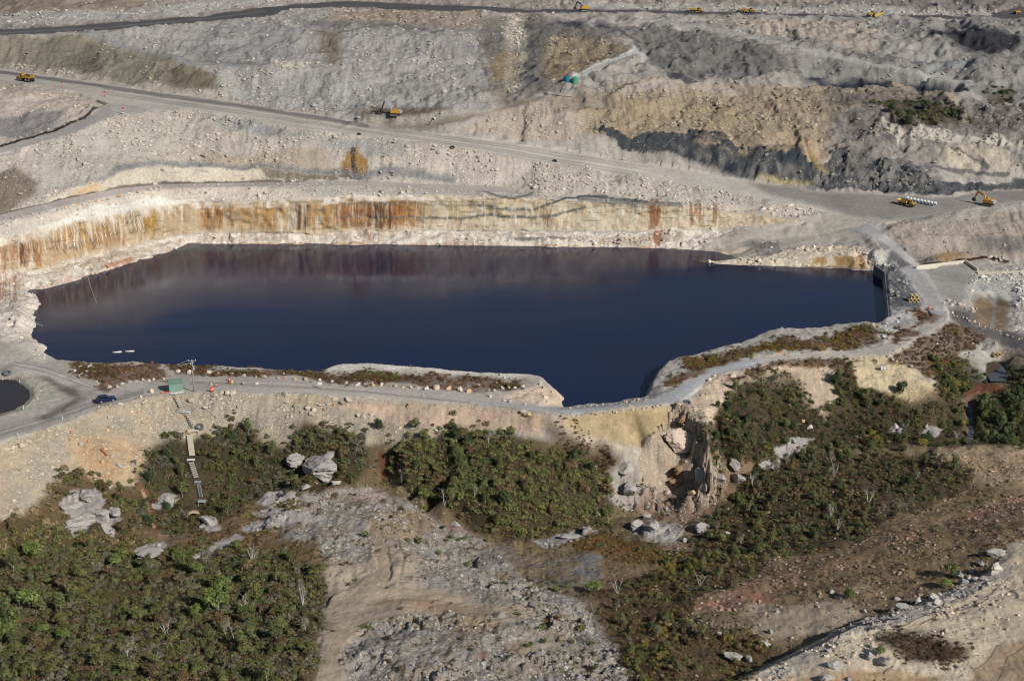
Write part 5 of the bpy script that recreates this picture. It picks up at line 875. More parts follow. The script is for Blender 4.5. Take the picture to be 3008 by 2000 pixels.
row([(2444, 1742, 22, 'grey'), (2464, 1758, 26, 'grey'), (2478, 1752, 18, 'grey'), (2515, 1744, 16, 'grey'), (2592, 1758, 18, 'grey'), (2588, 1742, 12, 'white'), (2635, 1762, 22, 'grey'), (2816, 1696, 38, 'grey'), (2846, 1698, 22, 'grey'), (2830, 1716, 40, 'grey'), (2862, 1706, 26, 'grey'), (2885, 1704, 30, 'grey'), (2622, 1800, 26, 'grey'), (2652, 1788, 34, 'grey'), (2553, 1934, 34, 'grey'), (2594, 1950, 38, 'grey'), (2248, 1896, 34, 'grey'), (2154, 1940, 52, 'grey'), (2200, 1938, 30, 'grey'), (2282, 1798, 18, 'grey'), (2925, 1632, 44, 'grey'), (2927, 1680, 48, 'white'), (2880, 1660, 30, 'grey'), (2855, 1680, 26, 'white'), (2308, 1966, 22, 'grey'), (2453, 1958, 40, 'grey'), (2113, 1864, 24, 'grey'), (2265, 1859, 24, 'grey'), (2430, 1996, 44, 'grey'), (2495, 1996, 20, 'grey'), (2700, 1770, 30, 'white'), (2740, 1762, 34, 'white'), (2760, 1750, 24, 'grey'), (2540, 1800, 20, 'grey')],
    '{size} {tone} sandstone block on the rim of the pale shelf, {nth} from left', 'sandstone blocks at the pale shelf rim')
row([(2137, 1568, 20, 'grey'), (2009, 1590, 26, 'grey'), (2120, 1585, 18, 'grey'), (2060, 1560, 40, 'grey'), (1915, 1560, 60, 'grey'), (1870, 1550, 44, 'grey'), (2240, 1372, 34, 'grey'), (2170, 1415, 50, 'grey'), (2330, 1300, 26, 'grey'), (2380, 1260, 26, 'white'), (2630, 1255, 24, 'white'), (2720, 1258, 22, 'grey'), (2360, 1240, 20, 'tan')], '{size} {tone} rock in the scrub right of the gorge, {nth} from left', 'outcrop rocks in the scrub right of the gorge')
row([(1200, 1195, 22, 'orange'), (905, 1195, 16, 'orange'), (980, 1192, 12, 'orange'), (553, 1272, 22, 'tan'), (520, 1222, 9, 'pinkish'), (405, 1215, 12, 'orange'), (420, 1245, 14, 'tan'), (330, 1255, 18, 'grey'), (315, 1270, 20, 'tan'), (210, 1270, 14, 'orange'), (238, 1305, 20, 'grey'), (262, 1298, 16, 'orange'), (330, 1345, 24, 'grey'), (300, 1360, 22, 'tan'), (310, 1320, 16, 'tan'), (390, 1370, 20, 'grey'), (350, 1372, 26, 'grey'), (1280, 1265, 14, 'white'), (1555, 1222, 20, 'tan'), (1020, 1190, 12)], '{size} {tone} boulder sunk in the tan embankment, {nth} from left', 'boulders sunk in the tan embankment')
OUT = [(872, 1355, 70, .8, 'broad grey sandstone ledge in the scrub right of the stairs, left half'), (935, 1388, 150, .75, 'pale jointed sandstone face overhanging a black hollow right of the stairs'), (960, 1340, 80, .6, 'flat grey sandstone cap above the overhanging face'), (985, 1420, 36, .6, 'small pale rock at the foot of the overhang'), (905, 1432, 44, .5, 'pale fallen slab under the overhang'),
       (250, 1460, 76, .6, 'grey rounded outcrop at the top of the lower-left rock group'), (205, 1490, 70, .6, 'low grey outcrop at the left of the lower-left rock group'), (290, 1515, 96, .6, 'cream cracked outcrop in the middle of the lower-left rock group'), (340, 1500, 60, .6, 'grey slab at the right of the lower-left rock group'), (235, 1530, 90, .6, 'long grey outcrop at the foot of the lower-left rock group'), (320, 1545, 84, .5, 'grey ledge over a dark crevice in the lower-left rock group'), (320, 1425, 40, .6, 'small grey outcrop above the orange stream'), (480, 1475, 80, .6, 'grey slab right of the orange stream'), (615, 1535, 60, .6, 'rounded grey boulder below the old brick culvert'), (445, 1620, 110, .35, 'flat grey slab at the edge of the lower-left forest'), (465, 1602, 18, 1, 'small round boulder on the flat slab by the forest'), (820, 1445, 70, .35, 'pale bedrock sheet left of the knoll'), (790, 1485, 80, .35, 'low grey bedrock sheet in brown heath left of the knoll'), (1740, 1371, 28, .5, 'white slab in the scrub left of the gorge'),
       (1835, 1375, 60, .7, 'pinkish bedrock face left of the gorge'), (1850, 1450, 70, 1.0, 'tall pale rock face left of the gorge foot'), (1700, 1575, 90, .4, 'pale ledge at the foot of the big thicket'), (1330, 1540, 90, .35, 'purple-grey bedrock sheet below the big thicket')]
for x, y, wd, fl, lab in OUT: boulder(x, y, wd, 'grey' if 'grey' in lab or wd > 60 else 'pale', lab, None, 'rock_outcrop', fl, .35)
GOR = [(1990, 1312, 74, 'pinkish', 1.3, 'big rounded sandstone block at the head of the gorge'), (2055, 1420, 50, 'pale', 1.5, 'pale squared rock face at the gorge foot'), (2110, 1418, 36, 'grey', 1.4, 'grey leaning slab at the gorge foot'), (2155, 1378, 42, 'grey', 1.0, 'lone grey block on the brown flat right of the gorge'), (1996, 1392, 44, 'brown', 1.0, 'dark rust stained rock under the trickle in the gorge'), (1990, 1430, 50, 'brown', .9, 'dark wet rock under the gorge lip'), (2030, 1455, 26, 'tan', 1, 'tan boulder on the gorge floor'), (1960, 1450, 28, 'pinkish', .8, 'pinkish boulder on the gorge floor'), (2004, 1240, 34, 'brown', 1.3, 'dark split rock under the causeway end'), (1902, 1522, 30, 'grey', .9, 'pointed boulder on the stream flat below the gorge')]
for x, y, wd, t, fl, lab in GOR: boulder(x, y, wd*(1.3 if wd > 50 else 1), t, lab, None, 'rock', fl, .45 if wd > 50 else .2)

# ------------------------------------------------------------------ plants
M_leaf = newmat('leaves', rough=.7); n = N(M_leaf); B = n.n['Principled BSDF']; B.inputs['Specular IOR Level'].default_value = .2
cc = n('ShaderNodeAttribute', _attribute_name='Col').outputs['Color']; oi = n('ShaderNodeObjectInfo').outputs['Random']
q = n.rng(oi, 0, 1, .78, 1.22); q2 = n.rng(n.noise(n('ShaderNodeNewGeometry').outputs['Position'], .8, 3)[0], .3, .7, .75, 1.25); q = n.math('MULTIPLY', q, q2)
n.l.new(n.mix(1.0, cc, n('ShaderNodeCombineColor', Red=q, Green=q, Blue=q).outputs[0], 'MULTIPLY'), B.inputs['Base Color'])
BARK = speckled('grey_bark', L3((150, 142, 130)), .35, 4, .9); DEAD = speckled('bleached_wood', L3((176, 170, 160)), .2, 4, .9); STEM = speckled('brown_stem', L3((96, 82, 66)), .3, 4, .9)
def crown(seed, nleaf, leaf, lobes=6, tall=1.0, base=.25, upright=False, gap=.0):
    r = np.random.default_rng(seed); V = []; T = []
    L = [(np.array([0, 0, base+.45*tall]), .55)]
    for i in range(lobes):
        a = r.uniform(0, 6.28); d = r.uniform(.3, .68)*(.6 if upright else 1); z = base+r.uniform(.1, .85)*tall
        L.append((np.array([math.cos(a)*d, math.sin(a)*d, z]), r.uniform(.25, .46)))
    wts = np.array([q[1]**2 for q in L]); wts /= wts.sum()
    for i in range(nleaf):
        li = r.choice(len(L), p=wts); c, rad = L[li]; d = r.normal(size=3); d /= np.linalg.norm(d); d[2] = abs(d[2])*.9 if r.random() < .75 else d[2]
        p = c+d*rad*r.uniform(.72, 1.08)*np.array([1, 1, .8+.35*tall]); p[2] = max(p[2], .02)
        nn = d+np.array([0, 0, .25])+r.normal(size=3)*.38; nn /= np.linalg.norm(nn); t = np.cross(nn, r.normal(size=3)); t /= np.linalg.norm(t); b = np.cross(nn, t); s = leaf*r.uniform(.6, 1.4); tone = r.uniform(.68, 1.35)*(.86+.14*((li*37) % 5)/2); hue = r.normal()*.05
        for (u, v_) in ((-1, -.6), (1, -.6), (0, 1.1)):
            V.append(p+t*u*s+b*v_*s); T.append([tone*(1+hue), tone, tone*(1-hue)])
    return np.array(V), np.arange(len(V)).reshape(-1, 3), np.array(T)
SH = [crown(500+i, 170, .115, 7, .7, .0) for i in range(8)]; LOW = [crown(540+i, 90, .125, 5, .45, .0) for i in range(6)]; UPR = [crown(560+i, 160, .10, 7, 1.6, .05, True) for i in range(6)]
PAL = {'olive': (98, 98, 57), 'green': (90, 95, 56), 'dark': (60, 71, 41), 'brown': (104, 87, 60), 'rust': (118, 88, 62), 'grey': (110, 106, 86), 'bright': (98, 108, 56), 'straw': (142, 122, 88), 'gold': (126, 112, 54), 'deep': (88, 68, 50)}
SAREA = AREA*(1+1.3*np.clip(np.gradient(blur(GZ, 4), axis=0)/DYR[:, None], -.3, 2.2)).ravel().clip(.5)
CLEAR = ~EXC
STAIRW = [(518, 1160), (545, 1218), (560, 1240), (572, 1272), (562, 1350), (578, 1415), (594, 1490)]
for (xa, ya), (xb, yb) in zip(STAIRW[:-1], STAIRW[1:]):
    pa_, pb_ = at(xa, ya), at(xb, yb); dx_, dy_ = pb_.x-pa_.x, pb_.y-pa_.y; t_ = np.clip(((wx-pa_.x)*dx_+(wy-pa_.y)*dy_)/(dx_*dx_+dy_*dy_), 0, 1); t_lo = (wx-pa_.x-t_*dx_)**2+(wy-pa_.y-t_*dy_)**2; CLEAR &= t_lo > 2.0**2
def scrub(name, zone_, dens_, r0, r1, pal, shapes, sq=(.8, 1.2), patch=.0, seed=0):
    m0 = VEGZ[zone_]; m0 = m0[INFR[m0] & (GZ.ravel()[m0] > .2-20)]; msk = np.zeros(NN); msk[m0] = 1; msk = blur(msk.reshape(NR, NC), 26).ravel(); w = SAREA*np.clip(msk*1.25+n3*.95+n1*.55-.15, 0, 1)*(msk > .03)*CLEAR*(CLS == 0)*(GZ.ravel() > -19)*np.clip(1-patch+patch*2*(n3*2.0+n1*.8+.4), 0.0, 2)
    m0 = m0[CLEAR[m0]]; nn = int(SAREA[m0].sum()*dens_); k = sample(w, nn); P = ground_pts(k, .5); size = (r0*.7+(r1*1.08-r0*.7)*rng.random(nn)**1.7); P[:, 2] -= size*.08
    names = [p for p in pal for _ in range(pal[p])]; g = np.clip((n1[k]*1.3+.5+rng.normal(size=nn)*.28)*len(names), 0, len(names)-1).astype(int); col = np.array([lin(PAL[q]) for q in names])[g]*rng.uniform(.75, 1.25, (nn, 1))
    scatter(name, shapes, P, size, col, rng.random(nn)*6.28, M_leaf, squash=rng.uniform(*sq, nn), kind='stuff')
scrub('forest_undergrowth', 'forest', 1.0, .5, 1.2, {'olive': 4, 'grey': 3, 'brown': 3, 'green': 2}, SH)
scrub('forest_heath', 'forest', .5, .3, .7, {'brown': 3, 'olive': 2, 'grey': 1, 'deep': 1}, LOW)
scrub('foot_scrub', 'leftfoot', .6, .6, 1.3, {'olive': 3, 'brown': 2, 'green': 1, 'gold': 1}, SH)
scrub('brown_scrub', 'leftscrub', .42, .6, 1.3, {'straw': 3, 'brown': 2, 'grey': 1, 'olive': 2}, SH, patch=.4)
scrub('stairside_scrub', 'stairs', .7, .6, 1.3, {'olive': 3, 'brown': 2, 'green': 2, 'grey': 1}, SH, patch=.2)
scrub('low_heath', 'heathleft', 1.0, .4, .85, {'rust': 2, 'brown': 3, 'olive': 2, 'gold': 1}, LOW, patch=.6)
scrub('thicket_scrub', 'thicket', .85, .6, 1.25, {'olive': 4, 'brown': 2, 'green': 3}, SH)
scrub('heath_tongue', 'tongue', .8, .4, .9, {'brown': 2, 'deep': 2, 'olive': 1}, LOW)
scrub('slope_scrub', 'eastslope', .44, .6, 1.3, {'olive': 3, 'dark': 2, 'brown': 2, 'green': 1}, UPR+SH, (.7, 1.0), .3)
scrub('upright_scrub', 'eastwood', .40, .5, 1.1, {'olive': 3, 'dark': 2, 'brown': 3, 'green': 1}, UPR+SH, (.7, 1.1), .4)
scrub('wood_heath', 'eastwood', .8, .35, .8, {'deep': 2, 'brown': 3, 'rust': 1, 'olive': 1}, LOW, patch=.5); scrub('slope_heath', 'eastslope', .5, .35, .8, {'brown': 3, 'deep': 1, 'olive': 2, 'straw': 1}, LOW, patch=.5); scrub('dry_heath', 'southeast', .8, .35, .8, {'deep': 2, 'brown': 3, 'straw': 1, 'olive': 1}, LOW, patch=.5)
m0 = np.where((fy > 1330) & INFR & (CLS == 0) & (fy < 2060))[0]; VEGZ['valley'] = m0[(AL[m0, 0] < .25) & (RUB[m0] < .9)]; scrub('dry_tussocks', 'valley', .45, .2, .6, {'straw': 3, 'brown': 4, 'deep': 1, 'olive': 2, 'grey': 1}, LOW, patch=.7)
scrub('creek_scrub', 'creekeast', .7, .6, 1.3, {'dark': 3, 'olive': 2}, UPR+SH, (.7, 1.0)); scrub('bank_scrub', 'creekbank', .34, .6, 1.2, {'dark': 2, 'olive': 2, 'gold': 1}, SH); scrub('pond_scrub', 'pondbank', .3, .6, 1.2, {'dark': 2, 'olive': 1, 'brown': 1}, SH)
for nm_, zn in (('red_heath', 'heath_west'), ('red_heath', 'heath_shore'), ('brown_heath', 'heath_fork'), ('brown_heath', 'heath_cap'), ('heather_mat', 'heath_big'), ('heather_mat', 'heath_east'), ('heather_mat', 'heath_edge')):
    scrub(nm_, zn, .9, .45, .95, {'rust': 4, 'deep': 4, 'brown': 2, 'olive': 1} if 'red' in nm_ or 'brown' in nm_ else {'deep': 2, 'brown': 3, 'olive': 3, 'gold': 1}, LOW)
scrub('copper_heath', 'heath_mid', .7, .4, .9, {'rust': 3, 'brown': 2, 'olive': 2}, LOW); scrub('southeast_scrub', 'southeast', .5, .5, 1.1, {'olive': 2, 'brown': 3, 'dark': 1, 'gold': 1}, UPR+SH, (.6, 1.0), .45)
scrub('dark_heath_patch', 'patch', 1.2, .35, .7, {'deep': 3, 'brown': 1}, LOW); scrub('ridge_heath', 'ridge', .16, .3, .7, {'brown': 3, 'straw': 2, 'deep': 2, 'olive': 1}, LOW, patch=.6)
for zn in ('cliffa', 'cliffb', 'cliffc', 'cliffd'): scrub('cliff_scrub', zn, .16, .8, 1.6, {'dark': 3, 'olive': 1}, SH, patch=.8)
scrub('knoll_tufts', 'knoll', .30, .15, .5, {'straw': 3, 'brown': 3, 'olive': 1}, LOW, patch=.7)

def trunk_mesh(h, r, seed, limbs=4, spread=.45):
    rr = random.Random(seed); b = MB(); lean = (rr.uniform(-.1, .1)*h, rr.uniform(-.1, .1)*h)
    b.cyl((0, 0, -.3), (lean[0], lean[1], h*.6), r, r*.55, 7)
    for i in range(limbs):
        a = 6.28*i/limbs+rr.uniform(-.4, .4); z0 = h*rr.uniform(.25, .55); b.cyl((lean[0]*z0/h, lean[1]*z0/h, z0), (math.cos(a)*spread*h*.5, math.sin(a)*spread*h*.5, h*rr.uniform(.7, .95)), r*.5, r*.2, 5)
    return b
TREE = {}
def tree_kind(key, seeds, pal, nleaf, leaf, lobes, tall, base, upright, bark, label):
    TREE[key] = []
    for sd in seeds:
        v, f, t = crown(sd, nleaf, leaf, lobes, tall, base, upright); c = np.concatenate([lin(PAL[pal])[None]*t, np.ones((len(t), 1))], 1)
        me = mesh_from('crown', v, f, 3, 'Col', c, False); me.materials.append(M_leaf)
        b = trunk_mesh(base+tall*.8, .07, sd, 4); o = b.build('trunk', bark); tm = o.data; bpy.data.objects.remove(o)
        TREE[key].append((me, tm))
    TREE[key+'_label'] = label
tree_kind('round_green', (1, 2, 3), 'bright', 748, 0.077, 8, .75, .55, False, BARK, 'rounded bright green')
tree_kind('olive', (4, 5, 6, 7), 'olive', 704, 0.083, 8, .85, .45, False, BARK, 'rounded olive')
tree_kind('upright', (8, 9, 10, 11), 'green', 660, 0.077, 8, 1.9, .3, True, BARK, 'upright mid-green')
tree_kind('dark', (12, 13, 14), 'dark', 704, 0.083, 8, 1.3, .3, True, BARK, 'dense dark green')
tree_kind('brownish', (15, 16, 17), 'brown', 616, 0.077, 8, .8, .4, False, BARK, 'brownish grey-leaved')
tree_kind('spindly', (18, 19, 20), 'grey', 330, 0.070, 8, 1.6, .5, True, DEAD, 'thin pale-stemmed')
tree_kind('golden', (21, 22), 'gold', 572, 0.077, 7, .8, .2, False, BARK, 'yellow-olive')
def put_tree(kind, p, r, label, group, name='tree', cat='tree', sz=1.0):
    me, tm = random.choice(TREE[kind]); o = thing(name, label, cat, (p[0], p[1], p[2]-.1), random.uniform(0, 6.28), group, r)
    o.scale = (r, r, r*sz*random.uniform(.85, 1.15))
    link('crown', me, None, o); link('trunk' if name == 'tree' else 'stem', tm, None, o)
PLACE = {'forest': 'in the lower-left forest', 'leftscrub': 'in the brown scrub under the left embankment', 'stairs': 'in the scrub around the stairs', 'thicket': 'in the big thicket below the embankment', 'eastslope': 'on the slope right of the gorge', 'eastwood': 'in the wood between gorge and brown ridge', 'creekeast': 'beside the creek at the right edge', 'creekbank': 'on the bank above the creek pond', 'southeast': 'in the scrub right of the grey knoll', 'pondbank': 'on the far bank of the creek pond'}
def trees(zn, num, kinds, r0, r1, gap):
    m0 = VEGZ[zn]; m0 = m0[INFR0[m0] & CLEAR[m0]]; w = np.zeros(NN); w[m0] = SAREA[m0]*np.clip(.6+n1[m0]*2, .05, 2); k = sample(w, num*12); P = ground_pts(k, .3); got = []
    names = [q for q in kinds for _ in range(kinds[q])]
    for p in P:
        if len(got) >= num: break
        if all((p[0]-g[0])**2+(p[1]-g[1])**2 > gap*gap for g in got):
            got.append(p); kd = random.choice(names); put_tree(kd, p, random.uniform(r0, r1), f"{TREE[kd+'_label']} tree {PLACE[zn]}", f"{TREE[kd+'_label']} trees {PLACE[zn]}")
trees('forest', 92, {'olive': 4, 'round_green': 1, 'brownish': 3, 'spindly': 1, 'upright': 2}, 1.2, 2.15, 3.2); trees('leftscrub', 9, {'olive': 1, 'brownish': 2}, 1.2, 1.8, 4); trees('stairs', 30, {'olive': 3, 'upright': 2, 'dark': 1, 'brownish': 2}, 1.2, 1.9, 3)
trees('thicket', 42, {'olive': 4, 'upright': 2, 'dark': 1, 'brownish': 2, 'spindly': 1}, 1.2, 1.9, 2.8); trees('eastslope', 36, {'upright': 3, 'dark': 3, 'olive': 2, 'golden': 1}, 1.0, 1.7, 2.6); trees('eastwood', 44, {'upright': 5, 'dark': 2, 'olive': 1, 'spindly': 2}, 1.0, 1.5, 2.4)
trees('creekeast', 14, {'dark': 3, 'upright': 2}, 1.2, 1.9, 2.6); trees('creekbank', 8, {'dark': 3, 'golden': 1, 'olive': 1}, 1.2, 1.8, 2.6); trees('pondbank', 3, {'dark': 1}, 1.3, 1.9, 3); trees('southeast', 26, {'upright': 4, 'spindly': 2, 'golden': 1, 'dark': 1}, .9, 1.4, 2.4)
for kd, x, y, r, lab in (('round_green', 640, 1800, 3.2, 'largest bright green tree in the forest, beside the black shadow'), ('round_green', 655, 1740, 2.6, 'bright green tree behind the largest one in the forest'), ('round_green', 85, 1790, 3.0, 'broad bright green tree at the left edge of the forest'), ('round_green', 25, 1880, 3.4, 'broadest bright green crown at the left edge of the frame'), ('round_green', 95, 1640, 2.4, 'bright green tree at the top left corner of the forest'), ('upright', 730, 1280, 1.9, 'lone green tree on the tan embankment right of the stairs'), ('dark', 1113, 1265, 1.6, 'small dark tree on the embankment above the thicket'), ('olive', 1222, 1258, 1.5, 'lone olive shrub tree on the embankment left of the thicket top'), ('dark', 1342, 1300, 2.0, 'tall dark tree at the top left of the thicket'), ('dark', 1375, 1310, 1.7, 'second dark tree at the top of the thicket, just right of the tall one'), ('dark', 1480, 1480, 2.0, 'dark tree in the middle of the thicket'), ('round_green', 1742, 1740, 1.9, 'round green tree by the grey flat right of the knoll'), ('dark', 2455, 1130, 1.9, 'dark tree at the top of the slope right of the bare patch'), ('dark', 2645, 1160, 1.9, 'dark tree beside the tyre on the right slope'), ('golden', 2490, 1460, 1.5, 'yellow flowering tree in the wood above the brown ridge'), ('round_green', 2495, 1760, 1.5, 'green tree among the grey blocks left of the pale shelf'), ('round_green', 2795, 1690, 1.7, 'green tree behind the grey blocks at the shelf top'), ('round_green', 2780, 1730, 1.6, 'green tree in front of the grey blocks at the shelf top'), ('upright', 2805, 1380, 1.7, 'upright green tree at the right end of the wood by the bare ridge'), ('upright', 2560, 1335, 1.4, 'green tree by the ridge top above the wood'), ('round_green', 2585, 1925, 1.1, 'green bush tree behind the two blocks in front of the dark heath patch'), ('golden', 2415, 1030, 1.4, 'yellow-green bush tree standing out of the right-hand heath'), ('dark', 2620, 330, 2.2, 'dark tree on the cliff under the dark hollow'), ('dark', 2670, 365, 2.4, 'lower dark tree on the cliff under the dark hollow'), ('dark', 2800, 345, 2.2, 'dark tree right of the black cliff hollow'), ('dark', 2720, 320, 2.4, 'dark tree at the top left of the black cliff hollow')):
    put_tree(kd, at(x, y), r, lab, None)
KN = [(1075, 1577, 1.2, 'bright'), (1230, 1598, 1.3, 'bright'), (1200, 1590, .9, 'bright'), (1290, 1630, .8, 'bright'), (1300, 1555, .9, 'dark'), (1330, 1580, .9, 'olive'), (1345, 1590, .8, 'bright'), (1365, 1585, .9, 'bright'), (1308, 1590, .8, 'olive'), (1373, 1664, 1.0, 'bright'), (1430, 1590, .8, 'bright'), (1047, 1705, .5, 'bright'), (1635, 1735, 1.0, 'bright'), (1660, 1725, .8, 'olive'), (1560, 1728, .7, 'olive'), (1545, 1752, 1.0, 'rust'), (1520, 1807, .7, 'bright'), (1590, 1850, 1.2, 'bright'), (1598, 1888, .8, 'bright'), (1555, 1898, .9, 'bright'), (1600, 1828, .8, 'rust'), (1640, 1822, .9, 'rust'), (1710, 1850, 1.0, 'gold'), (1680, 1890, .8, 'olive'), (1735, 1895, .9, 'olive'), (1740, 1925, .8, 'rust'), (1745, 1965, .7, 'olive'), (1140, 1880, .9, 'deep'), (1140, 1948, .8, 'deep'), (1175, 1972, .9, 'deep'), (1278, 1920, .5, 'bright'), (1385, 1912, .6, 'dark'), (1100, 1935, .6, 'olive'), (1020, 1655, .6, 'deep'), (1005, 1660, .7, 'olive'), (1180, 1760+30, .6, 'olive'), (1360, 1878, .7, 'olive'), (1455, 1862, .8, 'grey'), (1070, 1842, .7, 'olive'), (1090, 1845, .7, 'bright'), (1025, 1720, .6, 'deep'), (1110, 1620, .7, 'olive'), (1480, 1715, .6, 'bright'), (1250, 1700, .5, 'deep'), (1180, 1500, .9, 'olive'), (1130, 1475, .8, 'brown'), (1245, 1495, .9, 'bright')]
SHC = {}
for x, y, r, pal in KN:
    if pal not in SHC:
        SHC[pal] = []
        for sd in (31, 32, 33):
            v, f, t = crown(sd+len(SHC)*10, 200, .12, 7, .85, .1); me = mesh_from('foliage', v, f, 3, 'Col', np.concatenate([lin(PAL[pal])[None]*t, np.ones((len(t), 1))], 1), False); me.materials.append(M_leaf); SHC[pal].append(me)
STEMME = MB().cyl((0, 0, -.2), (.05, 0, .5), .09, .05, 6).cyl((0, 0, .1), (.3, .1, .6), .05, .02, 5).cyl((0, 0, .1), (-.25, .15, .6), .05, .02, 5).build('stem', STEM); SM = STEMME.data; bpy.data.objects.remove(STEMME)
LOOK = {'bright': 'bright green', 'dark': 'dark green', 'olive': 'olive', 'rust': 'rust brown', 'gold': 'yellow-olive', 'deep': 'dark brown', 'grey': 'grey-green', 'brown': 'brown'}
for x, y, r, pal in KN:
    o = thing('shrub', f"rounded {LOOK[pal]} shrub standing alone on the bare rocky knoll", 'shrub', at(x, y)-Vector((0, 0, .1)), random.uniform(0, 6), f"{LOOK[pal]} shrubs on the rocky knoll", r)
    link('foliage', random.choice(SHC[pal]), None, o); link('stem', SM, None, o)
def dead_tree(px, py, h, label, seed):
    rr = random.Random(seed); b = MB(); p = at(px, py)
    for s in range(rr.randint(3, 5)):
        a = rr.uniform(0, 6.28); t = Vector((math.cos(a)*h*rr.uniform(.1, .45), math.sin(a)*h*.3, h*rr.uniform(.7, 1))); b.cyl((0, 0, -.2), t*.55, .065, .045, 6); b.cyl(t*.55, t, .045, .02, 5)
        for q in range(3):
            u = rr.uniform(.4, .9); b.cyl(t*u, t*u+Vector((rr.uniform(-.3, .3)*h, rr.uniform(-.2, .2)*h, h*rr.uniform(.1, .3))), .03, .015, 4)
    b.build('dead_tree', DEAD, label=label, category='dead tree').location = p
for i, (x, y, h, lab) in enumerate([(1262, 1608, 3.2, 'bleached dead tree beside a green shrub on the knoll'), (1815, 1745, 4.5, 'tall bleached dead tree by the grey flat right of the knoll'), (1725, 1850, 5, 'white branching dead tree on the right flank of the knoll'), (1180, 1420, 4, 'fallen white dead tree at the left end of the thicket'), (1305, 1485, 4, 'white bare branches at the thicket foot'), (890, 1780, 4.5, 'bleached dead tree in the right side of the forest'), (740, 1650, 4, 'white dead branches near the forest top'), (720, 1800, 4, 'bleached dead tree beside the bright green forest tree'), (890, 1850, 3.5, 'white dead tree low on the right of the forest'), (2460, 1560, 3.5, 'white forked dead tree below the wood'), (2450, 1400, 3.5, 'white dead trunk in the wood'), (2440, 1520, 3.6, 'bent white dead tree in the lower wood'), (2210, 1430, 3.6, 'white bare shrub beside the gorge flat'), (2550, 1480, 3.4, 'thin white dead tree in the right of the wood'), (2055, 1720, 3.5, 'white stems in the scrub right of the knoll'), (690, 1880, 3.6, 'pale double trunk low in the forest'), (490, 1870, 3.6, 'pale trunk with broken top in the middle of the forest'), (2810, 1290, 2.5, 'white dead stick at the ridge by the creek')]): dead_tree(x, y, h, lab, i)

# ------------------------------------------------------------------ dump trucks and excavators
def truck(label, loc, rz, length, loaded=False, tip=0.0, empty_pale=False, slope=0.0):
    t = thing('dump_truck', label, 'dump truck', loc, rz, 'articulated dump trucks on the mine roads', length/10.4, slope)
    MB().prism([(2.2, 1.0), (2.2, 2.5), (3.0, 2.55), (5.0, 2.25), (5.2, 1.9), (5.2, 1.0)], -1.15, 1.15).build('hood', YEL, t, .08)
    MB().box((5.24, 0, 1.55), (.06, 1.5, .7)).build('grille', DRK, t); MB().box((5.0, 0, .9), (.5, 2.4, .35)).build('bumper', DRK, t)
    for y in (-1.2, 1.2): MB().box((3.4, y*1.02, 2.0), (1.9, .5, .18)).box((2.5, y*1.02, 1.7), (.2, .5, .6)).build('fender', YEL, t)
    c = MB().prism([(1.4, 2.5), (1.55, 3.4), (2.7, 3.4), (3.1, 2.55)], -.8, .8).build('cab', GLS, t); MB().box((2.1, 0, 3.47), (1.55, 1.75, .14)).build('cab_roof', YEL, c); MB().bar((1.5, -.82, 2.5), (1.6, -.82, 3.4), .12).bar((1.5, .82, 2.5), (1.6, .82, 3.4), .12).bar((3.0, -.82, 2.6), (2.7, -.82, 3.4), .1).bar((3.0, .82, 2.6), (2.7, .82, 3.4), .1).build('cab_frame', YEL, c)
    MB().box((-1.2, 0, 1.15), (7.4, .9, .5)).box((1.2, 0, 1.5), (.7, 1.3, 1.1)).build('chassis', DRK, t)
    bed = MB(); y = 1.45; out = [(.9, 1.7), (1.0, 3.1), (.6, 3.15), (-4.4, 2.75), (-5.2, 3.05), (-4.1, 1.75)]
    for s in (-1, 1): bed.prism(out, s*y-.06, s*y+.06)
    bed.prism([(.9, 1.6), (.9, 1.78), (-4.1, 1.85), (-5.2, 3.1), (-5.3, 3.02), (-4.2, 1.68)], -y, y); bed.prism([(.85, 1.7), (1.0, 3.3), (.88, 3.3), (.75, 1.7)], -y, y); bed.box((-1.8, -y-.1, 2.3), (.14, .12, 1.0)).box((-1.8, y+.1, 2.3), (.14, .12, 1.0)).box((-3.2, -y-.1, 2.2), (.14, .12, .8)).box((-3.2, y+.1, 2.2), (.14, .12, .8))
    b = bed.build('dump_bed', BEDM if empty_pale else YEL, t)
    if tip:
        pv = Vector((-4.0, 0, 1.6)); b.matrix_local = Matrix.Translation(pv) @ Matrix.Rotation(tip, 4, 'Y') @ Matrix.Translation(-pv)
        MB().cyl((-.2, .5, 1.3), (-.9, .5, 2.9), .12).cyl((-.2, -.5, 1.3), (-.9, -.5, 2.9), .12).build('hoist_ram', STL, t)
    if loaded:
        v, f = RS3[2]; l = MB(); l.add([(x*2.5-1.7, yy*1.55, max(z, -.2)*1.25+2.65) for x, yy, z in v], [tuple(q) for q in f]); l.build('rock_load', COALM, t)
    for x in (3.5, -1.9, -3.8):
        for s in (-1, 1):
            w_ = MB().cyl((x, s*.95, .85), (x, s*1.5, .85), .86, n=20).build('wheel', DRK, t, .08); MB().cyl((x, s*1.47, .85), (x, s*1.53, .85), .45, n=14).build('rim', RIM, w_)
    return t
def dep(p): return p.y*CT-(p.z-ZC)*ST
def mtr(px, p): return px*dep(p)/F
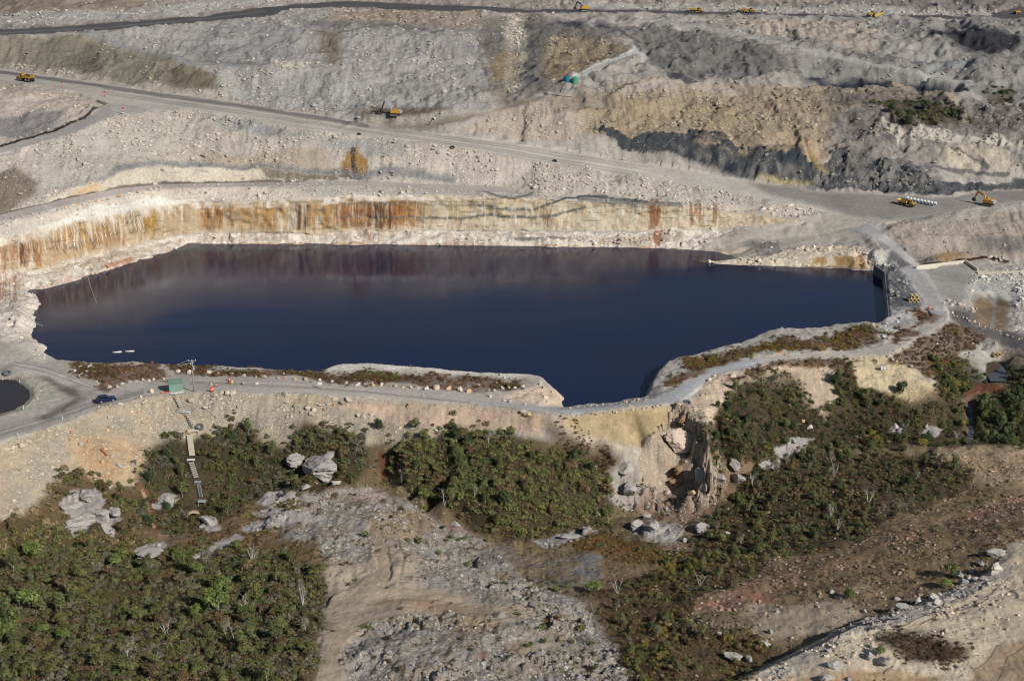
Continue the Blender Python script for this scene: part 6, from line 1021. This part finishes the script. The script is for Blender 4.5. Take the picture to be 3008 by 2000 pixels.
for lab, a, b, Lp, kw in (('yellow dump truck loaded with dark rock on the left haul road', (76, 240), (40, 234), 76, dict(loaded=True)), ('yellow dump truck with a low flat bed on the upper road, left of the pair', (2044, 38), (2060, 38.6), 50, dict(empty_pale=True)), ('yellow dump truck with a tall orange-yellow body on the upper road, right of the pair', (2196, 39), (2212, 39.6), 50, dict(tip=.12)),
                          ('orange-yellow dump truck with its tan bed tipped up on the upper road', (2572, 50), (2552, 50.5), 54, dict(tip=.42, empty_pale=True)), ('yellow dump truck end-on at the far right of the upper road', (2988, 42), (2999, 39), 36, dict(loaded=False)), ('yellow dump truck beside the row of pale pipes at the junction', (2662, 605), (2700, 614), 66, dict(empty_pale=True))):
    p = at(*a); truck(lab, p+Vector((0, 0, .05)), head(a, b), mtr(Lp, p)*.87, **kw)
def excavator(label, loc, rz, sc, boom, stick, bucket, armmat, swing=0.0):
    t = thing('excavator', label, 'excavator', loc, rz, None, sc)
    for s in (-1, 1):
        k = MB().prism([(-2.2, .35), (-1.9, 0), (1.9, 0), (2.2, .35), (2.0, .85), (-2.0, .85)], s*1.3-.32, s*1.3+.32).build('track', DRK, t, .05); MB().box((0, s*1.3, .45), (3.2, .7, .28)).build('track_frame', STL, k)
    MB().cyl((0, 0, .8), (0, 0, 1.15), .8).build('turntable', DRK, t)
    MB().prism([(-2.4, 1.15), (-2.5, 2.3), (-1.9, 2.55), (1.5, 2.45), (1.6, 1.15)], -1.35, 1.35).build('engine_house', YEL, t, .07)
    MB().prism([(-2.4, 1.1), (-3.0, 1.25), (-3.05, 2.2), (-2.4, 2.35)], -1.35, 1.35).build('counterweight', STL, t, .1)
    c = MB().prism([(.2, 1.3), (.2, 3.0), (1.4, 3.0), (1.75, 2.2), (1.75, 1.3)], -1.4, -.45).build('cab', YEL, t, .05); MB().prism([(.4, 2.0), (.4, 2.85), (1.3, 2.85), (1.55, 2.15), (1.55, 2.0)], -1.42, -.43).box((1.62, -.92, 2.3), (.2, .7, .7)).build('window', GLS, c)
    b = MB()
    for u, v in zip(boom[:-1], boom[1:]): b.bar((u[0], 0, u[1]), (v[0], 0, v[1]), .5, .75)
    b.build('boom', armmat, t); m = MB().bar((boom[-1][0], 0, boom[-1][1]), (stick[0], 0, stick[1]), .4, .55); m.build('stick', armmat if armmat is YEL else DRK, t)
    q = boom[len(boom)//2]; MB().cyl((1.2, .3, 1.6), (q[0], .3, q[1]-.3), .12).cyl((1.2, -.3, 1.6), (q[0], -.3, q[1]-.3), .12).build('boom_ram', STL, t); MB().cyl((q[0], 0, q[1]+.5), (boom[-1][0], 0, boom[-1][1]+.6), .11).build('stick_ram', STL, t)
    x, z = stick; MB().prism([(x-.2, z+.2), (x+.7, z), (x+.95, z-.7), (x+.3, z-1.3), (x-.8, z-1.1), (x-.2, z-.8)], -.6, .6).build('bucket', DRK, t)
    return t
p = at(1160, 342); excavator('yellow excavator with grey raised boom and black bucket above the haul road', p, head((1160, 342), (1110, 340)), mtr(34, p)/4.9, [(1.0, 1.9), (1.9, 3.6), (4.3, 6.4)], (5.7, 2.6), 0, STL)
p = at(2900, 604); excavator('yellow excavator with a bent yellow boom by the junction at the right', p, head((2900, 604), (2860, 600))-.25, mtr(32, p)/4.2, [(1.0, 1.9), (1.8, 3.9), (4.2, 4.9)], (5.4, 2.2), 0, YEL)
p = at(1716, 33); excavator('small dusty yellow excavator with dark arm at work on the upper road', p, head((1716, 33), (1690, 33)), mtr(28, p)/4.9, [(1.0, 1.9), (2.0, 3.8), (3.8, 4.6)], (4.6, 2.0), 0, DRK)

# ------------------------------------------------------------------ tanks, hut, pole, car
def tank(px, py, mat, label, wpx, hpx):
    p = at(px, py); r = mtr(wpx, p)/2; h = mtr(hpx, p); t = thing('water_tank', label, 'water tank', p, 0, 'pair of water tanks'); b = MB()
    b.cyl((0, 0, -.4), (0, 0, h*.86), r, n=28)
    for k in range(1, 6): b.torus((0, 0, h*.86*k/6), r, .035, 28, 5)
    b.build('tank_wall', mat, t, smooth=False); MB().cyl((0, 0, h*.86), (0, 0, h), r*1.02, r*.45, 28).build('tank_roof', mat, t); MB().cyl((r*.3, 0, h*.9), (r*.3, 0, h*1.02), .28, n=14).build('hatch', mat, t)
    return t
tank(1665, 239, TANKB, 'blue plastic water tank, left of two', 17, 14); tank(1688, 244, TANKG, 'green plastic water tank, right of two', 18, 17)
def hose(name, pts, r, label, cat, mat=HOSE, lift=.08):
    q = []
    for a, b in zip(pts[:-1], pts[1:]):
        for k in range(4): q.append(at(a[0]+(b[0]-a[0])*k/4, a[1]+(b[1]-a[1])*k/4)+Vector((0, 0, lift)))
    q.append(at(*pts[-1])+Vector((0, 0, lift))); MB().tube(q, r).build(name, mat, None, smooth=True, label=label, category=cat)
hose('hose', [(1662, 243), (1652, 256), (1645, 274)], .14, 'black hose running downhill from the blue tank', 'hose'); hose('hose', [(1652, 240), (1625, 250), (1610, 268)], .10, 'dark hose curving left from the blue tank', 'hose'); hose('hose', [(1279, 341), (1270, 352), (1262, 366), (1250, 370)], .14, 'black hose over the bench right of the grey-boom excavator', 'hose'); hose('hose', [(1600, 276), (1640, 283), (1680, 287)], .12, 'dark pipe along the track below the tanks', 'pipe')
hose('hose', [(2165, 2000), (2240, 1968), (2320, 1935), (2400, 1900), (2460, 1868), (2520, 1840), (2600, 1826), (2640, 1820)], .12, 'long black poly pipe along the edge of the pale rock shelf', 'pipe', lift=.25)
p = at(518, 1153); rz = head((505, 1154), (533, 1151)); t = thing('hut', 'green sheet metal hut with low gable roof beside the power pole', 'hut', p, rz); wd, dp, hh = 3.3, 3.2, 2.35
MB().box((0, dp/2, .08), (wd+.5, dp+.6, .26)).build('concrete_slab', CONC, t)
b = MB().prism([(0, .2), (0, hh), (dp/2, hh+.42), (dp, hh), (dp, .2)], -wd/2, wd/2); b.v = [(y, x, z) for x, y, z in b.v]; b.build('wall', GRN, t)
for s, y0, y1, z0, z1 in ((0, -.18, dp/2+.02, hh-.02, hh+.48), (1, dp+.18, dp/2-.02, hh-.02, hh+.48)):
    r = MB(); L_ = wd/2+.16; r.add([(-L_, y0, z0), (L_, y0, z0), (L_, y1, z1), (-L_, y1, z1), (-L_, y0, z0+.07), (L_, y0, z0+.07), (L_, y1, z1+.07), (-L_, y1, z1+.07)], [(0, 1, 2, 3), (4, 5, 6, 7), (0, 1, 5, 4), (1, 2, 6, 5), (2, 3, 7, 6), (3, 0, 4, 7)])
    for k in range(9): x = -L_+L_*2*(k+.5)/9; r.bar((x, y0, z0+.08), (x, y1, z1+.08), .05)
    r.build('roof', GRNR, t)
MB().box((wd/2+.02, dp*.5, 1.0), (.05, .85, 1.6)).build('door', GRNR, t)
hose('orange_pipe', [(472, 1156), (486, 1154), (497, 1153)], .14, 'short orange pipe lying left of the green hut', 'pipe', ORG, .15)
p = at(570, 1151); t = thing('power_pole', 'grey timber power pole with crossarms beside the green hut', 'power pole', p); H_ = mtr(94, p)/math.cos(PITCH)
MB().cyl((0, 0, -.5), (0, 0, H_), .17, .12, 10).build('pole', POLE, t, smooth=True)
for z, L_, a in ((H_-.25, 2.0, .15), (H_-.9, 1.6, 1.2)):
    c = MB().bar((-L_/2*math.cos(a), -L_/2*math.sin(a), z), (L_/2*math.cos(a), L_/2*math.sin(a), z), .12).build('crossarm', POLE, t); i_ = MB()
    for u in (-.45, 0, .45): i_.cyl((u*L_*math.cos(a), u*L_*math.sin(a), z+.05), (u*L_*math.cos(a), u*L_*math.sin(a), z+.32), .07, n=7)
    i_.build('insulators', WHT, c)
MB().cyl((.32, -.1, H_-2.6), (.32, -.1, H_-1.6), .24, n=10).build('transformer', STL, t); MB().tube([(-.9, 0, H_-.1), (-2.4, -.6, H_-.7), (-3.6, -1.0, H_-.9)], .025, 4).tube([(-.4, .3, H_-.8), (-2.2, -.2, H_-1.3), (-3.4, -.6, H_-1.6)], .025, 4).build('service_wire', WIRE, t)
p = at(313, 1180); t = thing('car', 'dark blue hatchback parked on the lakeside road', 'car', p+Vector((0, 0, .03)), head((290, 1185), (340, 1174)), None, mtr(58, p)/4.5)
MB().prism([(-2.2, .35), (-2.25, .85), (-2.1, 1.0), (-1.0, 1.02), (1.1, .98), (2.1, .8), (2.25, .6), (2.2, .32)], -.88, .88).build('body', CARM, t, .07)
c = MB().prism([(-2.05, .98), (-1.75, 1.46), (-1.4, 1.52), (.1, 1.5), (.95, .99)], -.76, .76).build('cabin', GLS, t, .05); MB().prism([(-1.78, 1.49), (-1.4, 1.55), (.05, 1.53), (.2, 1.47)], -.7, .7).build('roof', CARM, c); MB().bar((-.75, -.78, 1.0), (-.8, -.74, 1.5), .08).bar((-.75, .78, 1.0), (-.8, .74, 1.5), .08).build('pillar', CARM, c)
for x in (-1.35, 1.35):
    for s in (-1, 1): w_ = MB().cyl((x, s*.7, .32), (x, s*.91, .32), .33, n=16).build('wheel', DRK, t); MB().cyl((x, s*.9, .32), (x, s*.93, .32), .2, n=10).build('rim', STL, w_)
for s in (-1, 1): MB().box((2.2, s*.62, .66), (.1, .36, .16)).build('headlight', WHT, t); MB().box((-2.24, s*.68, .82), (.08, .26, .2)).build('tail_light', REDM, t); MB().box((.75, s*.95, 1.02), (.16, .18, .12)).build('mirror', CARM, t)
MB().box((2.26, 0, .48), (.06, 1.3, .16)).box((-2.27, 0, .5), (.06, 1.3, .14)).build('bumper', DRK, t)

# ------------------------------------------------------------------ stairs down the embankment
STB = at(518, 1167); t = thing('staircase', 'long timber staircase with white landings going down the tan embankment from the hut', 'staircase', STB)
def up(px, py, h=.55): return at(px, py)+Vector((0, 0, h))-STB
def flight(a, b, w_=1.35):
    p0, p1 = up(*a), up(*b); d = p1-p0; side = Vector((d.y, -d.x, 0)).normalized(); n_ = max(6, int(d.length/.62)); tr = MB()
    for k in range(n_): q = p0+d*(k+.5)/n_; tr.bar(q-side*w_/2, q+side*w_/2, .36, .09)
    f = tr.build('treads', WOOD, t); s_ = MB()
    for e in (-1, 1): s_.bar(p0+side*e*w_/2-Vector((0, 0, .15)), p1+side*e*w_/2-Vector((0, 0, .15)), .08, .25)
    s_.build('stringers', POLE, f); hr = MB(); e = 1
    for k in range(5): q = p0+d*k/4+side*w_/2; hr.cyl(q, q+Vector((0, 0, .9)), .03, n=5)
    hr.cyl(p0+side*w_/2+Vector((0, 0, .9)), p1+side*w_/2+Vector((0, 0, .9)), .03, n=5); hr.build('handrail', STL, f)
def landing(px, py, a, b, mat=WHT, name='landing', h=.6):
    p_ = up(px, py, h); a, b = a*.85, b*.85; l = MB().box(p_, (a, b, .12)).build(name, mat, t); lg = MB()
    for x in (-.4, .4):
        for y in (-.4, .4): lg.box(p_+Vector((x*a, y*b, -.55)), (.09, .09, 1.0))
    lg.build('posts', POLE, l)
flight((518, 1167), (541, 1214)); flight((553, 1223), (574, 1262)); flight((562, 1364), (577, 1410), 1.1)
landing(512, 1163, 2.0, 1.2); landing(548, 1218, 2.2, 1.0); landing(570, 1272, 2.9, 1.0); landing(561, 1357, 2.2, 1.1)
p0, p1 = up(557, 1281, .5), up(565, 1345, .5); d = p1-p0; side = Vector((d.y, -d.x, 0)).normalized(); bw = MB()
for k in range(26): q = p0+d*(k+.5)/26; bw.bar(q-side*.68, q+side*.68, d.length/26*.86, .08)
bw.build('boardwalk', WOOD, t); landing(581, 1422, 1.8, 1.3, STL, 'metal_platform', .5); landing(594, 1482, 2.2, 1.7, STL, 'metal_platform', .9)
ld = MB(); p0, p1 = up(583, 1428, .6), up(592, 1472, 1.0)
for e in (-.35, .35): ld.cyl(p0+Vector((e, 0, 0)), p1+Vector((e, 0, 0)), .05, n=6)
for k in range(14): q = p0+(p1-p0)*(k+.5)/14; ld.bar(q-Vector((.35, 0, 0)), q+Vector((.35, 0, 0)), .08, .05)
ld.build('ladder', STL, t)
p = at(568, 1516); t = thing('brick_culvert', 'small arched brick culvert mouth with dark opening below the stairs', 'culvert', p, .2); b = MB()
for k in range(11): a0 = math.pi*k/10; b.box((math.cos(a0)*1.3, 0, math.sin(a0)*1.0+.1), (.5, .7, .4), 0, -a0)
b.build('arch', speckled('old_brick', L3((176, 156, 120)), .35, 3, .9), t); MB().cyl((0, .1, .1), (0, .5, .1), 1.1, n=20).build('opening', newmat('opening_dark', (.004, .004, .004), 1), t)

# ------------------------------------------------------------------ signs, markers, tyres, pipes, booms, walls
p = at(940, 1141); t = thing('road_sign', 'white two-panel sign on red posts at the edge of the lakeside road', 'sign', p, 0)
MB().box((-.28, 0, 1.3), (.5, .05, .75)).box((.3, 0, 1.3), (.5, .05, .75)).build('panel', WHT, t); MB().cyl((-.28, .06, -.2), (-.28, .06, 1.6), .05, n=6).cyl((.3, .06, -.2), (.3, .06, 1.6), .05, n=6).build('post', REDM, t)
def drum(px, py, h, r, label):
    t = thing('marker_drum', label, 'drum', at(px, py)); b = MB().cyl((0, 0, .12), (0, 0, h), r, r*.8, 14); b.torus((0, 0, h*.4), r*.95, .05, 14, 5).build('body', ORG, t); MB().cyl((0, 0, 0), (0, 0, .14), r*1.25, n=14).build('base', DRK, t); MB().cyl((0, 0, h*.55), (0, 0, h*.7), r*.93, r*.9, 14).build('band', WHT, t)
drum(622, 1149, .95, .5, 'bulky orange drum near the edge of the road right of the hut'); drum(674, 1120, .95, .26, 'upright orange marker drum beside the tan boulder on the road'); drum(634, 1134, .5, .26, 'small orange drum against the pale boulder right of the hut')
for x, y in ((2728, 907), (2741, 910)): drum(x, y, .7, .3, 'small orange drum on the grey track, ' + ('left of the pair' if x < 2735 else 'right of the pair'))
for x, y, lab in ((183, 258, 'dark red marker post at the haul road edge near the left truck'), (308, 286, 'red marker post where the small road leaves the haul road'), (362, 333, 'red marker post on the near side of the small road junction')):
    t = thing('marker_post', lab, 'marker post', at(x, y), 0, 'red marker posts at the road junction'); MB().cyl((0, 0, -.2), (0, 0, 2.2), .11, n=8).build('post', REDM, t); MB().box((0, -.05, 1.8), (.55, .06, .5)).build('plate', REDM, t); MB().cyl((0, 0, 1.25), (0, 0, 1.5), .12, n=8).build('band', WHT, t)
for x, y, lab in ((184, 1233, 'white marker post on the embankment edge left of the car'), (53, 1286, 'white marker post low on the embankment edge at the left'), (69, 1202, 'white marker post beside the brown pond'), (130, 1054, 'white stake at the lake corner on the left'), (9, 1122, 'pale stake on the far bank of the brown pond'), (59, 1128, 'white stake at the top right of the brown pond'), (1245, 1165, 'thin white stake at the embankment edge in the middle')):
    MB().cyl((0, 0, -.2), (0, 0, .95), .08, n=7).cyl((0, 0, .95), (0, 0, 1.0), .09, .03, 7).build('stake', WHT, None, label=lab, category='stake').location = at(x, y)
for x, y, wpx, lab, ax in ((20, 1098, 27, 'big grey loader tyre lying beside the brown pond', (0.05, -.2, 1)), (586, 1258, 26, 'dark tyre leaning on the stairs', (.1, -.5, 1)), (2019, 1185, 24, 'grey tyre at the causeway end above the gorge', (.2, -.4, 1)), (1054, 396, 12, 'black tyre on the slope left of three below the haul road', (0, -.5, 1)), (1328, 436, 16, 'black tyre in the middle of three below the haul road', (0, -.6, 1)), (1629, 475, 14, 'black tyre right of three below the haul road', (0, -.5, 1)), (2656, 1132, 20, 'tyre lying on the scrubby slope at the right', (.1, -.3, 1))):
    p = at(x, y); R_ = mtr(wpx, p)/2; MB().torus((0, 0, .15), R_*.7, R_*.32, 26, 10, ax, 1.1).build('tyre', TYRE if wpx > 20 else DRK, None, smooth=True, label=lab, category='tyre').location = p
for i, (x, y) in enumerate(((2672, 873), (2689, 873), (2663, 879), (2681, 884), (2697, 879))):
    p = at(2680, 885); sp = .98; pos_ = [(-.85, .0, .55), (.35, 0, .55), (1.5, 0, .55), (-.25, 0, 1.55), (.95, 0, 1.55)][i]
    MB().ring((0, -1.2, 0), (0, 1.2, 0), .55, .42).build('concrete_pipe', PIPE, None, label='tan concrete pipe in the stack of five by the grey track', category='pipe', group='stack of five concrete pipes').location = p+Vector(pos_)
for i in range(9):
    x = 2664+i*10.2; y = 589+i*1.9; p = at(x, y); o = MB().ring((0, -1.1, 0), (0, 1.1, 0), .62, .5).build('concrete_pipe', PIPW, None, label='pale pipe section in the row beside the dump truck at the junction', category='pipe', group='row of pale pipe sections'); o.location = p+Vector((0, 0, .6)); o.rotation_euler = (0, 0, -.35)
for i, (a, b) in enumerate((((331, 1035), (357, 1033)), ((367, 1032), (394, 1031)))):
    p0, p1 = Vector(gp(*a, .12)), Vector(gp(*b, .12)); MB().cyl(p0, p1, .2, n=10).build('floating_boom', WHT, None, smooth=True, label='white floating boom on the dark lake, ' + ('left one' if i == 0 else 'right one'), category='boom', group='floating booms')
def wallrun(name, pts, h, th, mat, label, sink=.6):
    b = MB()
    for a, c in zip(pts[:-1], pts[1:]):
        p0, p1 = at(*a), at(*c); z = max(p0.z, p1.z); b.bar((p0.x, p0.y, p0.z+(h-sink)/2), (p1.x, p1.y, p1.z+(h-sink)/2), th, h+sink)
    b.build(name, mat, None, label=label, category='wall')
wallrun('weir_wall', [(2690, 790), (2760, 782), (2835, 772), (2872, 797)], 1.0, .45, CONC, 'white concrete weir wall bending beside the gravel pad'); wallrun('weir_wall', [(2872, 806), (2940, 805), (3030, 804)], 1.0, .45, CONC, 'cream concrete wall running to the right edge above the white riprap')
P4 = [Vector(gp(2601, 803, 2.4)), Vector(gp(2607, 860, 2.4)), Vector(gp(2613, 928, 2.4))]; b = MB()
for u, v in zip(P4[:-1], P4[1:]): b.bar(u-Vector((.2, 0, 1.9)), v-Vector((.2, 0, 1.9)), .32, 4.0)
b.build('retaining_wall', CONG, None, label='dark grey concrete retaining wall closing the right end of the lake', category='wall')
u, v = Vector(gp(2568, 778, 3.2)), Vector(gp(2600, 800, 2.9)); MB().bar(u-Vector((0, .3, 1.9)), v-Vector((0, .3, 1.9)), .5, 4.0).build('wing_wall', CONG, None, label='short grey concrete wing wall at the lake corner beside the spit', category='wall')
t = thing('culvert', 'pair of dark culvert pipes under the track above the creek pond', 'culvert', at(2926, 1046), .2)
for x in (-.55, .55): q_ = MB().ring((x, -.8, .5), (x, 1.0, .5), .52, .44).build('pipe', PIPE, t); MB().cyl((x, .2, .5), (x, .3, .5), .43).build('bore', newmat('bore_dark', (.004, .004, .004), 1), q_)
p = at(2594, 1086)
for x, w_ in ((-.38, 'left'), (.38, 'right')): t = thing('white_box', f'small white box on the bare patch of the right slope, {w_} one of two', 'box', p+Vector((x, 0, 0)), 0, 'pair of white boxes'); MB().box((0, 0, .4), (.5, .5, .8)).build('box_body', WHT, t); MB().box((0, 0, .84), (.58, .58, .08)).build('lid', WHT, t)
MB().bar(at(349, 1186)+Vector((0, 0, .15)), at(364, 1190)+Vector((0, 0, .15)), .28, .2).build('white_plank', WHT, None, label='white plank lying on the embankment edge right of the car', category='plank')
MB().cyl(at(296, 1322)+Vector((0, 0, .3)), at(314, 1342)+Vector((0, 0, .3)), .3, n=10).build('rusty_pipe', speckled('rusty_steel', L3((142, 86, 58)), .3, 3, .9), None, label='rusty brown pipe lying on the left embankment', category='pipe')
pa = [Vector(gp(222, 645, 15)), Vector(gp(236, 705, 9.5)), Vector(gp(243, 760, 4.5))]; pb = [Vector(gp(252, 790, 2.2)), Vector(gp(268, 850, .5)), Vector(gp(284, 890, .02))]; MB().tube(pa+pb, .05, 5).build('cable', WIRE, None, label='thin pale cable hanging from the left pit wall into the lake', category='cable')
pc = [Vector(gp(40, 905, 3)), Vector(gp(95, 945, .6)), Vector(gp(125, 958, .02))]; MB().tube(pc, .07, 5).build('cable', WIRE, None, label='short pale cable entering the lake at its left shore', category='cable')

# ponds and streams
def pool(name, pts, z, mat): sheet(name, [gp(x, y, z)[:2] for x, y in pts], z, mat)
pool('pond', [(-160, 1112), (0, 1114), (44, 1115), (74, 1130), (92, 1150), (94, 1172), (78, 1192), (44, 1208), (0, 1224), (-160, 1256)], 1.85, M_pond)
pool('creek_pond', [(2898, 1070), (2925, 1062), (2946, 1070), (2964, 1098), (2954, 1120), (2910, 1120), (2896, 1098)], -4.75, M_creek)
def brook(name, pts, wd, mat):
    q = [at(*p_) for p_ in pts]; b = MB(); vs = []
    for i, p_ in enumerate(q):
        d_ = (q[min(i+1, len(q)-1)]-q[max(i-1, 0)]); sd = Vector((d_.y, -d_.x, 0)).normalized()*wd*(.8+.4*random.random())/2; vs += [p_-sd+Vector((0, 0, .22)), p_+sd+Vector((0, 0, .22))]
    b.add(vs, [(2*i, 2*i+1, 2*i+3, 2*i+2) for i in range(len(q)-1)]); b.build(name, mat, None, smooth=True, kind='structure')
brook('stream', [(2853, 1178), (2852, 1200), (2853, 1220), (2850, 1240), (2851, 1262), (2848, 1285), (2849, 1308)], 2.0, M_creek)
